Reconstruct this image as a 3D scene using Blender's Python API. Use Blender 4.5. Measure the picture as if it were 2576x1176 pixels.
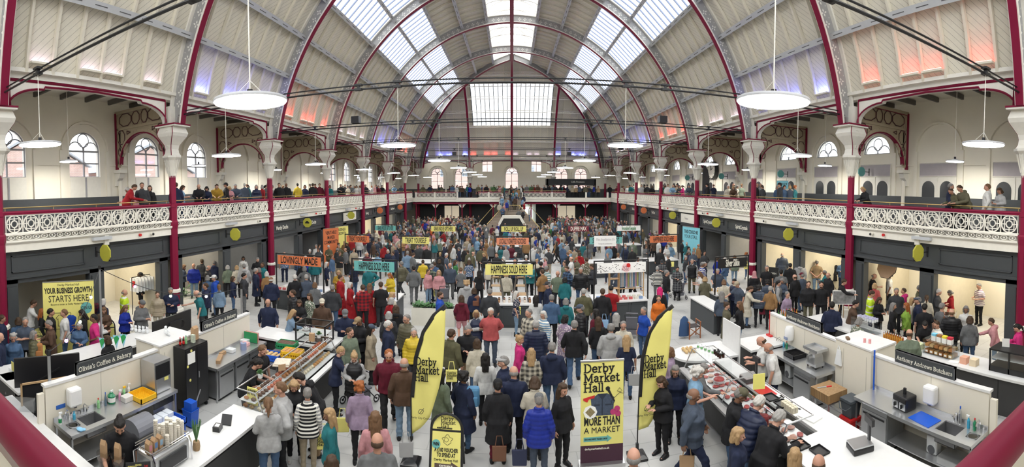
import bpy, bmesh, math, random
from mathutils import Vector, Matrix, noise
R = random.Random(7)
PI = math.pi
for o in list(bpy.data.objects): bpy.data.objects.remove(o)
SC = bpy.context.scene
COL = SC.collection
# ------------------------------------------------------------------ camera, sky, exposure
EYE = 5.55
cd = bpy.data.cameras.new('camera'); cam = bpy.data.objects.new('camera', cd); COL.objects.link(cam)
cam.location = (0, 0, EYE); cam.rotation_euler = (PI/2 - .0355, 0, 0)
cd.type = 'PANO'; cd.panorama_type = 'CENTRAL_CYLINDRICAL'
FP = 1109.82; XC = 1287.5; YC = 512.8
cd.central_cylindrical_radius = 1.0
cd.central_cylindrical_range_u_min = (0-XC)/FP; cd.central_cylindrical_range_u_max = (2576-XC)/FP
cd.central_cylindrical_range_v_min = (YC-1176)/FP; cd.central_cylindrical_range_v_max = YC/FP
cd.clip_end = 400
SC.camera = cam
SC.view_settings.view_transform = 'Standard'; SC.view_settings.look = 'None'
SC.view_settings.gamma = 1; SC.view_settings.use_curve_mapping = False
SC.view_settings.exposure = 1.76
SC.cycles.max_bounces = 6; SC.cycles.diffuse_bounces = 4; SC.cycles.glossy_bounces = 2
SC.cycles.transmission_bounces = 3; SC.cycles.transparent_max_bounces = 12
SC.cycles.caustics_reflective = False; SC.cycles.caustics_refractive = False
SC.cycles.use_light_tree = True; SC.cycles.sample_clamp_indirect = 4
w = bpy.data.worlds.new('overcast'); SC.world = w; w.use_nodes = True
nt = w.node_tree; bg = nt.nodes['Background']
tc = nt.nodes.new('ShaderNodeTexCoord'); nz = nt.nodes.new('ShaderNodeTexNoise'); nz.inputs['Scale'].default_value = 2.5
rp = nt.nodes.new('ShaderNodeValToRGB'); rp.color_ramp.elements[0].color = (.90, .94, 1, 1); rp.color_ramp.elements[1].color = (1, 1, 1, 1)
rp.color_ramp.elements[0].position = .35; rp.color_ramp.elements[1].position = .6
nt.links.new(tc.outputs['Generated'], nz.inputs['Vector']); nt.links.new(nz.outputs['Fac'], rp.inputs['Fac']); nt.links.new(rp.outputs['Color'], bg.inputs['Color'])
bg.inputs['Strength'].default_value = 1.15

def ray(px, py):
    phi = (px-XC)/FP; t = (YC-py)/FP; th = .0355
    X, Z, Y = math.sin(phi), math.cos(phi), t
    return X, Y*math.sin(th)+Z*math.cos(th), Y*math.cos(th)-Z*math.sin(th)
def F(px, py, h=0.0):
    """world point at height h that the photograph shows at (px, py)"""
    X, Y, Z = ray(px, py); s = (h-EYE)/Z
    return Vector((X*s, Y*s, h))
def FY(px, py, y):
    X, Y, Z = ray(px, py); s = y/Y
    return Vector((X*s, y, EYE+Z*s))
def FX(px, py, x):
    X, Y, Z = ray(px, py); s = x/X
    return Vector((x, Y*s, EYE+Z*s))

# ------------------------------------------------------------------ materials
MT = {}
def mat(name, col, rough=.6, metal=0, emit=0, noise_amt=.06, scale=6.0, alpha=None, bump=0, spec=None):
    if name in MT: return MT[name]
    m = bpy.data.materials.new(name); m.use_nodes = True; n = m.node_tree.nodes; l = m.node_tree.links
    b = n['Principled BSDF']; b.inputs['Roughness'].default_value = rough; b.inputs['Metallic'].default_value = metal
    c4 = (*col, 1)
    if noise_amt:
        tx = n.new('ShaderNodeTexCoord'); nz = n.new('ShaderNodeTexNoise'); nz.inputs['Scale'].default_value = scale; nz.inputs['Detail'].default_value = 2
        mx = n.new('ShaderNodeMix'); mx.data_type = 'RGBA'
        mx.inputs['A'].default_value = (*[max(0, v*(1-noise_amt)) for v in col], 1); mx.inputs['B'].default_value = (*[min(1, v*(1+noise_amt)) for v in col], 1)
        l.new(tx.outputs['Object'], nz.inputs['Vector']); l.new(nz.outputs['Fac'], mx.inputs['Factor']); l.new(mx.outputs['Result'], b.inputs['Base Color'])
        if bump:
            bp = n.new('ShaderNodeBump'); bp.inputs['Strength'].default_value = bump; bp.inputs['Distance'].default_value = .02
            l.new(nz.outputs['Fac'], bp.inputs['Height']); l.new(bp.outputs['Normal'], b.inputs['Normal'])
    else: b.inputs['Base Color'].default_value = c4
    if emit:
        b.inputs['Emission Color'].default_value = c4; b.inputs['Emission Strength'].default_value = emit
    if spec is not None: b.inputs['Specular IOR Level'].default_value = spec
    if alpha is not None: b.inputs['Alpha'].default_value = alpha
    MT[name] = m; return m
def glass(name, tint=(1, 1, 1), refl=.08):
    if name in MT: return MT[name]
    m = bpy.data.materials.new(name); m.use_nodes = True; n = m.node_tree.nodes; l = m.node_tree.links; n.clear()
    o = n.new('ShaderNodeOutputMaterial'); mx = n.new('ShaderNodeMixShader'); t = n.new('ShaderNodeBsdfTransparent'); g = n.new('ShaderNodeBsdfGlossy')
    t.inputs['Color'].default_value = (*tint, 1); g.inputs['Roughness'].default_value = .05; mx.inputs['Fac'].default_value = refl
    l.new(t.outputs[0], mx.inputs[1]); l.new(g.outputs[0], mx.inputs[2]); l.new(mx.outputs[0], o.inputs['Surface'])
    MT[name] = m; return m
def boards(name, col, pitch=.14, ang=1.0, dark=.55, wline=.1):
    """painted boarding laid on the slant, joints as thin grooves; uv in metres"""
    m = mat(name, col, .75); n = m.node_tree.nodes; l = m.node_tree.links; b = n['Principled BSDF']
    src = b.inputs['Base Color'].links[0].from_socket
    uv = n.new('ShaderNodeUVMap'); uv.uv_map = 'uv'; sp = n.new('ShaderNodeSeparateXYZ'); l.new(uv.outputs[0], sp.inputs[0])
    a = n.new('ShaderNodeMath'); a.operation = 'MULTIPLY'; a.inputs[1].default_value = ang/pitch; l.new(sp.outputs[0], a.inputs[0])
    c = n.new('ShaderNodeMath'); c.operation = 'MULTIPLY_ADD'; c.inputs[1].default_value = 1/pitch; l.new(sp.outputs[1], c.inputs[0]); l.new(a.outputs[0], c.inputs[2])
    fr = n.new('ShaderNodeMath'); fr.operation = 'FRACT'; l.new(c.outputs[0], fr.inputs[0])
    lt = n.new('ShaderNodeMath'); lt.operation = 'LESS_THAN'; lt.inputs[1].default_value = wline; l.new(fr.outputs[0], lt.inputs[0])
    mx = n.new('ShaderNodeMix'); mx.data_type = 'RGBA'; l.new(lt.outputs[0], mx.inputs['Factor']); l.new(src, mx.inputs['A'])
    mx.inputs['B'].default_value = (*[v*dark for v in col], 1); l.new(mx.outputs['Result'], b.inputs['Base Color'])
    return m
def brick(name, c1, c2, mortar, sx, sy, axis='x', ms=.01, rough=.8):
    if name in MT: return MT[name]
    m = bpy.data.materials.new(name); m.use_nodes = True; n = m.node_tree.nodes; l = m.node_tree.links; b = n['Principled BSDF']; b.inputs['Roughness'].default_value = rough
    tx = n.new('ShaderNodeTexCoord'); sp = n.new('ShaderNodeSeparateXYZ'); cb = n.new('ShaderNodeCombineXYZ'); l.new(tx.outputs['Object'], sp.inputs[0])
    l.new(sp.outputs[{'x': 'X', 'y': 'Y', 'f': 'X'}[axis]], cb.inputs[0]); l.new(sp.outputs['Y' if axis == 'f' else 'Z'], cb.inputs[1])
    bt = n.new('ShaderNodeTexBrick'); l.new(cb.outputs[0], bt.inputs['Vector']); bt.inputs['Scale'].default_value = 1
    bt.inputs['Color1'].default_value = (*c1, 1); bt.inputs['Color2'].default_value = (*c2, 1); bt.inputs['Mortar'].default_value = (*mortar, 1)
    bt.inputs['Brick Width'].default_value = sx; bt.inputs['Row Height'].default_value = sy; bt.inputs['Mortar Size'].default_value = ms
    nz = n.new('ShaderNodeTexNoise'); nz.inputs['Scale'].default_value = 1.3; l.new(tx.outputs['Object'], nz.inputs['Vector'])
    mx = n.new('ShaderNodeMix'); mx.data_type = 'RGBA'; mx.blend_type = 'MULTIPLY'; mx.inputs['Factor'].default_value = .35
    l.new(bt.outputs['Color'], mx.inputs['A']); l.new(nz.outputs['Fac'], mx.inputs['B']); l.new(mx.outputs['Result'], b.inputs['Base Color'])
    MT[name] = m; return m

CREAM = mat('cream paint', (.70, .655, .54), .7); CREAM2 = mat('cream wall paint', (.78, .74, .635), .8, noise_amt=.05, scale=1.2)
WHITE = mat('white paint', (.76, .735, .66), .6); GREYP = mat('pale grey paint', (.47, .48, .49), .6)
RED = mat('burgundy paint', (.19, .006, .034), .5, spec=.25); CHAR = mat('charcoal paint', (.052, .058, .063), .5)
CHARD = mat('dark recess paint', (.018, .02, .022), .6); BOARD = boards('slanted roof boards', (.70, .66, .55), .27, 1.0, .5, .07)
BOARD2 = boards('slanted end boards', (.68, .64, .545), .27, -1.0, .5, .07)
GLASS = glass('window glass', (.93, .96, 1)); SKYG = glass('roof glass', (.97, .99, 1), .05); CLEAR = glass('clear display glass', (.97, .98, .98), .07)
BLACK = mat('black metal', (.012, .012, .013), .45); STEEL = mat('brushed steel', (.55, .56, .57), .33, .85); WTOP = mat('white laminate', (.68, .68, .675), .35)
MAUVE = mat('mauve panel', (.40, .37, .385), .6); BRASS = mat('brass', (.62, .47, .19), .35, .8); BLACKP = mat('black plastic', (.014, .014, .016), .35)
PANEL = mat('ivory cladding', (.74, .70, .60), .4, noise_amt=.02); YEL = mat('signal yellow', (.45, .43, .05), .6); ORA = mat('sign orange', (.62, .17, .06), .6)
TEAL = mat('sign teal', (.13, .40, .38), .6); INK = mat('black ink', (.01, .01, .01), .6); PAPER = mat('white paper', (.85, .85, .82), .6)
YEL2 = mat('pale yellow cloth', (.74, .68, .20), .7, noise_amt=.04); WOOD = mat('pine wood', (.50, .33, .17), .6, noise_amt=.2, scale=9); CARD = mat('brown card', (.42, .27, .15), .8)
REDP = mat('bright red plastic', (.55, .02, .02), .4); BLUEP = mat('bright blue plastic', (.015, .10, .55), .4); GREENP = mat('bright green plastic', (.02, .25, .09), .4)
YELP = mat('yellow plastic', (.85, .50, .02), .4); GREYPL = mat('grey plastic', (.12, .125, .14), .5); LAMP = mat('lit lamp diffuser', (1, .97, .90), .5, emit=11, noise_amt=0)
LEAF = mat('green leaf', (.06, .16, .05), .6, noise_amt=.4); SHOPW = mat('shop wall paint', (.62, .57, .45), .8); LWHITE = mat('cream lettering', (.80, .78, .68), .6)

# ------------------------------------------------------------------ mesh building
class MB:
    def __init__(s): s.v = []; s.f = []; s.m = []; s.uv = []; s.mats = []; s.cm = 0
    def use(s, m):
        if m not in s.mats: s.mats.append(m)
        s.cm = s.mats.index(m); return s
    def face(s, idx, uv=None): s.f.append(idx); s.m.append(s.cm); s.uv.append(uv)
    def add(s, vs, fs):
        b = len(s.v); s.v.extend([tuple(v) for v in vs])
        for f in fs: s.face([b+i for i in f])
    def quad(s, a, b, c, d, uv=None): n = len(s.v); s.v.extend([tuple(a), tuple(b), tuple(c), tuple(d)]); s.face([n, n+1, n+2, n+3], uv)
    def box(s, x0, y0, z0, x1, y1, z1, M=None):
        vs = [(x, y, z) for z in (z0, z1) for y in (y0, y1) for x in (x0, x1)]
        if M is not None: vs = [M @ Vector(v) for v in vs]
        s.add(vs, [(0, 2, 3, 1), (4, 5, 7, 6), (0, 1, 5, 4), (2, 6, 7, 3), (0, 4, 6, 2), (1, 3, 7, 5)]); return s
    def bar(s, p, q, w, h=None, up=(0, 0, 1)):
        p = Vector(p); q = Vector(q); d = (q-p); L = d.length
        if L < 1e-6: return s
        d /= L; u = Vector(up)
        if abs(d.dot(u)) > .98: u = Vector((1, 0, 0))
        r = d.cross(u).normalized(); u = r.cross(d); h = h or w
        vs = [c + r*(i*w/2) + u*(j*h/2) for c in (p, q) for j in (-1, 1) for i in (-1, 1)]
        s.add(vs, [(0, 1, 3, 2), (4, 6, 7, 5), (0, 4, 5, 1), (2, 3, 7, 6), (0, 2, 6, 4), (1, 5, 7, 3)]); return s
    def cyl(s, p, q, r0, r1=None, n=12, cap=True):
        p = Vector(p); q = Vector(q); r1 = r0 if r1 is None else r1; d = (q-p).normalized()
        u = Vector((0, 0, 1)) if abs(d.z) < .9 else Vector((1, 0, 0)); a = d.cross(u).normalized(); b = d.cross(a)
        vs = [c + (a*math.cos(2*PI*i/n)+b*math.sin(2*PI*i/n))*r for c, r in ((p, r0), (q, r1)) for i in range(n)]
        fs = [(i, n+i, n+(i+1) % n, (i+1) % n) for i in range(n)]
        if cap: fs += [tuple(range(n)), tuple(range(2*n-1, n-1, -1))]
        s.add(vs, fs); return s
    def tube(s, pts, r, n=6, closed=False):
        pts = [Vector(p) for p in pts]; N = len(pts); vs = []; fs = []
        pa = None
        for i, p in enumerate(pts):
            d = (pts[(i+1) % N] - pts[i-1]) if closed else (pts[min(i+1, N-1)]-pts[max(i-1, 0)])
            d.normalize()
            if pa is None:
                u = Vector((0, 0, 1)) if abs(d.z) < .9 else Vector((1, 0, 0)); pa = d.cross(u).normalized()
            else: pa = (pa - d*pa.dot(d)).normalized()
            b = d.cross(pa); rr = r[i] if isinstance(r, (list, tuple)) else r
            vs += [p + (pa*math.cos(2*PI*j/n)+b*math.sin(2*PI*j/n))*rr for j in range(n)]
        for i in range(N if closed else N-1):
            k = (i+1) % N
            fs += [(i*n+j, i*n+(j+1) % n, k*n+(j+1) % n, k*n+j) for j in range(n)]
        if not closed: fs += [tuple(range(n-1, -1, -1)), tuple((N-1)*n+j for j in range(n))]
        s.add(vs, fs); return s
    def lathe(s, prof, c=(0, 0, 0), n=16, sx=1, sy=1, rot=0):
        vs = [(c[0]+r*math.cos(2*PI*i/n+rot)*sx, c[1]+r*math.sin(2*PI*i/n+rot)*sy, c[2]+z) for r, z in prof for i in range(n)]
        fs = [(k*n+i, k*n+(i+1) % n, (k+1)*n+(i+1) % n, (k+1)*n+i) for k in range(len(prof)-1) for i in range(n)]
        fs += [tuple(range(n-1, -1, -1)), tuple((len(prof)-1)*n+i for i in range(n))]
        s.add(vs, fs); return s
    def ball(s, c, r, n=10, m=6, sz=(1, 1, 1)):
        prof = [(max(1e-4, math.sin(PI*i/m)), -math.cos(PI*i/m)) for i in range(m+1)]
        vs = [(c[0]+r*q*math.cos(2*PI*i/n)*sz[0], c[1]+r*q*math.sin(2*PI*i/n)*sz[1], c[2]+r*z*sz[2]) for q, z in prof for i in range(n)]
        s.add(vs, [(k*n+i, k*n+(i+1) % n, (k+1)*n+(i+1) % n, (k+1)*n+i) for k in range(m) for i in range(n)]); return s
    def prism(s, poly, a, b, axis='x'):
        """extrude a 2-D polygon: axis x -> (y,z), y -> (x,z), z -> (x,y)"""
        mk = {'x': lambda p, t: (t, p[0], p[1]), 'y': lambda p, t: (p[0], t, p[1]), 'z': lambda p, t: (p[0], p[1], t)}[axis]
        n = len(poly); vs = [mk(p, a) for p in poly]+[mk(p, b) for p in poly]
        s.add(vs, [(i, (i+1) % n, n+(i+1) % n, n+i) for i in range(n)]+[tuple(range(n-1, -1, -1)), tuple(range(n, 2*n))]); return s
    def strip(s, A, B, a, b, axis='x'):
        """solid band between two polylines A and B with equal counts"""
        for i in range(len(A)-1): s.prism([A[i], A[i+1], B[i+1], B[i]], a, b, axis)
        return s
    def mesh(s, name):
        me = bpy.data.meshes.new(name); me.from_pydata(s.v, [], s.f)
        for m in (s.mats or [CREAM]): me.materials.append(m)
        me.polygons.foreach_set('material_index', s.m)
        if any(u is not None for u in s.uv):
            ul = me.uv_layers.new(name='uv'); k = 0
            for f, u in zip(s.f, s.uv):
                for j in range(len(f)):
                    ul.data[k].uv = u[j] if u else (0, 0); k += 1
        return me
    def build(s, name, parent=None, smooth=False, kind=None, fix=True, loc=None, bev=0, weld=False):
        me = s.mesh(name)
        if fix:
            b = bmesh.new(); b.from_mesh(me)
            if weld: bmesh.ops.remove_doubles(b, verts=b.verts, dist=1e-4)
            bmesh.ops.recalc_face_normals(b, faces=b.faces); b.to_mesh(me); b.free()
        if smooth: me.shade_smooth() if hasattr(me, 'shade_smooth') else None
        o = bpy.data.objects.new(name, me); COL.objects.link(o)
        if parent is not None: o.parent = parent
        if loc is not None: o.location = loc
        if smooth:
            me.set_sharp_from_angle(angle=.7)
        if bev:
            m = o.modifiers.new('b', 'BEVEL'); m.width = bev; m.segments = 2; m.limit_method = 'ANGLE'
        if kind: o['kind'] = kind
        return o
def tag(o, label, cat, group=None, kind=None):
    o['label'] = label; o['category'] = cat
    if group: o['group'] = group
    if kind: o['kind'] = kind
    return o
def thing(name, label, cat, loc=(0, 0, 0), rz=0, group=None):
    o = bpy.data.objects.new(name, None); COL.objects.link(o); o.empty_display_size = .2
    o.location = loc; o.rotation_euler = (0, 0, rz); tag(o, label, cat, group); return o
KIDS = {}
def dup(root, loc, rz=0, label=None, group=None, scale=None):
    r = root.copy(); COL.objects.link(r); r.location = loc; r.rotation_euler = (0, 0, rz)
    if label: r['label'] = label
    if group: r['group'] = group
    if scale: r.scale = scale
    if root.name not in KIDS: KIDS[root.name] = [(c, list(c.children)) for c in root.children]
    for ch, gs in KIDS[root.name]:
        c = ch.copy(); COL.objects.link(c); c.parent = r
        for g in gs: d = g.copy(); COL.objects.link(d); d.parent = c
    return r
def text(name, s, size, m, parent=None, loc=(0, 0, 0), rot=(PI/2, 0, 0), sx=1, bold=0, ext=.003, align='CENTER', spacing=1, shear=0):
    c = bpy.data.curves.new(name, 'FONT'); c.body = s; c.size = size; c.extrude = ext; c.offset = bold; c.align_x = align; c.align_y = 'CENTER'
    c.space_line = spacing; c.resolution_u = 2; c.shear = shear
    o = bpy.data.objects.new(name, c); COL.objects.link(o)
    dg = bpy.context.evaluated_depsgraph_get(); me = bpy.data.meshes.new_from_object(o.evaluated_get(dg))
    bpy.data.objects.remove(o); me.materials.clear(); me.materials.append(m)
    o = bpy.data.objects.new(name, me); COL.objects.link(o); o.location = loc; o.rotation_euler = rot; o.scale = (sx, 1, 1)
    if parent is not None: o.parent = parent
    return o
def _g(w, *st): return (w, [[tuple(float(v)/100 for v in p.split(',')) for p in q.split()] for q in st])
GL = {'D': _g(.78, '15,0 15,72', '4,72 38,72 60,60 68,36 60,12 38,0 4,0'), 'e': _g(.56, '8,26 48,27 42,44 27,50 12,42 7,25 13,6 28,0 46,8'), 'r': _g(.44, '15,0 15,48 4,48', '4,0 28,0', '15,30 24,46 38,48'), 'b': _g(.6, '3,74 13,74 13,0', '13,36 28,49 46,42 53,25 46,7 28,0 13,10'),
  'y': _g(.56, '12,48 29,3', '46,48 22,-15 8,-20', '2,48 22,48', '36,48 55,48'), 'M': _g(.95, '15,0 15,72 46,12 77,72 77,0', '4,0 27,0', '66,0 90,0', '4,72 17,72', '76,72 90,72'), 'a': _g(.56, '8,42 24,50 40,42 40,2 50,0', '40,28 20,28 7,15 20,0 40,10'), 'k': _g(.56, '3,74 13,74 13,0', '4,0 23,0', '13,20 42,48', '33,48 52,48', '24,30 45,0', '36,0 55,0'),
  't': _g(.38, '16,66 16,8 24,0 36,5', '3,48 33,48'), 'H': _g(.82, '15,0 15,72', '64,0 64,72', '15,37 64,37', '4,0 27,0', '4,72 27,72', '53,0 76,0', '53,72 76,72'), 'l': _g(.28, '3,74 13,74 13,0', '3,0 25,0'), ' ': (.28, []),
  'O': _g(.8, '38,0 14,10 7,36 14,62 38,72 62,62 69,36 62,10 38,0'), 'C': _g(.72, '64,56 52,70 34,72 14,62 7,36 14,10 36,0 54,4 65,16'), 'o': _g(.56, '27,0 12,6 6,25 12,43 27,50 42,43 48,25 42,6 27,0'), 'i': _g(.3, '4,48 14,48 14,0', '4,0 25,0', '12,68 16,68'), 'v': _g(.54, '10,48 26,0 43,48', '2,48 20,48', '34,48 52,48'), "'": _g(.16, '7,74 6,56'),
  's': _g(.46, '37,40 30,49 16,49 8,38 16,28 30,23 38,12 28,1 14,1 6,11'), 'f': _g(.34, '14,0 14,60 22,73 34,70', '3,48 28,48', '4,0 25,0'), '&': _g(.76, '68,0 22,52 26,68 40,68 44,54 12,26 10,8 24,0 44,6 62,34'), 'B': _g(.68, '15,0 15,72', '4,72 38,72 54,56 38,39 15,39', '38,39 60,22 40,0 4,0'), 'A': _g(.76, '12,0 37,72 62,0', '22,26 52,26', '2,0 23,0', '51,0 73,0'),
  'n': _g(.6, '4,48 14,48 14,0', '4,0 25,0', '14,34 28,49 42,42 42,0', '34,0 54,0'), 'h': _g(.6, '4,74 14,74 14,0', '4,0 25,0', '14,34 28,49 42,42 42,0', '34,0 54,0'), 'd': _g(.6, '34,74 46,74 46,0 56,0', '46,36 32,49 14,42 7,25 14,7 32,0 46,10'), 'w': _g(.78, '10,48 24,0 39,44 54,0 68,48', '2,48 20,48', '58,48 76,48'), 'u': _g(.58, '4,48 14,48 14,10 28,0 42,12', '34,48 44,48 44,0 54,0'), 'c': _g(.5, '43,40 30,50 12,43 6,25 12,6 28,0 44,9')}
def slab(s, size, m, parent, loc, rot=(PI/2, 0, 0), align='L', lead=.85, wt=.095, name='lettering', sx=1):
    """rounded slab-serif lettering in the local x-y plane"""
    mb = MB().use(m)
    for r, ln in enumerate(s.split('\n')):
        W_ = sum(GL[c][0] for c in ln)*size; x = 0 if align == 'L' else -W_/2; y = -r*size*lead-size*.36
        for c in ln:
            adv, st = GL[c]
            for q in st:
                P_ = [Vector((x+u*size, y+v*size, 0)) for u, v in q]; n = len(P_)
                for i in range(n-1):
                    a, b = P_[i], P_[i+1]; d = (b-a).normalized()*size*wt*.35; hz = abs(d.y) < abs(d.x)*.3; w_ = size*wt*(.75 if hz else 1.1)
                    mb.bar(a-(d if i == 0 else d*0), b+(d if i == n-2 else d*0), w_, .004, (0, 0, 1))
                    if i: mb.cyl(a-Vector((0, 0, .002)), a+Vector((0, 0, .002)), size*wt*.5, n=8)
            x += adv*size
    o = mb.build(name, parent, fix=False); o.location = loc; o.rotation_euler = rot; o.scale = (sx, 1, 1); return o
def struct(mb, name, **k): return mb.build(name, kind='structure', **k)
# ------------------------------------------------------------------ the hall
W = 14.0
def CY(k): return -2.42 + 8.452*k
YH = 51.2; AR, BR, ZC = 14.2, 14.75, 6.25          # roof surface: half ellipse
A2, B2 = 13.45, 14.0                               # rib soffit
YE = 69.3; GZ = 4.2; XW = 18.0
D = math.radians
def ES(t, a=AR, b=BR): return a*math.cos(t), ZC+b*math.sin(t)
# floor
FL = brick('pale stone paving', (.60, .60, .585), (.55, .55, .535), (.44, .44, .43), .9, .6, 'f', .012, .5)
f = MB().use(FL); f.box(-30, -1, -.2, 30, 74, 0); struct(f, 'floor')
# roof boards + rafters + skylights
PUR = [24.6, 33.9, 43.3, 52.6, 62.0, 71.3, 80.7]
T0 = 14.3
def surf(mb, t0, t1, y0, y1, side, n, inward=0):
    """patch of the barrel between angles t0..t1; yy may be a function of t"""
    for i in range(n):
        a = D(t0+(t1-t0)*i/n); b = D(t0+(t1-t0)*(i+1)/n)
        xa, za = ES(a, AR-inward, BR-inward); xb, zb = ES(b, AR-inward, BR-inward)
        ya1 = y1(a) if callable(y1) else y1; yb1 = y1(b) if callable(y1) else y1
        s = side
        mb.quad((s*xa, y0, za), (s*xa, ya1, za), (s*xb, yb1, zb), (s*xb, y0, zb), [(-y0, a*14.4), (-ya1, a*14.4), (-yb1, b*14.4), (-y0, b*14.4)])
def surfE(mb, t0, t1, n, xw=None, x0=None):
    for i in range(n):
        a = D(t0+(t1-t0)*i/n); b = D(t0+(t1-t0)*(i+1)/n)
        ra, za = ES(a); rb, zb = ES(b)
        for s in (-1, 1):
            xa0 = x0 or 0; xa1 = min(ra, xw) if xw else ra; xb1 = min(rb, xw) if xw else rb
            if xa1 <= xa0: continue
            mb.quad((s*xa0, YH+ra, za), (s*xa1, YH+ra, za), (s*xb1, YH+rb, zb), (s*min(xa0, xb1), YH+rb, zb), [(xa0, a*14.4), (xa1, a*14.4), (xb1, b*14.4), (xa0, b*14.4)])
hipy = lambda a: YH+AR*math.cos(a)
bd = MB().use(BOARD)
for s in (-1, 1):
    surf(bd, T0, 43.3, -1, hipy, s, 6); surf(bd, 62, 80.7, -1, hipy, s, 3)
ceiling = struct(bd, 'ceiling', fix=False)
be = MB().use(BOARD2)
surfE(be, T0, 33.9, 4); surfE(be, 33.9, 62, 5, None, 5.5); surfE(be, 62, 89.5, 5)
struct(be, 'ceiling_end', fix=False, parent=ceiling)
# rafters
rf = MB().use(CREAM)
def rafter(y, t0, t1, s, n=5, w=.11, d=.16):
    A = []; B = []
    for i in range(n+1):
        t = D(t0+(t1-t0)*i/n); A.append((s*(AR-.01)*math.cos(t), ZC+(BR-.01)*math.sin(t))); B.append((s*(AR-d)*math.cos(t), ZC+(BR-d)*math.sin(t)))
    rf.strip(A, B, y-w/2, y+w/2, 'y')
for k in range(0, 8):
    for j in range(1, 8):
        y = CY(k)+8.452*j/8
        if y < .5: continue
        tmax = 80.7 if y < YH+2 else math.degrees(math.acos(min(1, (y-YH)/AR)))
        for s in (-1, 1):
            if tmax > T0+2: rafter(y, T0, min(43.3, tmax), s)
            if tmax > 62: rafter(y, 62, min(80.7, tmax), s, 3)
struct(rf, 'rafter', parent=ceiling, fix=True)
rf = MB().use(CREAM)
for s in (-1, 1):
    for i in range(1, 14):
        x = i*1.03
        if abs(x-6.16) < .3: continue
        tm = math.degrees(math.acos(min(1, x/AR)))
        for t0, t1 in ((T0, 33.9), (62, 88)) if x < 5.5 else ((T0, 88),):
            t1 = min(t1, tm)
            if t1 <= t0+1: continue
            A = []; B = []
            for q in range(6):
                t = D(t0+(t1-t0)*q/5); A.append((YH+(AR-.01)*math.cos(t), ZC+(BR-.01)*math.sin(t))); B.append((YH+(AR-.15)*math.cos(t), ZC+(BR-.15)*math.sin(t)))
            rf.strip(A, B, s*x-.05, s*x+.05, 'x')
struct(rf, 'rafter', parent=ceiling, fix=True)
# skylights: glass with close glazing bars
BARB = mat('blue grey glazing bar', (.20, .25, .38), .5)
n_w = 0
for s in (-1, 1):
    for k in range(0, 8):
        y0 = max(-1, CY(k)); y1 = CY(k+1)
        if y0 > hipy(D(45)): continue
        g = MB().use(SKYG)
        yf = (lambda a, y1=y1: max(y0, min(y1, hipy(a))))
        surf(g, 43.3, 62, y0, yf, s, 4)
        n_w += 1; o = struct(g, 'window_%d' % n_w, fix=False)
        b = MB().use(BARB)
        y = y0+.3
        while y < y1:
            tm = 62 if y < hipy(D(62)) else (math.degrees(math.acos((y-YH)/AR)) if y < hipy(D(43.3)) else 0)
            if tm > 44:
                for q in range(2):
                    ta = D(43.3+(tm-43.3)*q/2); tb = D(43.3+(tm-43.3)*(q+1)/2)
                    xa, za = ES(ta); xb, zb = ES(tb)
                    b.bar((s*xa*.995, y, za), (s*xb*.995, y, zb), .09, .07, (0, 1, 0))
            y += .70
        if b.f: struct(b, 'glazing_bar', parent=o, fix=False)
g = MB().use(SKYG)
surfE(g, 33.9, 62, 5, 5.5); n_w += 1; o = struct(g, 'window_%d' % n_w, fix=False)
b = MB().use(mat('dark glazing bar', (.10, .11, .13), .6))
for i in range(-9, 10):
    x = i*.61
    for q in range(5):
        ta = D(33.9+28.1*q/5); tb = D(33.9+28.1*(q+1)/5); ra, za = ES(ta); rb, zb = ES(tb)
        b.bar((x, YH+ra-.08, za-.03), (x, YH+rb-.08, zb-.03), .08 if i % 3 else .13, .1, (1, 0, 0))
struct(b, 'glazing_bar', parent=o, fix=False)
# purlins: longitudinal lattice beams (two flanges with slotted web)
pu = MB()
SLOT = mat('slot shadow grey', (.10, .10, .10), .8)
for t in PUR:
    c, sn = math.cos(D(t)), math.sin(D(t))
    for s in (-1, 1):
        yend = YH+AR*c-.2
        def P(r, y): return (s*(AR-r)*c, y, ZC+(BR-r)*sn)
        pu.use(GREYP)
        pu.bar(P(.42, -1), P(.42, yend), .26, .05, (s*c, 0, sn)); pu.bar(P(.22, -1), P(.22, yend), .05, .36, (s*c, 0, sn))
        pu.use(SLOT)
        y = .5
        while y < min(yend, 45):
            pu.bar(P(.447, y), P(.447, y+.55), .035, .004, (s*c, 0, sn)); y += 1.1
for t in PUR[:-1]:
    c, sn = math.cos(D(t)), math.sin(D(t)); h = AR*c
    pu.use(WHITE)
    for r in (.15, .62):
        pu.bar((-(AR-r)*c, YH+(AR-r)*c, ZC+(BR-r)*sn), ((AR-r)*c, YH+(AR-r)*c, ZC+(BR-r)*sn), .12, .07)
    x = -h+.5; i = 0
    while x < h-.6:
        a = .18 if i % 2 else .58; bq = .58 if i % 2 else .18
        pu.bar((x, YH+(AR-a)*c, ZC+(BR-a)*sn), (x+.6, YH+(AR-bq)*c, ZC+(BR-bq)*sn), .05, .04); x += .6; i += 1
struct(pu, 'purlin', parent=ceiling, fix=False)
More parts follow.
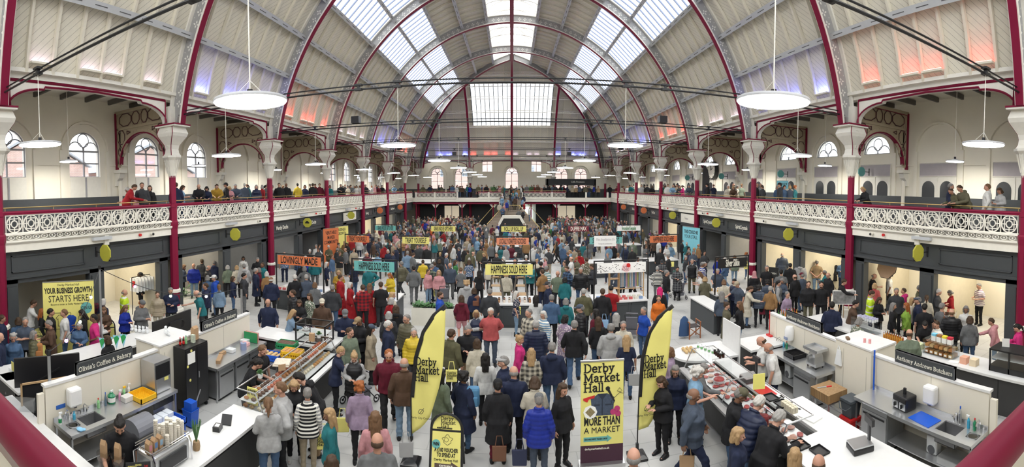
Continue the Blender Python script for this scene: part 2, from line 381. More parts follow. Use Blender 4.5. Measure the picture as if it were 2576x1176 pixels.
# wall plate at the foot of the roof, ledges and coloured up-lights
COLS = {'w': (.85, .7, 1), 'b': (.12, .16, 1), 'r': (1, .06, .05)}
led = {c: mat('uplight '+c, v, .5, emit={'w': 2.2, 'b': 22, 'r': 8}[c], noise_amt=0) for c, v in COLS.items()}
def uplight(p, q, c, lab, nrm):
    t = thing('uplight', lab, 'uplight', p, 0, 'coloured uplights at the foot of the roof')
    d = Vector(q)-Vector(p)
    m = MB().use(CREAM); m.bar(Vector((0, 0, -.04)), d+Vector((0, 0, -.04)), .22, .08); m.build('ledge', t)
    m = MB().use(led[c]); i = Vector(nrm)*.02; m.bar(d*.06+i+Vector((0, 0, .02)), d*.94+i+Vector((0, 0, .02)), .07, .03); m.build('light_strip', t)
cl = MB().use(WHITE)
for s in (-1, 1):
    cl.box(s*13.82, -1, 9.68, s*14.25, 65.2, 9.95); cl.box(s*13.6, -1, 9.86, s*14.2, 65.2, 10.0)
cl.box(-14, 65.02, 9.68, 14, 65.45, 9.95); cl.box(-14, 64.85, 9.86, 14, 65.4, 10.0)
struct(cl, 'trim_1')
pat = {-1: 'wbrwbrr', 1: 'rbwrbwr'}
cn = {'w': 'white', 'b': 'blue', 'r': 'red'}; ordn = ['nearest', 'second', 'third', 'fourth', 'fifth', 'sixth', 'seventh', 'eighth']
tu = D(15.8)
for s in (-1, 1):
    for k in range(1, 7):
        c = pat[s][k-1]
        for n_, j in enumerate((1, 3, 4, 6)):
            y = CY(k)+8.452*j/8; x, z = ES(tu, AR-.2, BR-.2)
            if abs(y - YH) > 30 and y > 57: continue
            uplight((s*x, y+.08, z), (s*x, y+.97, z), c, '%s uplight under the roof, %s of four in the %s bay on the %s' % (cn[c], ordn[n_], ordn[k-1], 'left' if s < 0 else 'right'), (-s, 0, 0))
for x0, c, nm in ((-13.4, 'b', 'left'), (-6.2, 'r', 'centre left'), (0, 'w', 'centre right'), (6.2, 'b', 'right')):
    wd = 7.2 if abs(x0) > 5 and c == 'b' else 6.2
    for n_, j in enumerate((0, 2, 3, 5)):
        x = x0+wd*j/6; uplight((x+.15, YH+13.45, 10.35), (x+.9, YH+13.45, 10.35), c, '%s uplight at the far end wall, %s of four in its %s part' % (cn[c], ordn[n_].replace('nearest', 'first'), nm), (0, -1, 0))
# ribs
WEB = mat('shaded rib web', (.33, .325, .315), .6); PET = mat('pale rosette opening', (.72, .71, .66), .7)  # web grey puts its shaded face into the colour; petals stand for openings
def petals(mb, c, ax, ay, size, nrm):
    for q in range(4):
        a = PI/4*0+q*PI/2; d = ax*math.cos(a)+ay*math.sin(a); e = ax*-math.sin(a)+ay*math.cos(a); p = c+nrm
        i0 = len(mb.v); mb.v.extend([tuple(p+d*size*.14), tuple(p+d*size*.55+e*size*.27), tuple(p+d*size), tuple(p+d*size*.55-e*size*.27)]); mb.face([i0, i0+1, i0+2, i0+3])
def rib_geo(mweb, mfl, mred, P, radial, tang, ts, yn):
    """P(t, r) -> point; r = radial setback from the roof surface"""
    hw = yn*.16
    for i in range(len(ts)-1):
        a, b = ts[i], ts[i+1]
        for mb, r0, r1, w in ((mweb, .02, .80, .05), (mfl, .70, .77, .36), (mfl, 0, .1, .40), (mred, .77, .81, .28)):
            q = [P(a, r0), P(b, r0), P(b, r1), P(a, r1)]
            vs = [p+yn*(w/2) for p in q]+[p-yn*(w/2) for p in q]
            mb.add(vs, [(0, 1, 2, 3), (7, 6, 5, 4), (0, 4, 5, 1), (3, 2, 6, 7)])
NST = 40
for k in range(1, 8):
    y = CY(k); tmax = 90 if y < YH else math.degrees(math.acos((y-YH)/AR))
    for s in ((1,) if False else (-1, 1)):
        pass
    t = thing('roof_rib', 'shaded grey perforated arched roof rib with burgundy soffit, %s from the camera' % ordn[k-1], 'roof rib', (0, y, 8.56), 0, 'arched roof ribs')
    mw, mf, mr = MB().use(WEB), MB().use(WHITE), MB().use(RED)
    for s in (-1, 1):
        P = lambda tt, r: Vector((s*(AR-r*.95)*math.cos(tt), 0, ZC+(BR-r*.95)*math.sin(tt)-8.56))
        ts = [D(9.6+(tmax-9.6)*i/NST) for i in range(NST+1)]
        rib_geo(mw, mf, mr, P, None, None, ts, Vector((0, 1, 0)))
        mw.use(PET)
        tt = 13.0; i = 0
        while tt < tmax-1:
            if min(abs(tt-p) for p in PUR+[90]) > 1.1:
                a = D(tt); c = P(a, .42); rad = Vector((s*math.cos(a), 0, math.sin(a))); tg = Vector((-s*math.sin(a), 0, math.cos(a)))
                petals(mw, c, rad, tg, .17, Vector((0, -.035, 0)))
                for e in (-1, 1):
                    cc = c+tg*.24+rad*(.2*e); petals(mw, cc, rad, tg, .035, Vector((0, -.035, 0)))
            tt += 1.95; i += 1
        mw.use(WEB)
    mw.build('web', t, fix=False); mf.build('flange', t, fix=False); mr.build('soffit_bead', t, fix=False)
# hip ribs and end ribs
def hip(label, f, yn, T=89, loc=(0, 65, 8.5)):
    t = thing('hip_rib', label, 'roof rib', loc, 0, 'ribs of the far hipped end')
    mw, mf, mr = MB().use(WEB), MB().use(WHITE), MB().use(RED); L = Vector(loc)
    ts = [D(9.6+(T-9.6)*i/30) for i in range(31)]
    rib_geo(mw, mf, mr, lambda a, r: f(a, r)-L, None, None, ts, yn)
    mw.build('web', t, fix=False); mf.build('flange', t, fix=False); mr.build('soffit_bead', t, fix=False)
for s in (-1, 1):
    hip('diagonal hip rib rising from the far %s corner column' % ('left' if s < 0 else 'right'), lambda a, r, s=s: Vector((s*(AR-r*1.2)*math.cos(a), YH+(AR-r*1.2)*math.cos(a), ZC+(BR-r*.95)*math.sin(a))), Vector((-s, 1, 0)).normalized())
for x, nm in ((-6.16, 'left of centre'), (0, 'in the centre'), (6.16, 'right of centre')):
    T = 89 if x == 0 else math.degrees(math.acos(6.16/AR))
    hip('curved rib of the far end roof, %s' % nm, lambda a, r, x=x: Vector((x, YH+(AR-r)*math.cos(a), ZC+(BR-r*.95)*math.sin(a))), Vector((1, 0, 0)), T)
rd = MB().use(RED); rd.box(-.16, -1, 20.05, .16, YH, 20.2); rd.box(-.03, -1, 20.2, .03, YH, 20.7); struct(rd, 'ridge_beam', parent=ceiling)
# lantern over the crown
ln = MB().use(WHITE); lx = AR*math.cos(D(80.7)); lz = ZC+BR*math.sin(D(80.7))
for s in (-1, 1):
    ln.box(s*lx-.1, -1, lz-.1, s*lx+.1, YH-1, lz+.25); ln.box(s*lx-.08, -1, lz+1.35, s*lx+.08, YH-1, lz+1.5)
    y = 14.0; i = 0
    while y < YH-1.5:
        ln.bar((s*lx, y, lz+.2), (s*lx, y+.7, lz+1.4), .05, .05, (1, 0, 0)); ln.bar((s*lx, y, lz+1.4), (s*lx, y+.7, lz+.2), .05, .05, (1, 0, 0)); y += .7
y = CY(2)
while y < YH:
    pts = [(lx*math.cos(a), y, lz+.2+1.3*math.sin(a)) for a in [PI*i/10 for i in range(11)]]
    ln.tube(pts, .07, 5); pts = [(lx*math.cos(a), y, lz+.1+.55*math.sin(a)) for a in [PI*i/10 for i in range(11)]]; ln.tube(pts, .06, 5)
    for i in range(1, 10):
        a = PI*i/10; ln.bar((lx*math.cos(a), y, lz+.1+.55*math.sin(a)), (lx*math.cos(a+.3*(-1)**i), y, lz+.2+1.3*math.sin(a+.3*(-1)**i)), .04)
    for s in (-1, 1): ln.bar((s*lx, y, lz+1.4), (0, y, lz+2.6), .09)
    y += 2.113
ln.bar((0, -1, lz+2.6), (0, YH-1, lz+2.6), .12)
ln.bar((-lx, YH-1, lz+.1), (lx, YH-1, lz+.1), .2); ln.bar((-lx, YH-1, lz+1.4), (0, YH-3, lz+2.6), .14); ln.bar((lx, YH-1, lz+1.4), (0, YH-3, lz+2.6), .14)
struct(ln, 'lantern_frame', parent=ceiling, fix=False)
g = MB().use(SKYG)
for s in (-1, 1):
    g.quad((s*lx, -1, lz+1.45), (s*lx, YH-1, lz+1.45), (0, YH-1, lz+2.65), (0, -1, lz+2.65)); g.quad((s*lx, -1, lz+.2), (s*lx, YH-1, lz+.2), (s*lx, YH-1, lz+1.4), (s*lx, -1, lz+1.4))
n_w += 1; struct(g, 'window_%d' % n_w, fix=False)

# ---- columns
def ogee(mb, prof, redm=None):
    vs = []; fs = []
    for hx0, hx1, hy, z in prof: vs += [(-hx0, -hy, z), (hx1, -hy, z), (hx1, hy, z), (-hx0, hy, z)]
    n = len(prof)
    for i in range(n-1): fs += [(4*i+j, 4*i+(j+1) % 4, 4*i+4+(j+1) % 4, 4*i+4+j) for j in range(4)]
    fs += [(3, 2, 1, 0), (4*n-4, 4*n-3, 4*n-2, 4*n-1)]; mb.add(vs, fs)
def make_column(label):
    t = thing('column', label, 'column', (0, 0, 0), 0, 'cast iron columns along the hall')   # +x local = towards hall centre
    m = MB().use(RED)
    m.lathe([(.30, 0), (.30, .02)], n=8, rot=PI/8)
    m.lathe([(.225, .3), (.225, 1.0), (.26, 1.02), (.26, 1.1), (.2, 1.12), (.2, 3.9), (.23, 4.1), (.23, 4.2), (.19, 4.25), (.19, 4.86), (.21, 4.88), (.21, 5.02), (.165, 5.04), (.165, 6.34)], n=8, rot=PI/8)
    m.build('shaft', t)
    m = MB().use(WHITE); m.lathe([(.40, 0), (.40, .22), (.33, .26), (.33, .34), (.25, .36)], n=8, rot=PI/8); m.lathe([(.235, .98), (.275, 1.0), (.275, 1.10), (.235, 1.14)], n=8, rot=PI/8); m.build('base', t)
    m = MB().use(WHITE)
    m.lathe([(.17, 6.3), (.2, 6.4), (.24, 6.7), (.33, 7.0), (.46, 7.12), (.46, 7.2), (.40, 7.22)], n=8, rot=PI/8)
    for i in range(16):
        a = 2*PI*i/16; m.add([(.17*math.cos(a), .17*math.sin(a), 6.2), (.2*math.cos(a-.16), .2*math.sin(a-.16), 6.36), (.2*math.cos(a+.16), .2*math.sin(a+.16), 6.36)], [(0, 1, 2)])
        m.bar((.2*math.cos(a), .2*math.sin(a), 6.4), (.36*math.cos(a), .36*math.sin(a), 7.02), .025)
    prof = [(.31, .31, .30, 7.2), (.25, .25, .24, 7.32), (.22, .22, .22, 7.5), (.25, .26, .25, 7.68), (.34, .40, .36, 7.88), (.43, .54, .46, 8.06), (.46, .60, .49, 8.2), (.43, .55, .45, 8.34), (.38, .50, .41, 8.48)]
    ogee(m, prof); m.box(-.5, -.52, 8.48, .70, .52, 8.54)
    for sy in (-1, 1):
        for r_, cx, cz in ((.14, .18, 8.18), (.09, .18, 8.18), (.07, 0, 7.6)):
            pts = [(cx+r_*math.cos(a), sy*(.455 if cz > 8 else .275), cz+r_*math.sin(a)) for a in [2*PI*i/12 for i in range(12)]]; m.tube(pts, .018, 4, True)
    m.build('capital', t)
    m = MB().use(RED); m.box(-.52, -.54, 8.54, .72, .54, 8.60)
    for i, j in ((0, 0), (1, 0), (1, 1), (0, 1)):
        pts = [((p[1]-.04)*(1 if i else 0)+(-p[0]+.04)*(0 if i else 1), (-p[2]-.005) if not j else p[2]+.005, p[3]) for p in prof]; m.tube(pts, .02, 4)
    m.build('edge_moulding', t)
    m = MB().use(STEEL); m.box(.42, -.1, 8.66, .62, .12, 8.9); m.build('floodlight', t)
    m = MB().use(WHITE); m.box(-.25, -.30, 8.6, .3, .30, 9.4); m.build('pier_block', t)
    return t
side = {-1: 'left', 1: 'right'}
col0 = None
for k in range(1, 9):
    for s in (-1, 1):
        lab = 'burgundy cast iron column with white scrolled capital, %s from the camera on the %s' % (ordn[k-1], side[s])
        if col0 is None: col0 = make_column(lab); col0.location = (s*W, CY(k), 0); col0.rotation_euler.z = 0 if s < 0 else PI
        else: dup(col0, (s*W, CY(k), 0), 0 if s < 0 else PI, lab)
for x, nm in ((-6.16, 'left'), (6.16, 'right')): dup(col0, (x, CY(8), 0), -PI/2, 'burgundy iron column carrying the far end roof, %s of the stairs' % nm)
# ---- arcade girders (longitudinal) between the capitals
def arcade(L, h0=8.6):
    """outline in (y,z) from column to column, opening below"""
    e = .42; pts = []
    for i in range(9): a = PI/2*i/8; pts.append((e+1.45*(1-math.cos(a)), h0+.05+.72*math.sin(a)))
    pts += [(e+1.5, 9.46), (L/2, 9.52), (L-e-1.5, 9.46)]
    for i in range(8, -1, -1): a = PI/2*i/8; pts.append((L-e-1.45*(1-math.cos(a)), h0+.05+.72*math.sin(a)))
    return pts
def make_arcade(L):
    pts = arcade(L); top = [(p[0], 9.88) for p in pts]
    m = MB().use(WHITE); m.strip(pts, top, -.13, .13, 'x')
    m2 = MB().use(RED)
    m2.tube([(.14, p[0], p[1]+.01) for p in pts], .042, 4)
    e = .5
    for q in (.15,): m2.tube([(q, e, 8.65), (q, e, 9.63), (q, L-e, 9.63), (q, L-e, 8.65)], .05, 4)
    return m, m2
m, m2 = make_arcade(8.452); me1, me2 = m.mesh('girder'), m2.mesh('edge_moulding')
for k in range(1, 8):
    for s in (-1, 1):
        t = thing('arcade_girder', 'white flat-arched arcade girder with burgundy edging, %s bay on the %s' % (ordn[k-1], side[s]), 'girder', (s*W, CY(k), 0), 0, 'arcade girders under the roof')
        if s > 0: t.rotation_euler.z = PI; t.location.y = CY(k+1)
        for n_, me in (('beam', me1), ('edge_moulding', me2)):
            o = bpy.data.objects.new(n_, me); COL.objects.link(o); o.parent = t
for x0, L, nm in ((-14, 7.84, 'left'), (-6.16, 12.32, 'middle'), (6.16, 7.84, 'right')):
    t = thing('arcade_girder', 'white arched girder with burgundy edging at the far end, %s opening' % nm, 'girder', (x0, CY(8), 0), -PI/2, 'arcade girders under the roof')
    m, m2 = make_arcade(L); m.build('beam', t); m2.build('edge_moulding', t)
# ---- transverse spandrel brackets column -> outer wall
def make_bracket(label):
    t = thing('arch_bracket', label, 'bracket', (0, 0, 0), 0, 'perforated arch brackets over the gallery')  # local x 0(column)..4(wall)
    m = MB().use(mat('shaded cream ironwork', (.40, .335, .235), .7)); x0, x1 = .3, 3.85; cx = 2.0; r = 1.62; zt = 9.72  # tan tone is the brackets' shadowed side put into the colour
    arc = [(cx+r*math.cos(a), 7.05+1.45*max(0, math.sin(a))) for a in [PI*i/20 for i in range(21)]]
    top = [(cx+1.78*(1 if p[0] > cx else -1)*min(1, abs(p[0]-cx)/1.45), zt) for p in arc]
    # frame members: soffit arch, top chord, mid chord, verticals, then octagon rings
    for A, hh in ((arc, .20),):
        for i in range(len(A)-1): m.bar((A[i][0], 0, A[i][1]+hh/2), (A[i+1][0], 0, A[i+1][1]+hh/2), .16, hh, (0, 0, 1)) if abs(A[i+1][0]-A[i][0]) > .1 else m.bar((A[i][0]+(.1 if A[i][0] > cx else -.1), 0, A[i][1]), (A[i+1][0]+(.1 if A[i][0] > cx else -.1), 0, A[i+1][1]), .16, .2, (1, 0, 0))
    m.box(x0, -.1, 9.62, x1+.1, .1, 9.78); m.box(x0, -.08, 8.80, x1+.1, .08, 8.92); m.box(x1-.1, -.08, 6.9, x1+.1, .08, 9.7); m.box(x0, -.08, 6.9, x0+.15, .08, 9.7)
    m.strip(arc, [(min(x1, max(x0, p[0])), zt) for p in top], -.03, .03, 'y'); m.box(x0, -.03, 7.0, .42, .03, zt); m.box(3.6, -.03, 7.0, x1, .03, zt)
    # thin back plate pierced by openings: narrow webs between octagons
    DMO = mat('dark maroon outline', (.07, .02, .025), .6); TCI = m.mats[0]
    def ring(c, rx, rz, nn=8):
        pts = [(c[0]+rx*math.cos(2*PI*(i+.5)/nn), 0, c[1]+rz*math.sin(2*PI*(i+.5)/nn)) for i in range(nn)]
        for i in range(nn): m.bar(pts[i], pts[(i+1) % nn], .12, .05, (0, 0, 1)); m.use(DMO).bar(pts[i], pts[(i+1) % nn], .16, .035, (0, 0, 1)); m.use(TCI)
    for cx_, rx in ((.95, .55), (1.72, .24), (2.35, .3), (3.15, .5)): ring((cx_, 9.28), rx, .33)
    for cx_, cz, rr in ((3.5, 8.42, .3), (3.55, 7.7, .2), (.62, 8.42, .3), (.58, 7.7, .18)): ring((cx_, cz), rr, rr*1.25)
    ring((2.95, 8.62), .16, .1, 3); ring((1.1, 8.62), .16, .1, 3)
    pl = [(.45, 9.0), (.45, 8.92)]
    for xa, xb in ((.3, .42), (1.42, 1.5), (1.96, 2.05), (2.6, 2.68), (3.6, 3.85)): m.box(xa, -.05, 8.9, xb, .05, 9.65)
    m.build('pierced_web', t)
    m = MB().use(RED); m.tube([(p[0], -.1, p[1]) for p in arc], .035, 4); m.tube([(p[0], .1, p[1]) for p in arc], .035, 4); m.box(x1-.02, -.11, 6.75, x1+.12, .11, 9.7); m.tube([(x0, -.11, 9.6), (x1, -.11, 9.6)], .02, 4)
    for i in range(len(arc)-1): m.bar((arc[i][0], 0, arc[i][1]-.01), (arc[i+1][0], 0, arc[i+1][1]-.01), .2, .03, (0, 0, 1) if abs(arc[i+1][0]-arc[i][0]) > .1 else (1, 0, 0))
    m.build('edge_moulding', t)
    m = MB().use(WHITE); m.box(3.45, -.22, 6.62, 4, .22, 6.78); m.prism([(3.55, 6.62), (4, 6.62), (4, 5.95), (3.88, 5.95), (3.82, 6.2), (3.66, 6.35)], -.16, .16, 'y'); m.build('corbel', t)
    return t
br0 = None
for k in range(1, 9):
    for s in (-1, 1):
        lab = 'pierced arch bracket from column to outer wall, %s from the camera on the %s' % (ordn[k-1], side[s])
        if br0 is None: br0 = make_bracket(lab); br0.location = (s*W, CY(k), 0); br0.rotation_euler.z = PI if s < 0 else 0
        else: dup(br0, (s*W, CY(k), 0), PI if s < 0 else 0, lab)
# ---- gallery slab, fascia, balustrades
gs = MB().use(WHITE)
for s in (-1, 1): gs.box(s*13.95, -1, 3.9, s*XW, YE, GZ)
gs.box(-13.95, 61.5, 3.9, 13.95, YE, GZ)
struct(gs, 'gallery_floor'); gs = MB().use(mat('dark gallery carpet', (.035, .035, .038), .9))
for s in (-1, 1): gs.box(s*14.1, -1, GZ, s*XW, YE, GZ+.01)
gs.box(-14.1, 61.7, GZ, 14.1, YE, GZ+.01); struct(gs, 'floor_gallery')
BAY = 8.452
def lattice_unit(mb, y0, w, z0, z1):
    cy = y0+w/2; cz = (z0+z1)/2; h = z1-z0
    def circ(r, n, th=.022, sy=1):
        p = [(0, cy+r*math.cos(2*PI*i/n)*sy, cz+r*math.sin(2*PI*i/n)) for i in range(n)]
        for i in range(n): mb.bar(p[i], p[(i+1) % n], .035, th, (1, 0, 0))
    circ(h*.48, 16, .045); circ(h*.2, 10, .045)
    q = h*.30
    for a, b in (((-q, -q), (q, -q)), ((q, -q), (q, q)), ((q, q), (-q, q)), ((-q, q), (-q, -q))): mb.bar((0, cy+a[0], cz+a[1]), (0, cy+b[0], cz+b[1]), .03, .034, (1, 0, 0))
    for a, b in ((.19, .47),):
        for dy, dz in ((1, 0), (-1, 0), (0, 1), (0, -1)): mb.bar((0, cy+dy*a*h, cz+dz*a*h), (0, cy+dy*(b+.03)*h, cz+dz*(b+.03)*h), .03, .034, (1, 0, 0))
    mb.bar((0, y0, z0), (0, y0, z1), .03, .03, (1, 0, 0))
def bal_meshes(L, n, rail=True):
    la = MB().use(WHITE)
    for i in range(n): lattice_unit(la, .25+(L-.5)*i/n, (L-.5)/n, 4.28, 4.90)
    la.box(-.03, .2, 4.88, .03, L-.2, 4.92); la.box(-.03, .2, 4.24, .03, L-.2, 4.29)
    fr = MB().use(WHITE); fr.box(-.05, .2, 3.98, .1, L-.2, 4.24); fr.box(-.12, .2, 3.96, .1, L-.2, 4.02); fr.box(-.1, .2, 4.2, .1, L-.2, 4.26)
    nn = n*2
    for i in range(nn):
        c = .25+(L-.5)*(i+.5)/nn; pts = [(-.07, c+.13*math.cos(2*PI*j/10), 4.11+.075*math.sin(2*PI*j/10)) for j in range(10)]; fr.tube(pts, .016, 4, True)
        fr.ball((-.06, c, 4.11), .035, 6, 4)
    rl = MB().use(RED); rl.box(-.06, .15, 4.92, .06, L-.15, 4.95); rl.cyl((0, .15, 4.99), (0, L-.15, 4.99), .06, n=8)
    bs = MB().use(BRASS); bs.cyl((.12, .15, 5.16), (.12, L-.15, 5.16), .022, n=6)
    for i in range(5): y = .3+(L-.6)*i/4; bs.cyl((.12, y, 4.95), (.12, y, 5.16), .012, n=5)
    gl = MB().use(CLEAR); gl.box(.115, .3, 4.3, .125, L-.3, 5.10)
    return [('lattice_panel', la.mesh('lattice')), ('frieze', fr.mesh('frieze')), ('handrail', rl.mesh('handrail')), ('brass_rail', bs.mesh('brass_rail'))]
bm = bal_meshes(BAY, 12)
def place_bal(loc, rz, lab, meshes):
    t = thing('balustrade', lab, 'balustrade', loc, rz, 'cast iron gallery balustrades')
    for n_, me in meshes:
        o = bpy.data.objects.new(n_, me); COL.objects.link(o); o.parent = t
    return t
# local -x is the hall side
for k in range(0, 8):
    for s in (-1, 1):
        nm = 'white ring-patterned iron balustrade with burgundy rail, %s bay on the %s' % ((['camera end']+ordn)[k], side[s])
        if k == 7:
            L = 61.3-CY(7); ms = bal_meshes(L, 6); place_bal((s*W, CY(7), 0), 0, nm, ms).scale.x = -1 if s < 0 else 1
        else: place_bal((s*W, CY(k), 0), 0, nm, bm).scale.x = -1 if s < 0 else 1
far_me = bal_meshes(6.3, 9)
for x, nm in ((-13.9, 'far left'), (-7.6, 'left of the stairs'), (1.45, 'right of the stairs'), (7.75, 'far right')):
    L = 6.3
    t = place_bal((x, 61.3, 0), -PI/2, 'white pierced iron balustrade across the far gallery, %s' % nm, far_me); t.scale.x = -1; t.rotation_euler.z = -PI/2; t.scale.y = -1
    t.scale.x = 1
# fascia below the balustrades
fc = MB().use(WHITE)
for s in (-1, 1): fc.box(s*13.98, -1, 3.62, s*14.25, 61.5, 4.0); fc.box(s*13.92, -1, 3.92, s*14.0, 61.5, 3.99)
for x0, x1 in ((-13.95, -1.35), (1.45, 13.95)): fc.box(x0, 61.2, 3.62, x1, 61.5, 4.0)
struct(fc, 'trim_2')
nb = MB().use(WHITE)
for x in (-10.8, -7.6, -3.2, -1.35, 1.45, 5.6, 10.4, 13.5, -13.5): nb.box(x-.12, 61.12, 3.6, x+.12, 61.34, 4.98)
struct(nb, 'trim_3')
# ---- ground floor shopfronts (charcoal)
sf = MB().use(CHAR)
for s in (-1, 1):
    X = lambda a: s*a
    sf.box(X(14.2), -1, 2.45, X(14.5), 62, 3.62); sf.box(X(14.12), -1, 3.54, X(14.25), 62, 3.62); sf.box(X(14.12), -1, 2.62, X(14.25), 62, 2.72)
    for k in range(0, 7):
        y0 = CY(k)
        for a, b in ((.22, .75), (BAY/2-.35, BAY/2+.35), (BAY-.75, BAY-.22)):
            sf.box(X(14.2), y0+a, 0, X(14.5), y0+b, 2.7); sf.box(X(14.14), y0+a+.08, .25, X(14.2), y0+b-.08, 2.35)
        for a, b in ((.5, BAY/2-.6), (BAY/2+.6, BAY-.5)):   # fascia panels
            for zz in (2.85, 3.42): sf.box(X(14.15), y0+a, zz, X(14.2), y0+b, zz+.04)
            for yy in (y0+a, y0+b-.04): sf.box(X(14.15), yy, 2.85, X(14.2), yy+.04, 3.46)
struct(sf, 'trim_4')
# shop interiors
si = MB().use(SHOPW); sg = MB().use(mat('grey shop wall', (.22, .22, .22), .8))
openL = {1: (0, 1), 2: (1, 2), 3: (2, 2), 4: (0, 0), 5: (0, 0), 6: (1, 0)}
lights_pos = []
for s in (-1, 1):
    for k in range(0, 7):
        for h_ in (0, 1):
            y0 = CY(k)+(.75 if h_ == 0 else BAY/2+.35); y1 = y0+BAY/2-1.1
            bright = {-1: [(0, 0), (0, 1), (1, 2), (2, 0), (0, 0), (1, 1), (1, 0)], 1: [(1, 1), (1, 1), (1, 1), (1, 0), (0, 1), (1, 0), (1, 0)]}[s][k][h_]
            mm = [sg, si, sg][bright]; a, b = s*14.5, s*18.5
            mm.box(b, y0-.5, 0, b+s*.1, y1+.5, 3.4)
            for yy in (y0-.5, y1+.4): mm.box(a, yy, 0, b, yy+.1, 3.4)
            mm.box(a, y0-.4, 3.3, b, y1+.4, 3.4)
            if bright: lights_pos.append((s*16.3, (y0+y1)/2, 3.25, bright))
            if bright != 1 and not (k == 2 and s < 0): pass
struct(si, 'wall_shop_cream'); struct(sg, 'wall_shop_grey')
for x, y, z, b in lights_pos:
    d = bpy.data.lights.new('shop_light', 'AREA'); d.energy = 38 if b == 1 else 12; d.size = 1.6; d.color = (1, .9, .72) if b == 1 else (1, .97, .92)
    o = bpy.data.objects.new('shop_light', d); COL.objects.link(o); o.location = (x, y, z)
# ---- outer walls with window openings
def arch_wall(mb, face, y0, y1, z0, z1, openings, thick):
    """wall in plane; face(u, z, d) -> point. openings: (uc, halfw, sill, spring) arched."""
    us = sorted(openings); cur = y0
    def blk(a, b, c, d):
        if b-a > 1e-4 and d-c > 1e-4:
            vs = [face(u, z, dd) for dd in (0, thick) for u, z in ((a, c), (b, c), (b, d), (a, d))]
            mb.add(vs, [(0, 1, 2, 3), (4, 7, 6, 5), (0, 4, 5, 1), (3, 2, 6, 7), (0, 3, 7, 4), (1, 5, 6, 2)])
    for uc, hw, sill, spring in us:
        blk(cur, uc-hw, z0, z1); blk(uc-hw, uc+hw, z0, sill)
        n = 12
        for i in range(n):
            a = PI-PI*i/n; b = PI-PI*(i+1)/n; ua, za = uc+hw*math.cos(a), spring+hw*math.sin(a); ub, zb = uc+hw*math.cos(b), spring+hw*math.sin(b)
            vs = [face(u, z, dd) for dd in (0, thick) for u, z in ((ua, za), (ub, zb), (ub, z1), (ua, z1))]
            mb.add(vs, [(0, 1, 2, 3), (4, 7, 6, 5), (0, 4, 5, 1)])
        cur = uc+hw
    blk(cur, y1, z0, z1)
WY = [8.27+4.2*i for i in range(0, 14)]
glz = {-1: [0, 1, 2, 3, 8, 9, 10, 11, 12], 1: [2, 3, 4, 6, 7, 8, 9, 10, 11]}
FRM = mat('grey window frame', (.33, .33, .34), .5)
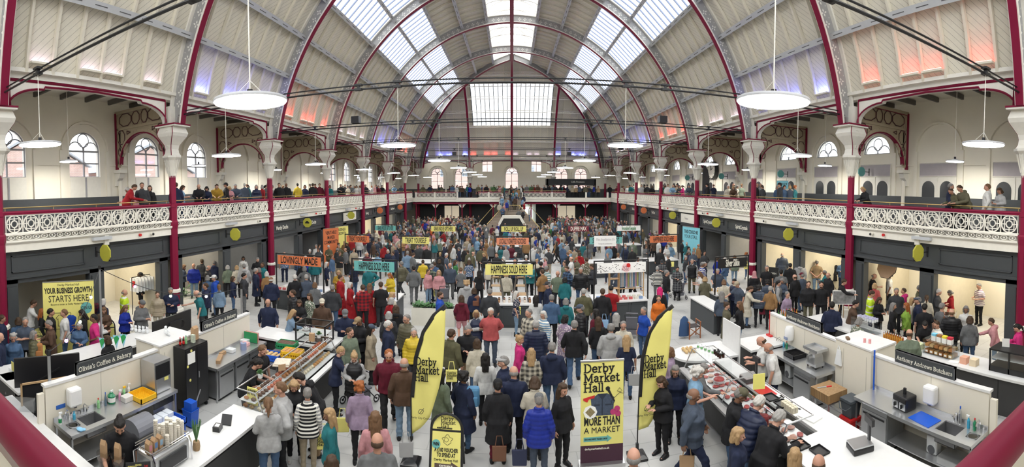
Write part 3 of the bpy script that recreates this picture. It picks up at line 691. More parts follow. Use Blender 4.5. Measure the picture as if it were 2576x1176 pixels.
for s in (-1, 1):
    mb = MB().use(CREAM2); fac = lambda u, z, d, s=s: (s*(XW+d), u, z)
    op = [(WY[i], .92 if s < 0 else 1.0, 6.42 if s < 0 else 7.7, 7.72 if s < 0 else 7.72) for i in glz[s]]
    arch_wall(mb, fac, -1, YE+.3, 0, 10.4, op, .35)
    wl = struct(mb, 'wall_left' if s < 0 else 'wall_right')
    m = MB().use(CHAR); m.box(s*(XW-.13), -1, GZ, s*(XW+.01), YE, 5.42); struct(m, 'baseboard_left' if s < 0 else 'baseboard_right')
    m = MB().use(CREAM2)
    for i, y in enumerate(WY):      # raised archivolts round every bay, pilaster strips and the string course
        r0 = 1.38
        for q in range(14):
            a, b = PI*q/14, PI*(q+1)/14
            m.bar((s*(XW-.04), y+r0*math.cos(a), 7.72+r0*math.sin(a)), (s*(XW-.04), y+r0*math.cos(b), 7.72+r0*math.sin(b)), .1, .22, (s, 0, 0))
        for e in (-1, 1): m.box(s*(XW-.09), y+e*r0-.11, GZ, s*(XW+.01), y+e*r0+.11, 7.72)
        if i % 2 == 0 and i: m.cyl((s*(XW-.12), y-2.1, GZ), (s*(XW-.12), y-2.1, 9.3), .11, n=8); m.cyl((s*(XW-.12), y-2.1, 9.3), (s*(XW-1.8), y-1.0, 10.2), .1, n=8)
        m.box(s*(XW-.05), y+1.45, 6.98, s*(XW+.01), y+2.75, 7.06)
    struct(m, 'trim_%d' % (5 if s < 0 else 6))
    for i in range(len(WY)):
        y = WY[i]; X = s*(XW+.12)
        if i in glz[s]:
            n_w += 1; hw = .92 if s < 0 else 1.0; z0 = 6.42 if s < 0 else 7.7
            g = MB().use(GLASS); pts = [(y-hw, z0), (y+hw, z0)]+[(y+hw*math.cos(PI*j/12), 7.72+hw*math.sin(PI*j/12)) for j in range(13)]
            g.prism(pts, X-.01, X+.01, 'x'); o = struct(g, 'window_%d' % n_w, fix=False)
            b = MB().use(FRM)
            b.tube([(X, p[0], p[1]) for p in pts], .05, 4, True); b.bar((X, y-hw, 7.7), (X, y+hw, 7.7), .06, .09)
            b.tube([(X, y+.33*math.cos(a), 8.24+.33*math.sin(a)) for a in [2*PI*j/14 for j in range(14)]], .03, 4, True)
            for e in (-1, 1): b.tube([(X, y+e*.46+.44*math.cos(a), 7.72+.44*math.sin(a)) for a in [PI*j/10 for j in range(11)]], .03, 4)
            if s < 0: b.bar((X, y, 6.4), (X, y, 7.9), .06, .09); b.bar((X, y-hw, 7.1), (X, y+hw, 7.1), .05, .07)
            b.build('window_frame', o, kind='structure', fix=False)
        if s < 0 and i in glz[s]:
            b = MB().use(WHITE); b.box(-XW+.001, y-.9, 4.9, -XW+.03, y+.9, 6.38); b.use(FRM); b.box(-XW+.02, y-.04, GZ, -XW+.07, y+.04, 6.4); struct(b, 'trim_%d' % (10+i))
        if s > 0:
            b = MB().use(MAUVE); b.box(XW-.06, y-1.1, 6.48, XW-.01, y+1.1, 7.1); b.use(WHITE)
            b.tube([(XW-.05, y-1.12, 6.46), (XW-.05, y+1.12, 6.46), (XW-.05, y+1.12, 7.12), (XW-.05, y-1.12, 7.12)], .035, 4, True); struct(b, 'trim_%d' % (30+i))
            d = MB().use(WHITE); d.box(XW-.05, y-1.1, GZ, XW-.005, y+1.1, 6.44); d.box(XW-.08, y-.03, GZ, XW-.04, y+.03, 6.44); dn = struct(d, 'door_%d' % (i+1))
            g = MB().use(mat('dark door glass', (.05, .055, .06), .12))
            for e in (-1, 1):
                c = y+e*.55; pts = [(c-.38, 4.75), (c+.38, 4.75)]+[(c+.38*math.cos(PI*j/10), 5.85+.38*math.sin(PI*j/10)) for j in range(11)]; g.prism(pts, XW-.07, XW-.05, 'x')
            g.build('door_pane', dn, kind='structure', fix=True)
# end wall
mb = MB().use(CREAM2); mb.box(-XW, -1.3, 0, XW, -1, 9.9); struct(mb, 'wall_back_baffle')  # added unseen wall behind the camera, open above to shape the light
mb = MB().use(CREAM2); fac = lambda u, z, d: (u, YE+d, z)
opE = [(-11.8, 1.0, 5.5, 7.75), (-7.95, 1.0, 5.5, 7.75), (0, 1.0, 5.5, 7.75), (7.8, 1.0, 5.5, 7.75), (10.9, 1.0, 5.5, 7.75), (-3.85, .8, 8.1, 10.4), (3.85, .8, 8.1, 10.4)]
op1 = [o for o in opE]
arch_wall(mb, fac, -XW, XW, 0, 12.2, op1, .35); struct(mb, 'wall_end')
m = MB().use(CHAR); m.box(-XW, YE-.03, GZ, XW, YE+.01, 5.42); struct(m, 'baseboard_end')
for uc, hw, z0, zs in opE:
    n_w += 1; g = MB().use(GLASS); pts = [(uc-hw, z0), (uc+hw, z0)]+[(uc+hw*math.cos(PI*j/12), zs+hw*math.sin(PI*j/12)) for j in range(13)]
    g.prism(pts, YE+.1, YE+.12, 'y'); o = struct(g, 'window_%d' % n_w, fix=False)
    b = MB().use(FRM); b.tube([(p[0], YE+.1, p[1]) for p in pts], .06, 4, True); b.bar((uc-hw, YE+.1, zs), (uc+hw, YE+.1, zs), .07); b.bar((uc, YE+.1, z0), (uc, YE+.1, zs+.3), .07)
    b.bar((uc-hw, YE+.1, (z0+zs)/2), (uc+hw, YE+.1, (z0+zs)/2), .06)
    b.tube([(uc+hw*.36*math.cos(a), YE+.1, zs+hw*.58+hw*.36*math.sin(a)) for a in [2*PI*j/12 for j in range(12)]], .035, 4, True)
    for e in (-1, 1): b.tube([(uc+e*hw*.5+hw*.47*math.cos(a), YE+.1, zs+hw*.47*math.sin(a)) for a in [PI*j/8 for j in range(9)]], .035, 4)
    b.build('window_frame', o, kind='structure', fix=False)
# rounded vents / fan grilles low on the end wall and arched mouldings
m = MB().use(CREAM2)
for uc, r0 in ((-11.8, 1.4), (-7.95, 1.4), (0, 1.4), (7.8, 1.4), (10.9, 1.4)):
    for q in range(14):
        a, b = PI*q/14, PI*(q+1)/14; m.bar((uc+r0*math.cos(a), YE-.05, 7.75+r0*math.sin(a)), (uc+r0*math.cos(b), YE-.05, 7.75+r0*math.sin(b)), .12, .25, (0, 1, 0))
    for e in (-1, 1): m.box(uc+e*r0-.12, YE-.1, GZ, uc+e*r0+.12, YE+.01, 7.75)
for x in (-4.2, 4.2):
    for j in range(7):
        a = PI*(j+.5)/7; m.bar((x+1.9*math.cos(a), YE-.03, GZ+.3+1.9*math.sin(a)), (x+3.2*math.cos(a), YE-.03, GZ+.3+3.0*math.sin(a)), .05)
struct(m, 'trim_7')
for x in (-4.2, 4.2):
    g = MB().use(mat('pink brick seen through fanlight', (.55, .30, .24), .8)); pts = [(x+1.5*math.cos(PI*j/14), GZ+.35+1.1*math.sin(PI*j/14)) for j in range(15)]; g.prism(pts, YE-.04, YE-.02, 'y')
    n_w += 1; o = struct(g, 'window_%d' % n_w)
    b = MB().use(BLACK)
    for j in range(1, 8): a = PI*j/8; b.bar((x, YE-.05, GZ+.35), (x+1.5*math.cos(a), YE-.05, GZ+.35+1.1*math.sin(a)), .04)
    b.build('window_frame', o, kind='structure')
# truss frame and high wall between roof foot and wall at the far end
tr = MB().use(WHITE); yt = 65.1
for z in (10.15, 11.65): tr.box(-6.0, yt, z, 6.0, yt+.12, z+.1)
for i in range(7):
    x = -6+2*i; tr.box(x-.05, yt, 10.15, x+.05, yt+.12, 11.7)
    if i < 6:
        tr.bar((x, yt+.06, 10.2), (x+2, yt+.06, 11.65), .05); tr.bar((x, yt+.06, 11.65), (x+2, yt+.06, 10.2), .05)
    for e in (-1, 1): tr.bar((x, yt, 11.2), (x+e*.35, yt, 11.65), .06)
struct(tr, 'trim_8')
# gallery ceilings
gc = MB().use(CREAM2)
for s in (-1, 1): gc.box(s*14.1, -1, 10.25, s*XW, YE, 10.4)
gc.box(-14.1, 65.4, 12.0, 14.1, YE+.3, 12.2)
struct(gc, 'ceiling_gallery')
j = MB().use(mat('dark joist', (.12, .11, .10), .8))
for s in (-1, 1):
    y = 1.0
    while y < 65: j.box(s*14.3, y, 10.0, s*(XW-.5), y+.12, 10.22); y += 1.4
struct(j, 'trim_9')
# tie rods / lighting trunking across the hall
def make_tie(lab):
    t = thing('tie_rod', lab, 'tie rod', (0, 0, 0), 0, 'black tie rods across the hall')
    m = MB().use(BLACK)
    for z, yy, rr in ((9.15, .06, .024), (8.99, 0, .034)): m.cyl((-13.5, yy, z), (13.5, yy, z), rr, n=6)
    for x in (-10.9, -3.8, 3.8, 10.9, -5.2, 5.2): m.box(x-.13, -.09, 8.95, x+.13, .09, 9.02); m.box(x-.13, -.09, 9.11, x+.13, .09, 9.17); m.box(x-.04, -.05, 8.95, x+.04, .05, 9.17)
    m.build('rods', t)
    return t
tie0 = None
for k in range(1, 8):
    lab = 'pair of black tie rods with cable trunking across the hall, %s from the camera' % ordn[k-1]
    if tie0 is None: tie0 = make_tie(lab); tie0.location = (0, CY(k), 0)
    else: dup(tie0, (0, CY(k), 0), 0, lab)
# disc pendant lamps
def make_lamp(lab, r, drop, g):
    LM = LAMP if r > .5 else mat('lit small lamp diffuser', (1, .96, .88), .5, emit=26, noise_amt=0)
    t = thing('pendant_lamp', lab, 'pendant lamp', (0, 0, 0), 0, g)
    m = MB().use(mat('lamp housing', (.55, .56, .58), .5)); m.lathe([(r*.25, .10), (r*.3, .09), (r*.35, .055), (r*.98, .05), (r, .02), (r*.99, 0), (r*.96, -.004)], n=40); m.build('housing', t, smooth=True)
    m = MB().use(LM); m.lathe([(r*.955, -.002), (r*.955, -.02)], n=40); m.build('diffuser', t)
    m = MB().use(WHITE); m.cyl((0, 0, .2), (0, 0, drop), .012, n=5)
    for i in range(3): a = 2*PI*i/3; m.cyl((r*.5*math.cos(a), r*.5*math.sin(a), .05), (0, 0, .35), .005, n=4)
    m.use(BLACKP); m.cyl((0, 0, .08), (0, 0, .2), .05, n=8); m.build('hanger', t)
    return t
lampA = lampB = None
for k in range(1, 8):
    for x, nm in ((-10.9, 'by the left arcade'), (-3.8, 'left of the middle'), (3.8, 'right of the middle'), (10.9, 'by the right arcade')):
        if k == 1 and abs(x) < 4: x *= 1.06
        lab = 'large round white disc pendant lamp %s, in the %s row' % (nm, ordn[k-1])
        p = (x, CY(k), 7.0)
        if lampA is None: lampA = make_lamp(lab, .61, 2.0, 'disc lamps over the hall'); lampA.location = p
        else: dup(lampA, p, 0, lab)
for k in range(1, 8):
    for s in (-1, 1):
        lab = 'small round disc lamp hanging over the %s gallery, %s bay' % (side[s], ordn[k-1]); p = (s*16, CY(k)+4.2, 7.0)
        if lampB is None: lampB = make_lamp(lab, .40, 3.26, 'disc lamps over the galleries'); lampB.location = p
        else: dup(lampB, p, 0, lab)
# outside: brick buildings beyond the glass
BR1 = brick('outdoor red brick', (.78, .50, .42), (.70, .42, .35), (.75, .68, .62), .23, .08, 'y', .012); BR2 = brick('outdoor red brick end', (.78, .46, .38), (.70, .38, .31), (.75, .66, .6), .23, .08, 'x', .012)  # pale brick tones carry washed-out daylight in the colour
SLATE = mat('roof slate', (.42, .45, .48), .7)
for i, (y0, y1, h, nm) in enumerate(((-4, 9.5, 8.6, 'nearest'), (10.5, 19, 7.6, 'second'), (20, 31, 7.2, 'third'), (38, 68, 11.5, 'farthest'))):
    t = thing('brick_building', 'red brick building seen through the left windows, %s' % nm, 'building', (-27, (y0+y1)/2, 0))
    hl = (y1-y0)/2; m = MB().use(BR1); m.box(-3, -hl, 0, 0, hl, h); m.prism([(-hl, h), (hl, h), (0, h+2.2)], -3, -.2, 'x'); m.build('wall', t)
    m = MB().use(SLATE); m.prism([(-hl-.2, h), (0, h+2.35), (0, h+2.55), (-hl-.4, h)], -3.2, 0, 'x'); m.prism([(hl+.2, h), (0, h+2.35), (0, h+2.55), (hl+.4, h)], -3.2, 0, 'x'); m.build('roof', t)
t = thing('brick_building', 'red brick building seen through the far end windows', 'building', (0, 80, 0))
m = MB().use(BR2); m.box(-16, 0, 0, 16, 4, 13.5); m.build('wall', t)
for x in (-12.5, -8.5, 3.6, 11):
    wf = B_ if 0 else MB().use(WHITE).box(x-.6, -.06, 7.6, x+.6, .02, 9.6).build('window', t); m = MB().use(mat('far pane', (.2, .24, .28), .2))
    for a in (0, 1):
        for b in (0, 1, 2): m.box(x-.5+a*.52, -.09, 7.7+b*.62, x-.5+a*.52+.45, -.05, 8.25+b*.62)
    m.build('pane', wf)

# ------------------------------------------------------------------ fittings and stalls
PLACES = []; BLOCK = []
RS, RN = (PI/2, 0, PI/2), (PI/2, 0, -PI/2); RFR = (PI/2, 0, 0)
def one(mb, name, label, cat, loc=(0, 0, 0), group=None, rz=0, smooth=False, bev=0):
    o = mb.build(name, loc=loc, smooth=smooth, bev=bev); o.rotation_euler.z = rz; tag(o, label, cat, group); return o
def B_(m, *b): return MB().use(m).box(*b)
# near handrail the camera looks over
t = thing('balustrade', 'burgundy tubular handrail right below the camera, crossing both lower corners', 'balustrade', (0, .59, 4.2), .0)
m = MB().use(RED); m.cyl((-3, .01, .59), (3, -.02, .56), .056, n=16); m.build('handrail', t, smooth=True)
m = MB().use(WHITE)
for i in range(9): m2_ = MB().use(WHITE); lattice_unit(m2_, -3+.667*i, .667, -.22, .44); m.v.extend([]) ; m.add([(v[1], v[0]*1, v[2]) for v in m2_.v], m2_.f)
m.box(-3, -.03, .44, 3, .03, .5); m.box(-3, -.06, -.42, 3, .06, -.2); m.build('lattice_panel', t, fix=False)
m = B_(WHITE, -3.2, -1, 3.9, 3.2, .55, 4.2); struct(m, 'gallery_floor_near')

# ---- overhead signs, octagons, clock
def octo(x, y, z, s, m, lab, small=.34):
    t = thing('hanging_sign', lab, 'sign', (x, y, z), 0, 'octagonal signs along the shopfronts')
    q = MB().use(m); q.lathe([(small, -.03), (small, .03)], n=8, rot=PI/8); o = q.build('sign_plate', t); o.rotation_euler = (PI/2, 0, 0)
    b = B_(BLACK, 0, -.02, -.02, s*.6, .02, .02); b.box(s*.56, -.04, -.2, s*.6, .04, .2); b.build('wall_bracket', t)
    return t
for k, m, c in ((1, YEL, 'yellow'), (2, YEL, 'yellow'), (3, YEL, 'yellow'), (4, YEL, 'yellow'), (5, ORA, 'orange'), (6, ORA, 'orange')):
    for s in (-1, 1):
        t = octo(s*13.6, CY(k)+4.22, 3.27, s, m, '%s octagonal hanging sign over the shops, %s bay on the %s' % (c, ordn[k-1], side[s]))
        if k == 3 and s < 0:
            q = MB().use(INK); q.box(-.16, -.04, -.05, .16, -.035, .04); q.box(-.09, -.04, .04, .09, -.035, .11); q.build('car_symbol', t)
for i, (y, x) in enumerate(((17.0, 17.2), (24.7, 17.2), (33.5, 17.2), (41, 17.2))): octo(x, y, 6.7, 1, TEAL, 'dark green octagonal sign on the right gallery wall, %s along' % ordn[i].replace('nearest', 'first'), .27)
t = thing('wall_clock', 'large round wall clock with a black rim above the right gallery', 'clock', (17.6, 36.3, 7.3))
q = MB().use(BLACK); q.cyl((0, 0, 0), (.3, 0, 0), .82, n=32); q.build('rim', t)
q = MB().use(WHITE); q.cyl((-.03, 0, 0), (.01, 0, 0), .72, n=32); q.use(INK)
for i in range(12): a = PI*i/6; q.bar((-.04, .6*math.cos(a), .6*math.sin(a)), (-.04, .68*math.cos(a), .68*math.sin(a)), .02, .04)
q.build('dial', t); q = MB().use(INK); q.bar((-.06, 0, 0), (-.06, .1, .55), .02, .04); q.bar((-.06, 0, 0), (-.06, -.3, .2), .02, .05); q.build('hand', t)
# fascia names
for y, s, w_, k in ((28.9, -1, 'Mardy Ducks', 'near'), (24.6, -1, 'Mardy Ducks', 'nearer'), (29.6, 1, 'SpiritCrystals', 'far'), (24.6, 1, 'SpiritCrystals', 'near'), (41.5, -1, 'Gaming', 'x'), (51, -1, 'Candy Parade', 'x'), (42.5, 1, 'The Den', 'x'), (50, 1, 'The Den', 'y')):
    o = text('shop_name', w_, .36, LWHITE, None, (s*14.13, y, 3.13), RS if s < 0 else RN, .8, .004)
    tag(o, 'cream shop lettering on the charcoal fascia on the %s, %s from the camera' % (side[s], {24.6: 'nearest', 28.9: 'second', 29.6: 'second', 41.5: 'third', 42.5: 'third', 51: 'fourth', 50: 'fourth'}[y]), 'lettering')
for y, s in ((36.6, -1), (33.3, 1)):
    t = thing('shop_sign', 'white rectangular sign board on the %s fascia' % side[s], 'sign', (s*14.1, y, 3.13)); B_(WHITE, -.04, -1.5, -.36, .04, 1.5, .36).build('board', t)
    text('lettering', 'Makers Yard' if s < 0 else 'Twists', .3, MAUVE, t, (-s*.05, .3, 0), RS if s < 0 else RN)
# emergency lights, cctv and alarm bells on the white fascia
ci = 0
for k in range(1, 7):
    for s in (-1, 1):
        t = one(MB().use(GREYPL if 0 else mat('light grey housing', (.5, .52, .54), .4)).box(-.07, -.45, -.06, .07, .45, .06), 'strip_light', 'grey tubular light fitting on the white fascia, %s bay on the %s' % (ordn[k-1], side[s]), 'light fitting', (s*13.88, CY(k)+2.1+2.2, 3.82), 'strip lights on the fascia')
        m = MB().use(WHITE); m.cyl((0, 0, 0), (-s*.12, 0, 0), .07, n=10); m.use(BLACK); m.ball((-s*.12, 0, -.01), .06, 10, 6); one(m, 'security_camera', 'small white dome camera on the fascia, %s bay on the %s' % (ordn[k-1], side[s]), 'camera', (s*13.96, CY(k)+BAY*.83, 3.78), 'fascia dome cameras')
        if k in (1, 3, 4):
            m = MB().use(REDP); m.cyl((0, 0, 0), (-s*.08, 0, 0), .06, n=12); one(m, 'alarm_bell', 'small red alarm sounder on the fascia, %s bay on the %s' % (ordn[k-1], side[s]), 'alarm', (s*13.96, CY(k)+BAY*.75, 3.78), 'red alarm sounders')
for s in (-1, 1):
    m = MB().use(WHITE); m.box(-.06, -.12, -.2, .06, .12, .2); one(m, 'wireless_box', 'white rounded wireless box on the dark fascia, nearest bay on the %s' % side[s], 'box', (s*13.98, 10.6, 3.72), bev=.03)
# black loudspeakers on the tie rods
for x, k, n_ in ((-8.4, 3, 'left'), (8.1, 3, 'right'), (-10.3, 5, 'far left'), (10.0, 5, 'far right'), (-6.3, 6, 'rear left'), (6.3, 6, 'rear right')):
    m = MB().use(BLACKP); m.box(-.22, -.2, -.02, .22, .2, .34); m.box(-.2, -.21, .0, .2, -.2, .32); one(m, 'loudspeaker', 'black loudspeaker on a tie rod, %s' % n_, 'loudspeaker', (x, CY(k), 9.19), 'loudspeakers on the tie rods')
# ---- banners and market stalls
def stall(x0, x1, y, txt, bm, tm, lab, gap=0, base=True, depth=1.5, sub=None, z=2.62):
    n = len(BLOCK); BLOCK.append((x0-.1, y-.1, x1+.1, y+depth)); PLACES.append(((x0+x1)/2, y-.6, 'near the %s stall' % lab)); w_ = x1-x0; cx = (x0+x1)/2
    if base:
        t = thing('stall_counter', 'charcoal panelled stall counter with white top below the %s banner' % lab, 'counter', (cx, y, 0), 0, 'charcoal market stall counters')
        m = MB().use(CHAR); m.box(-w_/2, 0, 0, w_/2, depth-.2, .9)
        for i in range(3):
            a = -w_/2+.08+i*(w_-.1)/3; b = a+(w_-.1)/3-.08
            for q in ((a, .1, b, .14), (a, .8, b, .84), (a, .1, a+.03, .84), (b-.03, .1, b, .84)): m.box(q[0], -.025, q[1], q[2], .01, q[3])
        m.build('cabinet', t); B_(WTOP, -w_/2-.04, -.04, .9, w_/2+.04, depth-.15, .95).build('counter_top', t)
    t = thing('stall_sign', '%s banner on a black stall frame' % lab, 'banner', (cx, y+.12, 0), 0, None)
    m = MB().use(BLACK)
    for s in (-1, 1): m.box(s*(w_/2+.04)-.025, -.025, .95 if base else 0, s*(w_/2+.04)+.025, .025, z)
    m.box(-w_/2-.06, -.03, z-.05, w_/2+.06, .03, z); m.build('frame', t)
    m = MB().use(bm); m.box(-w_/2+.07, -.045, z-.52, w_/2-.07, -.03, z-.1); m.build('banner', t)
    if txt: text('lettering', txt, .44, tm, t, (0, -.05, z-.32), RFR, min(.56, (w_-.36)/(len(txt)*.275)), .009, .002)
    return t
WHB = mat('white banner cloth', (.82, .82, .80), .7); MARB = mat('maroon banner cloth', (.16, .01, .025), .7)
stall(-10.5, -8.15, 17.6, 'LOVINGLY MADE', ORA, INK, 'orange LOVINGLY MADE')
stall(-6.6, -4.7, 17.3, 'HAPPINESS SOLD HERE', TEAL, INK, 'teal HAPPINESS SOLD HERE')
stall(-1.12, .9, 17.3, 'HAPPINESS SOLD HERE', YEL2, INK, 'yellow HAPPINESS SOLD HERE')
t = stall(3.35, 5.55, 17.3, '', WHB, INK, 'white spotted rose')
m = MB().use(INK)
for i in range(70):
    x = R.uniform(-1, 1); z = 2.13+R.random()*.36
    if abs(x-.2) > .26: m.lathe([(.014, 0), (.014, .002)], (0, 0, 0), 6) if 0 else m.box(x-.014, -.05, z-.014, x+.014, -.045, z+.014)
m.build('spots', t)
m = MB().use(mat('pale pink', (.8, .55, .55), .7)); m.cyl((.2, -.05, 2.31), (.2, -.046, 2.31), .19, n=24); m.use(REDP); m.cyl((.28, -.055, 2.40), (.28, -.05, 2.40), .09, n=9); m.build('rose_badge', t)
text('lettering', 'IVY\nROSE', .13, MARB, t, (.14, -.055, 2.28), RFR, 1, 0, .002, spacing=.8)
t = stall(8.6, 10.2, 17.0, 'Silver Silkie', BLACK, LWHITE, 'black lettered')
stall(-10.6, -8.9, 26.6, 'TREAT YOURSELF', ORA, INK, 'orange TREAT YOURSELF')
stall(-6.85, -5.0, 26.6, 'TREAT YOURSELF', YEL2, INK, 'yellow TREAT YOURSELF')
stall(-1.0, 1.1, 26.6, 'LOCALLY CRAFTED GOODIES', mat('salmon banner', (.72, .26, .14), .7), INK, 'salmon LOCALLY CRAFTED GOODIES')
t = stall(4.7, 6.9, 26.6, 'SEE WHAT WE\'VE GOT', TEAL, INK, 'teal and white print company')
B_(WHB, -.75, -.09, 1.95, .65, -.07, 2.6).build('cloth_sign', t); text('lettering', 'The Smallprint Co', .19, MAUVE, t, (-.05, -.1, 2.38), RFR, .85, 0, .002, shear=.2); text('lettering', 'Design & Letterpress', .12, MAUVE, t, (-.05, -.1, 2.12), RFR, .85, 0, .002)
stall(8.6, 10.6, 26.6, 'HAPPINESS SOLD HERE', ORA, INK, 'orange HAPPINESS SOLD HERE')
stall(-11.2, -9.3, 34.6, 'GRAB UNIQUE GIFTS HERE', TEAL, INK, 'teal GRAB UNIQUE GIFTS HERE')
stall(-6.5, -4.4, 34.6, 'GRAB UNIQUE GIFTS HERE', YEL2, INK, 'yellow GRAB UNIQUE GIFTS HERE')
stall(-.9, 1.2, 34.6, 'ROLL UP ROLL UP', YEL2, INK, 'yellow ROLL UP ROLL UP')
stall(4.4, 6.2, 34.6, 'DUFFIE MAX', MARB, LWHITE, 'small maroon')
stall(8.4, 10.5, 34.6, 'Personalised Keepsakes', WHB, mat('leaf green', (.04, .2, .06), .7), 'white and green')
# goods on the front stalls
def goods(cx, y, w_, kind, lab):
    n_ = 0
    pals = dict(jar=[(.5, .2, .05), (.6, .35, .1), (.3, .1, .05)], box=[(.6, .58, .5), (.5, .1, .1), (.2, .3, .5)], book=[(.5, .1, .1), (.7, .65, .6), (.1, .2, .4)], candle=[(.35, .18, .08), (.5, .2, .12), (.7, .6, .5)])
    for j in range(2):
        for i in range(9):
            x = cx-w_/2+.12+(w_-.24)*i/8; yy = y+.15+j*.3; c = R.choice(pals[kind]); mm = mat('ware %d %d %d' % tuple(int(v*100) for v in c), c, .5)
            m = MB().use(mm)
            if kind in ('jar', 'candle'): m.lathe([(.04, 0), (.045, .02), (.045, .10), (.035, .12)], n=10); m.use(PAPER if kind == 'jar' else BLACK); m.lathe([(.038, .12), (.038, .14)], n=10)
            elif kind == 'book': m.box(-.07, -.02, 0, .07, .02, .19)
            else: m.box(-.07, -.05, 0, .07, .05, .1)
            one(m, {'jar': 'jar', 'candle': 'candle_jar', 'book': 'book', 'box': 'gift_box'}[kind], 'small %s among those laid out on the %s stall' % ({'jar': 'jar', 'candle': 'candle jar', 'book': 'book', 'box': 'gift box'}[kind], lab), kind, (x, yy, .95), 'wares on the %s stall' % lab)
for cx, w_, kd, lab in ((-9.3, 2.2, 'box', 'orange LOVINGLY MADE'), (-5.65, 1.8, 'book', 'teal HAPPINESS SOLD HERE'), (-.1, 1.9, 'candle', 'yellow HAPPINESS SOLD HERE'), (4.45, 2.0, 'box', 'white spotted rose'), (9.4, 1.5, 'jar', 'black lettered')): goods(cx, 17.4, w_, kd, lab)
for x, y_ in ((-.65, 'left'), (.35, 'right')):
    t = thing('display_ladder', 'grey wooden A-frame ladder display with jars, %s one on the yellow banner stall' % y_, 'display ladder', (x, 17.9, .95))
    m = MB().use(mat('weathered grey wood', (.12, .11, .10), .7))
    for s in (-1, 1):
        for e in (-1, 1): m.bar((s*.32, e*.3, 0), (s*.12, 0, 1.25), .05, .04)
    m.build('frame', t); m = MB().use(WOOD)
    for z in (.25, .6, .95): m.box(-.3+.1*z, -.28+.2*z, z, .3-.1*z, .28-.2*z, z+.025)
    m.build('shelf', t)
t = thing('display_rack', 'pine rack hung with patterned scarves on the spotted rose stall', 'rack', (4.6, 17.9, .95))
m = MB().use(WOOD)
for x in (-.15, .95): m.box(x-.02, -.02, 0, x+.02, .02, 1.1)
m.box(-.15, -.02, 1.06, .95, .02, 1.1); m.box(-.15, -.02, .35, .95, .02, .38)
for z in (0, .4, .8, 1.2): m.box(-.55, -.15, z, -.15, .15, z+.02)
for x in (-.55, -.15): m.box(x-.01, -.15, 0, x+.01, .15, 1.22)
m.build('frame', t)
for i in range(12):
    c = [(.3, .35, .4), (.45, .42, .4), (.12, .2, .3), (.4, .25, .3), (.3, .3, .12)][i % 5]; x = -.05+.08*i
    m = MB().use(mat('scarf %d' % (i % 5), c, .9, noise_amt=.6, scale=40)); m.box(x-.03, -.05, .45, x+.03, .03, 1.06); one(m, 'scarf', 'patterned scarf hanging from the pine rack', 'scarf', (4.6, 17.9, .95), 'scarves on the pine rack')
# side counter
BLOCK.append((7.4, 15.0, 8.1, 17.3))
t = thing('stall_counter', 'charcoal corner counter with white top facing the seating area on the right', 'counter', (7.75, 15.3, 0)); B_(CHAR, -.3, -.35, 0, .3, 1.9, .9).build('cabinet', t); B_(WTOP, -.35, -.4, .9, .35, 1.95, .95).build('counter_top', t)
# folding wooden chair by it
t = thing('folding_chair', 'wooden director chair with a blue coat over it beside the right aisle', 'chair', (6.6, 15.0, 0)); m = MB().use(mat('teak', (.28, .10, .04), .5))
for x in (-.22, .22):
    for y in (-.2, .2): m.bar((x, y, 0), (x, -y*0+y, .62), .035)
m.bar((-.22, -.2, .1), (.22, -.2, .42), .03); m.bar((.22, -.2, .1), (-.22, -.2, .42), .03); m.box(-.24, -.24, .60, -.2, .24, .63); m.box(.2, -.24, .60, .24, .24, .63); m.build('frame', t)
B_(mat('dark canvas', (.05, .04, .04), .8), -.2, -.2, .42, .2, .2, .45).build('seat', t)
m = MB().use(mat('blue coat cloth', (.03, .07, .16), .9)); m.lathe([(.22, 0), (.2, .3), (.16, .6), (.05, .72)], n=10, sy=.5); one(m, 'coat', 'dark blue coat draped over the wooden chair', 'coat', (6.25, 15.0, .1), smooth=True)
# ---- big pull-up boards by the shops
def pullup(loc, rz, w_, h_, bm, lines, lab, name='banner_stand'):
    t = thing(name, lab, 'banner', loc, rz); B_(bm, -w_/2, -.01, .08, w_/2, .01, h_).build('banner', t); m = B_(mat('aluminium', (.6, .6, .6), .3, .9), -w_/2-.03, -.1, 0, w_/2+.03, .1, .08); m.box(-w_/2, -.02, h_, w_/2, .02, h_+.03); m.build('stand', t)
    for s_, sz, x, z, tm, sx, bo in lines: text('lettering', s_, sz, tm, t, (x, -.013, z), RFR, sx, bo, .002)
    return t
t = pullup((-12.7, 7.95, 0), D(62), 1.75, 2.6, YEL2, [('Derby Market Hall', .11, 0, 2.5, INK, .9, 0), ('YOUR BUSINESS GROWTH', .26, 0, 2.30, INK, .52, .010), ('STARTS HERE', .32, 0, 2.02, INK, .72, 0), ('Become a trader at Derby Market Hall', .09, -.05, 1.84, INK, .8, 0), ('JOIN US', .16, .6, 1.68, INK, .7, .003)], 'large yellow board reading YOUR BUSINESS GROWTH STARTS HERE beside the left shop')
m = MB().use(TEAL); m.cyl((.6, -.012, 1.68), (.6, -.0105, 1.68), .2, n=20); o = m.build('blue_oval', t)
m = MB().use(INK)
q = [(-.62, 1.0), (-.62, 1.55), (.05, 1.55), (.05, 1.0)]; m.tube([(a, -.014, b) for a, b in q], .008, 4, True); q = [(-.45, 1.38), (-.35, 1.48), (-.2, 1.48), (-.1, 1.38), (-.17, 1.32), (-.2, 1.36), (-.2, 1.1), (-.38, 1.1), (-.38, 1.36), (-.4, 1.32)]; m.tube([(a, -.014, b) for a, b in q], .008, 4, True)
m.tube([(.45+.14*math.cos(a), -.014, 1.3+.18*math.sin(a)) for a in [2*PI*i/14 for i in range(14)]], .008, 4, True); m.build('line_drawing', t)
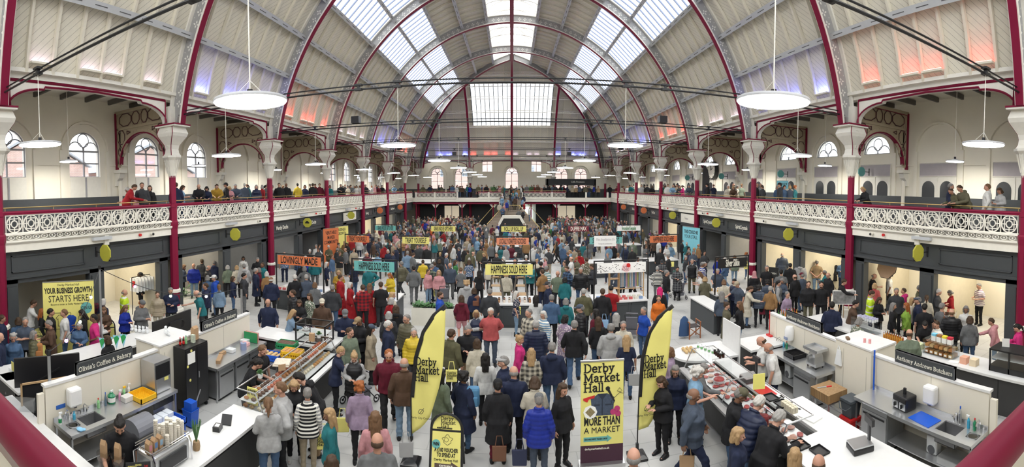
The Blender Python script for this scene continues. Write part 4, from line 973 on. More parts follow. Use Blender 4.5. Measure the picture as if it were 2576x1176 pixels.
def aboard(loc, rz, lab, full=True):
    t = thing('pavement_sign', lab, 'sign', loc, rz); m = MB().use(BLACK); w_ = .31
    for y, e in ((-.02, 0), (.45, 1)):
        pts = [(-w_, y if e else -.0, 0), (-w_, .2, .82)]+[(w_*math.cos(a)*-1, .2, .82+w_*math.sin(a)) for a in [PI*i/10 for i in range(11)]]+[(w_, y if e else 0, 0)]; m.tube(pts, .024, 6)
    m.bar((-w_, .2, .8), (w_, .2, .8), .04); m.bar((-w_, .03, .08), (w_, .03, .08), .04); m.build('frame', t)
    tl = math.atan2(.2, .82); m = MB().use(YEL2); m.box(-.28, -.008, .1, .28, .008, .80); pts = [(-.28, .84)]+[(-.28*math.cos(a), .84+.27*math.sin(a)) for a in [PI*i/12 for i in range(13)]]; m.prism(pts, -.008, .008, 'y')
    p = m.build('poster', t); p.rotation_euler.x = -tl; p.location = (0, -.01, 0)
    slab('Derby\nMarket\nHall', .085, INK, p, (-.12, -.012, 1.045), lead=.85)
    L = [('MORE THAN A MARKET', .035, -.04, .865, .8, .002)]
    if full: L += [('WIN', .08, -.2, .57, .7, .004), ('A £100 VOUCHER', .10, 0, .47, .58, .003), ('TO SPEND AT', .10, 0, .38, .58, .003), ('Derby Market Hall', .062, 0, .295, 1, 0)]
    for s_, sz, x, z, sx, bo in L:
        o = text('lettering', s_, sz, INK, p, (x, -.012, z), RFR, sx, bo, .002, spacing=.72)
    if full:
        m = MB().use(mat('arrow brown', (.09, .06, .05), .6)); m.prism([(-.22, .15), (.1, .15), (.1, .11), (.25, .19), (.1, .27), (.1, .23), (-.22, .23)], -.0125, -.009, 'y'); m.use(TEAL); m.cyl((-.2, -.0115, .57), (-.2, -.009, .57), .085, n=18); m.use(INK)
        m.tube([(.02+.09*math.cos(a)*(1+.25*math.sin(5*a)), -.012, .66+.08*math.sin(a)*(1+.2*math.cos(4*a))) for a in [2*PI*i/30 for i in range(30)]], .0035, 4, True); m.tube([(.0+.04*math.cos(a), -.012, .66+.04*math.sin(a)) for a in [2*PI*i/10 for i in range(10)]], .003, 4, True); m.build('arrow', p)
        text('lettering', 'SCAN TO SIGN UP', .045, LWHITE, p, (0.0, -.015, .19), RFR, .7, .002, .001)
    return t
aboard((-1.27, 8.2, 0), 0, 'yellow arched pavement sign offering a voucher, in front of the left feather flag')
aboard((-12.3, 9.25, 0), D(60), 'yellow arched sign beside the left shop doorway', False)
aboard((-12.9, 6.9, 0), D(62), 'yellow arched sign partly hidden left of the big yellow board', False)
# roll-up banner
t = thing('banner_stand', 'tall yellow roll-up banner reading MORE THAN A MARKET in the middle foreground', 'banner', (1.79, 8.47, 0), D(-3))
B_(YEL2, -.43, -.008, .42, .43, .008, 2.12).build('banner', t); B_(mat('dark plum', (.05, .012, .03), .6), -.43, -.009, .06, .43, .009, .42).build('banner_foot', t)
m = B_(mat('aluminium', (.6, .6, .6), .3, .9), -.46, -.12, 0, .46, .12, .07); m.box(-.44, -.02, 2.11, .44, .02, 2.14); m.box(-.01, .02, 0, .01, .04, 2.12); m.build('stand', t)
slab('Derby\nMarket\nHall', .225, INK, t, (-.375, -.012, 1.98), lead=.87, wt=.12, sx=.93)
text('lettering', 'MORE THAN', .24, INK, t, (0, -.012, .90), RFR, .53, .006, .002); text('lettering', 'A MARKET', .17, INK, t, (0, -.012, .72), RFR, .9, 0, .002)
m = MB().use(TEAL); m.prism([(-.37, .50), (.10, .50), (.10, .47), (.2, .545), (.10, .62), (.10, .59), (-.37, .59)], -.012, -.008, 'y'); m.build('arrow', t); text('lettering', 'DISCOVER EVENTS, TRADERS & MORE', .045, INK, t, (-.12, -.014, .545), RFR, .6, .001, .001)
text('lettering', 'derbymarkethall.co.uk', .055, LWHITE, t, (-.1, -.012, .35), RFR, 1, .001, .002)
m = MB().use(mat('printed denim', (.05, .07, .11), .8, noise_amt=.4, scale=30)); m.prism([(-.2, 1.02), (.22, 1.02), (.24, 1.38), (.1, 1.46), (-.08, 1.46), (-.23, 1.36)], -.013, -.009, 'y'); m.use(mat('printed denim dark', (.02, .03, .05), .8)); m.prism([(-.1, 1.46), (.1, 1.46), (.0, 1.33)], -.015, -.012, 'y'); m.box(-.01, -.015, 1.03, .01, -.012, 1.34); m.box(-.17, -.015, 1.22, -.05, -.012, 1.25); m.box(.06, -.015, 1.22, .18, -.012, 1.25); m.build('printed_jacket', t)
m = MB().use(REDP); m.prism([(-.38, 1.34), (-.3, 1.30), (-.27, 1.36), (-.16, 1.38), (-.15, 1.44), (-.38, 1.38)], -.017, -.013, 'y'); m.build('printed_sunglasses', t)
m = MB().use(INK); m.prism([(.10, 1.52), (.14, 1.55), (.26, 1.30), (.24, 1.28)], -.017, -.013, 'y'); m.cyl((.11, -.017, 1.56), (.11, -.013, 1.56), .045, n=14); m.tube([(.25, -.015, 1.28), (.2, -.015, 1.22), (.18, -.015, 1.3), (.3, -.015, 1.42), (.4, -.015, 1.5), (.35, -.015, 1.56), (.3, -.015, 1.5), (.42, -.015, 1.44)], .004, 4); m.build('printed_microphone', t)
m = MB().use(PAPER); m.cyl((-.24, -.018, 1.1), (-.24, -.014, 1.1), .14, n=8); m.use(mat('salad print', (.25, .2, .1), .8, noise_amt=.9, scale=60)); m.cyl((-.24, -.02, 1.1), (-.24, -.018, 1.1), .10, n=4); m.build('printed_plate', t)
m = MB().use(mat('berry scoop', (.45, .04, .15), .7))
for a, b in ((.22, 1.08), (.32, 1.04), (.3, 1.14)): m.cyl((a, -.02, b), (a, -.015, b), .06, n=14)
m.build('printed_scoops', t)
# feather flags
def feather(pole, right, lab, base, y, txtx):
    t = thing('feather_flag', lab, 'flag', base, 0); m = MB().use(BLACKP); m.lathe([(.26, 0), (.26, .05), (.17, .10), (.04, .13), (.04, .3)], n=4, rot=PI/4); m.build('base', t)
    pp = [FY(px, py, y)-Vector(base) for px, py in pole]; rr = [FY(px, py, y)-Vector(base) for px, py in right]
    m = MB().use(BLACK); m.tube([(0, 0, .1)]+pp, .014, 6); m.build('pole', t)
    n = 26
    def samp(L, f):
        ds = [0]
        for i in range(1, len(L)): ds.append(ds[-1]+(L[i]-L[i-1]).length)
        d = f*ds[-1]
        for i in range(1, len(L)):
            if d <= ds[i]+1e-9: u = (d-ds[i-1])/max(1e-9, ds[i]-ds[i-1]); return L[i-1].lerp(L[i], u)
        return L[-1].copy()
    sl = pp[1:]
    for nm, u0, u1, mm, th in (('sleeve', -.02, .09, BLACK, .006), ('flag_cloth', .07, 1, YEL2, 0)):
        m = MB().use(mm); G = []
        for i in range(n+1):
            a = samp(sl, i/n); b = samp(rr, i/n); row = []
            for j in range(9):
                u = u0+(u1-u0)*j/8
                if nm == 'sleeve': p = a+Vector((.065*(u/.09)*(1 if a.z < 2.6 else .7), 0, -.065*(u/.09)*max(0, (a.z-2.3)/.9)))
                else: p = a.lerp(b, u)
                p.y += .05*math.sin(u*PI)*math.sin(i*.5)*.5-th; row.append(p)
            G.append(row)
        for i in range(n):
            for j in range(8): m.quad(G[i][j], G[i][j+1], G[i+1][j+1], G[i+1][j])
        o = m.build(nm, t, smooth=True, weld=True); s = o.modifiers.new('s', 'SOLIDIFY'); s.thickness = .004
    for i, (s_, px, py) in enumerate(zip(('Derby', 'Market', 'Hall'), txtx[0], txtx[1])):
        p = FY(px, py, y)-Vector(base); slab(s_, .20, INK, t, (p.x, -.06, p.z), sx=.70, wt=.12)
    p = FY(txtx[2][0], txtx[2][1], y)-Vector(base); text('lettering', 'Derby City Council', .06, INK, t, (p.x, -.045, p.z), RFR, .9, 0, .002)
    m = MB().use(INK); m.tube([(p.x+.05*math.cos(a)*(1+.3*math.sin(2*a)), -.045, p.z+.13+.05*math.sin(a)) for a in [2*PI*i/12 for i in range(12)]], .005, 4, True); m.tube([(p.x-.03, -.045, p.z+.09), (p.x+.06, -.045, p.z+.2)], .005, 4); m.build('emblem', t)
feather([(1035, 1092), (1034, 1000), (1043, 900), (1062, 835), (1088, 793), (1120, 766)], [(1037, 1092), (1062, 1075), (1082, 1050), (1105, 975), (1114, 925), (1119, 850), (1121, 769)], 'yellow feather flag with black slab lettering, left one, with the small emblem', (-2.02, 8.49, 0), 8.49, ((1048, 1046, 1045), (906, 927, 946), (1060, 1050)))
feather([(1604, 1083), (1607, 1000), (1613, 905), (1628, 845), (1655, 797), (1691, 767)], [(1606, 1083), (1630, 1075), (1650, 1045), (1668, 975), (1679, 925), (1687, 850), (1692, 770)], 'yellow feather flag with black slab lettering, right one, beside the roll-up banner', (2.55, 8.55, 0), 8.55, ((1620, 1618, 1617), (902, 921, 940), (1625, 1042)))
# planters
for x, y, nm in ((-3.15, 17.5, 'wide white planter of leafy plants behind the left feather flag'), (-3.3, 30.0, 'small white planter farther back in the middle aisle')):
    t = thing('planter', nm, 'planter', (x, y, 0)); BLOCK.append((x-.9, y-.3, x+.9, y+.3)); wv = .88 if y < 20 else .4
    m = B_(mat('ivory planter', (.62, .60, .52), .6), -wv, -.25, 0, wv, .25, .72); m.use(CHARD); m.box(-wv+.05, -.2, .72, wv-.05, .2, .73); m.build('box', t)
    m = MB().use(LEAF)
    for i in range(150 if y < 20 else 40):
        c = Vector((R.uniform(-wv+.1, wv-.1), R.uniform(-.2, .2), .72)); a = R.uniform(0, 2*PI); d = Vector((math.cos(a), math.sin(a), R.uniform(.4, 1.4))).normalized(); L = R.uniform(.15, .34); e = d.cross(Vector((0, 0, 1))).normalized()*L*.22; tip = c+d*L+Vector((0, 0, -.05))
        n_ = len(m.v); m.v.extend([tuple(c), tuple(c+d*L*.55+e), tuple(tip), tuple(c+d*L*.55-e)]); m.face([n_, n_+1, n_+2, n_+3])
    m.build('foliage', t, fix=False)
# shop boards farther back
def board(x, y, rz, w_, h_, bm, lines, lab): pullup((x, y, 0), rz, w_, h_, bm, lines, lab)
board(-12.6, 28.9, D(70), 1.6, 2.75, ORA, [('VERITABLE\nMAKER\nCOMMUNITY', .34, 0, 2.1, INK, .7, .005)], 'large orange printed board standing beside the fourth left column')
board(-12.7, 31.2, D(70), 1.5, 2.7, YEL2, [('BUSINESS\nGROWTH', .3, 0, 2.3, INK, .7, .005)], 'large yellow printed board just behind the orange board on the left')
board(12.6, 29.2, D(-75), 2.0, 2.8, mat('sky blue board', (.22, .58, .68), .6), [('THIS COULD BE', .34, 0, 2.45, INK, .65, .008), ('YOUR STALL', .36, 0, 2.1, INK, .75, .0)], 'tall light blue board reading THIS COULD BE YOUR STALL on the right')
t = pullup((16.6, 23.6, GZ), D(-70), .9, 2.0, mat('sky blue board', (.22, .58, .68), .6), [('THIS COULD BE', .16, 0, 1.8, INK, .65, .004), ('YOUR STALL', .17, 0, 1.62, INK, .7, 0)], 'light blue pull-up banner standing on the right gallery')
m = MB().use(BLACK); pts = [(0, 0)]+[(.75*math.sin(PI*.5*i/8)**.6, 2.6*i/8+.5) for i in range(9)]; m.prism([(0, .4), (.62, .6), (.7, 2.2), (.5, 3.0), (.05, 3.5), (0, 3.4)], -.01, .01, 'y'); m.cyl((0, 0, 0), (0, 0, 3.4), .02, n=6); one(m, 'feather_flag', 'slim black feather flag on the right gallery below the clock', 'flag', (15.3, 33.2, GZ), rz=D(-60))
# kiosk on the far gallery
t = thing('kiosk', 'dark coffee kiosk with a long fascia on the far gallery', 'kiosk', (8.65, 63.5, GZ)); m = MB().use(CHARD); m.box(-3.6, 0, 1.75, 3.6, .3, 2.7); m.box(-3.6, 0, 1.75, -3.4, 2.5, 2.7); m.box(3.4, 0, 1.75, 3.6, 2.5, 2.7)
for x in (-3.6, -1.7, .9, 3.4): m.box(x, 0, 0, x+.2, .2, 1.8)
m.box(-1.7, 0, 0, 3.4, .5, 1.0); m.build('body', t); text('lettering', 'Caffe Prontoro', .36, LWHITE, t, (.9, -.02, 2.25), RFR, .9, 0, .002)
for x, n_ in ((-2.6, 'left'), (2.7, 'right')):
    t = thing('potted_palm', 'leafy potted palm on the far gallery, %s of the stair head' % n_, 'plant', (x, 62.2, GZ)); m = MB().use(CHARD); m.lathe([(.2, 0), (.25, .4)], n=10); m.build('pot', t); m = MB().use(LEAF)
    for i in range(60):
        a = R.uniform(0, 2*PI); L = R.uniform(.7, 1.2); p0 = Vector((0, 0, .4)); p1 = Vector((math.cos(a)*L*.5, math.sin(a)*L*.4, .4+L)); m.bar(p0, p1, .05, .01)
    m.build('foliage', t)
# ---- stairs at the far end with stage booth
STEP = mat('stair stone', (.30, .25, .20), .7)
m = MB().use(STEP)
for i in range(9): m.box(-1.35, 60.9-i*.32, 3.9-i*.17, 1.45, 61.25-i*.32, 4.2-(i+1)*.165+.16)
m.box(-1.6, 56.2, 2.3, 1.7, 58.2, 2.62)
for i in range(15):
    w_ = 1.7+i*.16; m.box(-w_, 56.2-(i+1)*.34, 0, w_+.1, 56.2-i*.34, 2.45-i*.165)
struct(m, 'floor_stairs'); BLOCK.append((-4.3, 49.8, 4.4, 61.3))
t = thing('stair_railing', 'brass stair railing spreading out below the far gallery', 'railing', (0, 56, 0)); m = MB().use(BRASS)
for s in (-1, 1):
    p0 = Vector((s*.95, .2, 3.35)); p1 = Vector((s*3.2, -5.1, 1.0)); m.tube([(s*.95, .2, 2.5), p0, p1, (s*3.2, -5.1, .1)], .045, 6); m.tube([(s*.95, .25, 3.35), (s*.95, .25, 2.5)], .04, 5)
    m.tube([(s*2.3, 4.9, 3.3), (s*4.2, -.9, 1.1)], .04, 5)
m.tube([(-.95, .2, 3.35), (.95, .2, 3.35)], .045, 6); m.build('handrail', t); m = MB().use(BLACK)
for i in range(14): x = -.9+1.8*i/13; m.cyl((x, .2, 2.5), (x, .2, 3.3), .015, n=4)
m.build('baluster', t)
t = thing('stage_booth', 'white framed booth with a dark front before the far stairs', 'booth', (0, 49.2, 0)); m = MB().use(WHITE); m.prism([(-1.9, .9), (-1.05, 2.45), (1.0, 2.45), (1.9, .9), (1.6, .9), (.85, 2.15), (-.9, 2.15), (-1.6, .9)], -.1, .6, 'y'); m.build('frame', t); m = MB().use(BLACK); m.prism([(-1.6, .9), (-.9, 2.15), (.85, 2.15), (1.6, .9)], 0, .1, 'y'); m.box(-2.2, -.2, 0, 2.2, .3, .95); m.build('front', t); BLOCK.append((-2.3, 48.8, 2.3, 50))
for x in (-4.4, 3.4): one(MB().use(BLACKP).box(-.35, -.3, 0, .35, .3, 1.3), 'loudspeaker', 'tall black loudspeaker cabinet %s of the far stairs' % ('left' if x < 0 else 'right'), 'loudspeaker', (x, 52.5, .0))
# undercroft of the far gallery
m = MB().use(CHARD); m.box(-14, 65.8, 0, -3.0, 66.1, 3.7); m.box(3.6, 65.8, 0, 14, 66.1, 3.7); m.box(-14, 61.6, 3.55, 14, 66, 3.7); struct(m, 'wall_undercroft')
m = MB().use(RED)
for x in (-13.6, -10.8, -7.0, -2.6, 2.7, 6.3, 10.4, 13.6): m.cyl((x, 61.7, 0), (x, 61.7, 3.5), .09, n=8)
m.box(-14, 61.4, 3.3, -1.4, 61.75, 3.55); m.box(1.5, 61.4, 3.3, 14, 61.75, 3.55)
struct(m, 'trim_50'); m = MB().use(WHITE)
for x in (-10.8, -7.0, -2.6, 2.7, 6.3, 10.4):
    for s in (-1, 1): m.prism([(x+s*.1, 3.3), (x+s*.55, 3.3), (x+s*.1, 2.75)], 61.65, 61.75, 'y')
struct(m, 'trim_51')
for x, w_, c, nm in ((-9, 2.2, (.62, .58, .48), 'warm lit shop window under the far gallery on the left'), (8.2, 2.6, (.62, .58, .46), 'warm lit shop window under the far gallery on the right')):
    t = thing('shop_window', nm, 'window', (x, 65.7, 1.0)); B_(mat('lit shop glow', (.9, .78, .58), .6, emit=.12, noise_amt=0), -w_/2, -.02, 0, w_/2, .0, 1.9).build('pane', t); m = MB().use(BLACK); m.box(-w_/2-.05, -.06, -.05, w_/2+.05, 0, 0); m.box(-w_/2-.05, -.06, 1.9, w_/2+.05, 0, 1.95); m.box(-.03, -.06, 0, .03, -.01, 1.9); m.build('frame', t)
n_w += 1; struct(B_(mat('daylit exit glass', (.85, .95, 1), .5, emit=.5, noise_amt=0), 1.0, 68.6, 0, 3.2, 68.65, 2.6), 'window_%d' % n_w)
# ------------------------------------------------------------------ the two near food stalls
BLOCK += [(-11, 3.5, -4.6, 12.6), (4.2, 3.5, 11, 12.2)]
def partition(s, label, segs, x, h=1.66):
    t = thing('partition_wall', label, 'partition', (s*x, 0, 0)); m = MB().use(PANEL)
    for a, b in segs:
        m.box(-.05, a, 0, .05, b, h)
    m.build('panels', t); m = MB().use(WTOP)
    for a, b in segs: m.box(-.075, a-.03, h, .075, b, h+.05)
    m.build('cap', t); m = MB().use(mat('joint shadow', (.42, .40, .34), .7))
    for a, b in segs:
        y = a+1.4
        while y < b-.3: m.box(-.053, y-.006, 0, .053, y+.006, h); y += 1.4
    m.build('joint_strip', t); m = MB().use(PANEL); m.box(-.04, segs[0][0]-.16, 0, .04, segs[0][0]-.02, h-.12); m.build('end_post', t)
partition(-1, 'ivory partition wall behind the coffee stall sinks on the left', [(4.26, 7.4), (8.65, 11.4)], 7.85); partition(1, 'ivory partition wall behind the butchers sinks on the right', [(3.96, 7.05), (8.3, 11.5)], 7.75)
def tower(x0, x1, y0, y1, lab):
    t = thing('service_tower', lab, 'cupboard', ((x0+x1)/2, (y0+y1)/2, 0)); a, b = (x1-x0)/2, (y1-y0)/2; B_(PANEL, -a, -b, 0, a, b, 1.77).build('body', t); B_(WTOP, -a-.02, -b-.02, 1.77, a+.02, b+.02, 1.81).build('top', t)
    m = MB().use(mat('joint shadow', (.42, .40, .34), .7)); s = 1 if x0 < 0 else -1; m.box(s*a-.002, -b+.15, 0, s*a+.004*s, -b+.16, 1.6); m.box(s*a-.002, b-.3, 0, s*a+.004*s, b-.29, 1.6); m.build('door_joint', t)
tower(-8.6, -7.72, 7.4, 8.65, 'ivory service tower beside the black cabinet in the coffee stall'); tower(7.62, 8.5, 7.05, 8.3, 'ivory service tower with a white top in the butchers stall')
def name_board(x, y0, y1, z, txt, s, lab):
    t = thing('name_board', lab, 'sign', (x, (y0+y1)/2, z)); L = (y1-y0)/2; m = MB().use(CHAR); m.box(-.03, -L, 0, .03, L, .30); m.use(mat('board rim', (.09, .095, .10), .5))
    for q in ((-L, 0, L, .025), (-L, .275, L, .30), (-L, 0, -L+.025, .3), (L-.025, 0, L, .3)): m.box(-.04, q[0], q[1], .04, q[2], q[3])
    m.build('board', t); slab(txt, .128 if s < 0 else .116, mat('bright cream lettering', (.95, .93, .82), .6), t, (-s*.043, 0, .15), RS if s < 0 else RN, 'C', wt=.10)
name_board(-7.83, 5.03, 6.58, 1.68, "Olivia's Coffee & Bakery", -1, 'charcoal name board with cream lettering above the near coffee sinks'); name_board(-7.83, 9.1, 10.72, 1.68, "Olivia's Coffee & Bakery", -1, 'charcoal name board with cream lettering above the coffee stall fridges')
name_board(7.73, 4.77, 6.38, 1.68, 'Anthony Andrews Butchers', 1, 'charcoal name board with cream lettering above the air fryer'); name_board(7.73, 9.0, 10.6, 1.68, 'Anthony Andrews Butchers', 1, 'charcoal name board with cream lettering by the round towel dispenser')
STL = mat('stainless worktop', (.62, .63, .64), .28, .8, noise_amt=.03)
def worktop(s, xw, y0, y1, lab, sinks=(), shelf=True):
    """steel bench against the partition; local x runs from the wall (0) towards the hall"""
    t = thing('steel_worktop', lab, 'worktop', (xw, 0, 0)); t.scale.x = -s; W_ = .68; m = MB().use(STL)
    cur = y0
    for cy, r in sorted(sinks):
        m.box(0, cur, .89, W_, cy-r, .92); m.box(0, cy-r, .89, .14, cy+r, .92); m.box(W_-.14, cy-r, .89, W_, cy+r, .92); cur = cy+r
    m.box(0, cur, .89, W_, y1, .92); m.box(0, y0, .92, .02, y1, 1.0); m.box(W_-.02, y0, .85, W_, y1, .89); m.box(0, y0, .85, W_, y0+.02, .89)
    m.build('top', t); m = MB().use(STEEL)
    for y in (y0+.04, y1-.04):
        for x in (.05, W_-.05): m.box(x-.02, y-.02, 0, x+.02, y+.02, .87)
    m.build('frame', t)
    if shelf: B_(STL, .05, y0+.05, .28, W_-.04, y1-.05, .30).build('shelf', t)
    for cy, r in sinks:
        m = MB().use(mat('sink bowl steel', (.30, .30, .31), .35, .7)); big = r > .18
        if big:
            m.box(.14, cy-r, .66, W_-.14, cy+r, .67)
            for q in ((.14, cy-r, .15, cy+r), (W_-.15, cy-r, W_-.14, cy+r), (.14, cy-r, W_-.14, cy-r+.01), (.14, cy+r-.01, W_-.14, cy+r)): m.box(q[0], q[1], .66, q[2], q[3], .905)
        else:
            m.box(.14, cy-r, .74, W_-.14, cy+r, .75); m.use(STL); m.box(.14, cy-r, .89, .24, cy+r, .92); m.box(W_-.24, cy-r, .89, W_-.14, cy+r, .92); m.use(mat('sink bowl steel', (.30, .30, .31), .35, .7))
            m.tube([(.34+.105*math.cos(a), cy+.105*math.sin(a), .915) for a in [2*PI*i/16 for i in range(16)]], .012, 5, True)
        m.build('sink_bowl', t); m = MB().use(mat('chrome', (.7, .7, .72), .12, 1))
        for e in (-1, 1): m.cyl((.08, cy+e*.08, .92), (.08, cy+e*.08, 1.0), .014, n=8); m.bar((.08, cy+e*.08, 1.0), (.08, cy+e*.14, 1.02), .015)
        m.tube([(.08, cy, .92), (.08, cy, 1.08), (.12, cy, 1.14), (.2, cy, 1.13), (.24, cy, 1.06)], .014, 6); m.build('tap', t)
worktop(-1, -7.79, 4.42, 7.36, 'steel sink worktop along the coffee stall partition, nearer one', ((4.68, .13), (5.12, .24))); worktop(-1, -7.79, 8.85, 11.3, 'steel worktop over three fridges in the coffee stall, farther one', (), False)
worktop(1, 7.69, 3.95, 7.0, 'steel sink worktop along the butchers partition, nearer one', ((4.1, .12), (4.62, .24))); worktop(1, 7.69, 8.35, 11.45, 'steel sink worktop of the butchers stall, farther one', ((10.75, .24),))
def fridge(x, y, s, lab, g=None, w_=.66, h_=.84):
    t = thing('undercounter_fridge', lab, 'fridge', (x, y, 0), PI/2 if s < 0 else -PI/2, g)   # local -y faces the hall
    B_(mat('fridge steel', (.40, .41, .42), .35, .8), -w_/2, 0, .06, w_/2, .55, h_).build('body', t); dr = B_(STEEL, -w_/2+.01, -.04, .1, w_/2-.01, 0, h_-.1).build('door', t); B_(BLACK, -w_/2+.06, -.05, h_-.19, w_/2-.06, -.035, h_-.15).build('handle', dr); B_(mat('fridge steel', (.40, .41, .42), .35, .8), -w_/2, -.03, h_-.09, w_/2, 0, h_).build('control_panel', t); B_(BLACK, -w_/2+.03, .03, 0, w_/2-.03, .5, .06).build('plinth', t)
for i, (y, n_) in enumerate(((9.28, 'nearest'), (10.02, 'middle'), (10.76, 'farthest'))): fridge(-7.16, y, -1, 'stainless undercounter fridge in the coffee stall, %s of three' % n_, 'coffee stall fridges').__class__
fridge(7.02, 6.35, 1, 'stainless undercounter fridge below the nearer butchers worktop', None, .74, .88); fridge(7.02, 8.9, 1, 'stainless undercounter fridge beside the chopping block', None, .7)
# black cabinet on castors
t = thing('storage_cabinet', 'tall black metal cabinet on castors with pinned notice', 'cabinet', (-7.5, 8.28, 0)); m = MB().use(BLACK); m.box(-.2, -.43, .12, .2, .43, 1.68); m.build('body', t)
for s in (-1, 1): dr = B_(BLACKP, .2, min(s*.01, s*.42), .15, .215, max(s*.01, s*.42), 1.64).build('door', t)
m = MB().use(STEEL); m.box(.215, .03, .85, .235, .06, 1.0); m.build('handle', dr); m = MB().use(BLACKP)
for x in (-.15, .15):
    for y in (-.38, .38): m.cyl((x, y-.02, .055), (x, y+.02, .055), .055, n=12)
m.build('castor', t); m = B_(PAPER, .216, -.36, 1.28, .219, -.08, 1.56); m.use(YEL2); 
for a, b in ((-.22, 1.60), (-.36, 1.24), (-.28, .88)): m.cyl((.216, a, b), (.222, a, b), .035, n=14)
m.build('notice', t)
def bottle(mb_, r, h, body, cap, c=(0, 0, 0), label=None, spray=False):
    mb_.use(body); mb_.lathe([(r*.9, 0), (r, .01), (r, h*.6), (r*.45, h*.78), (r*.4, h*.86)], c, 12)
    if label: mb_.use(label); mb_.lathe([(r*1.02, h*.15), (r*1.02, h*.5)], c, 12)
    mb_.use(cap)
    if spray: mb_.box(c[0]-.015, c[1]-.02, c[2]+h*.86, c[0]+.015, c[1]+.05, c[2]+h); mb_.bar((c[0], c[1]+.04, c[2]+h*.9), (c[0], c[1]+.05, c[2]+h*.8), .012)
    else: mb_.lathe([(r*.42, h*.86), (r*.42, h)], c, 10)
GB = mat('green bottle plastic', (.02, .22, .10), .2); BB = mat('blue liquid bottle', (.05, .35, .55), .2); WB = mat('white bottle plastic', (.75, .77, .78), .3); PB = mat('pink bottle', (.75, .35, .55), .3); CB = mat('cola bottle', (.05, .01, .005), .1); LB = mat('pale green bottle', (.25, .55, .25), .2)
def bot(x, y, z, r, h, b, c, lab, l=None, sp=False, n='bottle'): m = MB(); bottle(m, r, h, b, c, (0, 0, 0), l, sp); return one(m, n, lab, 'bottle', (x, y, z), smooth=False)
# left bench things
bot(-7.62, 4.48, .92, .035, .24, WB, WB, 'white spray bottle at the near end of the coffee sinks', GREENP, True); bot(-7.62, 4.82, .92, .032, .17, BB, BB, 'blue soap bottle between the two coffee sinks'); bot(-7.7, 5.5, .92, .035, .22, LB, REDP, 'green washing-up bottle with red cap beside the coffee sink')
bot(-7.68, 5.68, .92, .025, .30, mat('steel blue flask', (.10, .16, .22), .3), BLUEP, 'slim blue capped flask beside the green jug'); bot(-7.7, 5.86, .92, .09, .28, GB, WB, 'large dark green cleaning jug with pump and cloth', PAPER, True); bot(-7.68, 6.08, .92, .03, .23, PB, WB, 'pink spray bottle in the coffee stall', None, True)
bot(-7.70, 6.22, .92, .035, .26, LB, YELP, 'green and yellow spray bottle by the partition', None, True); bot(-7.72, 6.38, .92, .032, .27, WB, WB, 'white trigger spray nearest the yellow crate', None, True)
def dryer(x, y, z, s, lab):
    t = thing('hand_dryer', lab, 'dispenser', (x, y, z)); m = MB().use(mat('glossy white plastic', (.8, .8, .8), .2)); m.box(min(0, -s*.2), -.15, 0, max(0, -s*.2), .15, .38); o = m.build('casing', t, bev=.045); B_(GREYPL, -s*.14-.02, -.03, -.03, -s*.14+.02, .03, .02).build('nozzle', t)
dryer(-7.8, 4.88, 1.16, -1, 'white wall dispenser above the coffee sinks'); dryer(7.7, 5.3, 1.12, 1, 'white wall dispenser above the nearer butchers worktop')
t = thing('towel_dispenser', 'white rounded paper towel dispenser on the farther butchers partition', 'dispenser', (7.6, 10.3, 1.2)); m = MB().use(mat('glossy white plastic', (.8, .8, .8), .2)); m.lathe([(.13, 0), (.14, .1), (.14, .3), (.1, .38)], n=20); m.build('casing', t, smooth=True); B_(mat('dispenser window', (.2, .25, .4), .2), -.145, -.08, .02, -.12, .08, .1).build('window', t)
m = B_(mat('blue notice', (.03, .12, .45), .5), 0, 0, 0, .012, .22, .08); one(m, 'wall_notice', 'small blue handwash notice on the coffee partition', 'notice', (-7.8, 4.5, 1.14))
m = MB().use(YELP)
for q in ((-.24, -.24, .24, -.22), (-.24, .22, .24, .24), (-.24, -.24, -.22, .24), (.22, -.24, .24, .24)): m.box(q[0], q[1], 0, q[2], q[3], .11)
m.box(-.24, -.24, 0, .24, .24, .01)
for i in range(8):
    for j in range(8): m.cyl((-.19+.054*i, -.19+.054*j, .01), (-.19+.054*i, -.19+.054*j, .09), .006, n=4)
one(m, 'dish_rack', 'yellow plastic dishwasher rack on the coffee worktop', 'rack', (-7.42, 6.52, .92))
t = thing('ice_machine', 'steel ice machine with dark front at the end of the coffee worktop', 'machine', (-7.52, 7.05, .92)); B_(STEEL, -.24, -.24, 0, .22, .28, .72).build('body', t); B_(BLACKP, .22, -.2, .34, .235, .24, .66).build('front_panel', t); B_(STL, .22, -.2, .02, .24, .24, .33).build('hatch', t); B_(YEL2, .24, .05, .25, .243, .18, .33).build('warning_label', t)
m = B_(mat('clear tub', (.7, .68, .66), .2), -.09, -.12, 0, .09, .12, .12); m.use(mat('beans', (.35, .2, .18), .8)); m.box(-.08, -.11, .02, .08, .11, .08); one(m, 'storage_tub', 'clear lidded tub beside the yellow dish rack', 'tub', (-7.55, 6.18, .92), bev=.01)
m = MB().use(mat('blue cloth', (.25, .5, .72), .9)); m.ball((0, 0, .02), .09, 10, 5, (1, .7, .3)); m.ball((.05, .05, .02), .05, 8, 5, (1, 1, .5)); one(m, 'cleaning_cloth', 'crumpled light blue cloth on the coffee worktop edge', 'cloth', (-7.2, 4.68, .92))
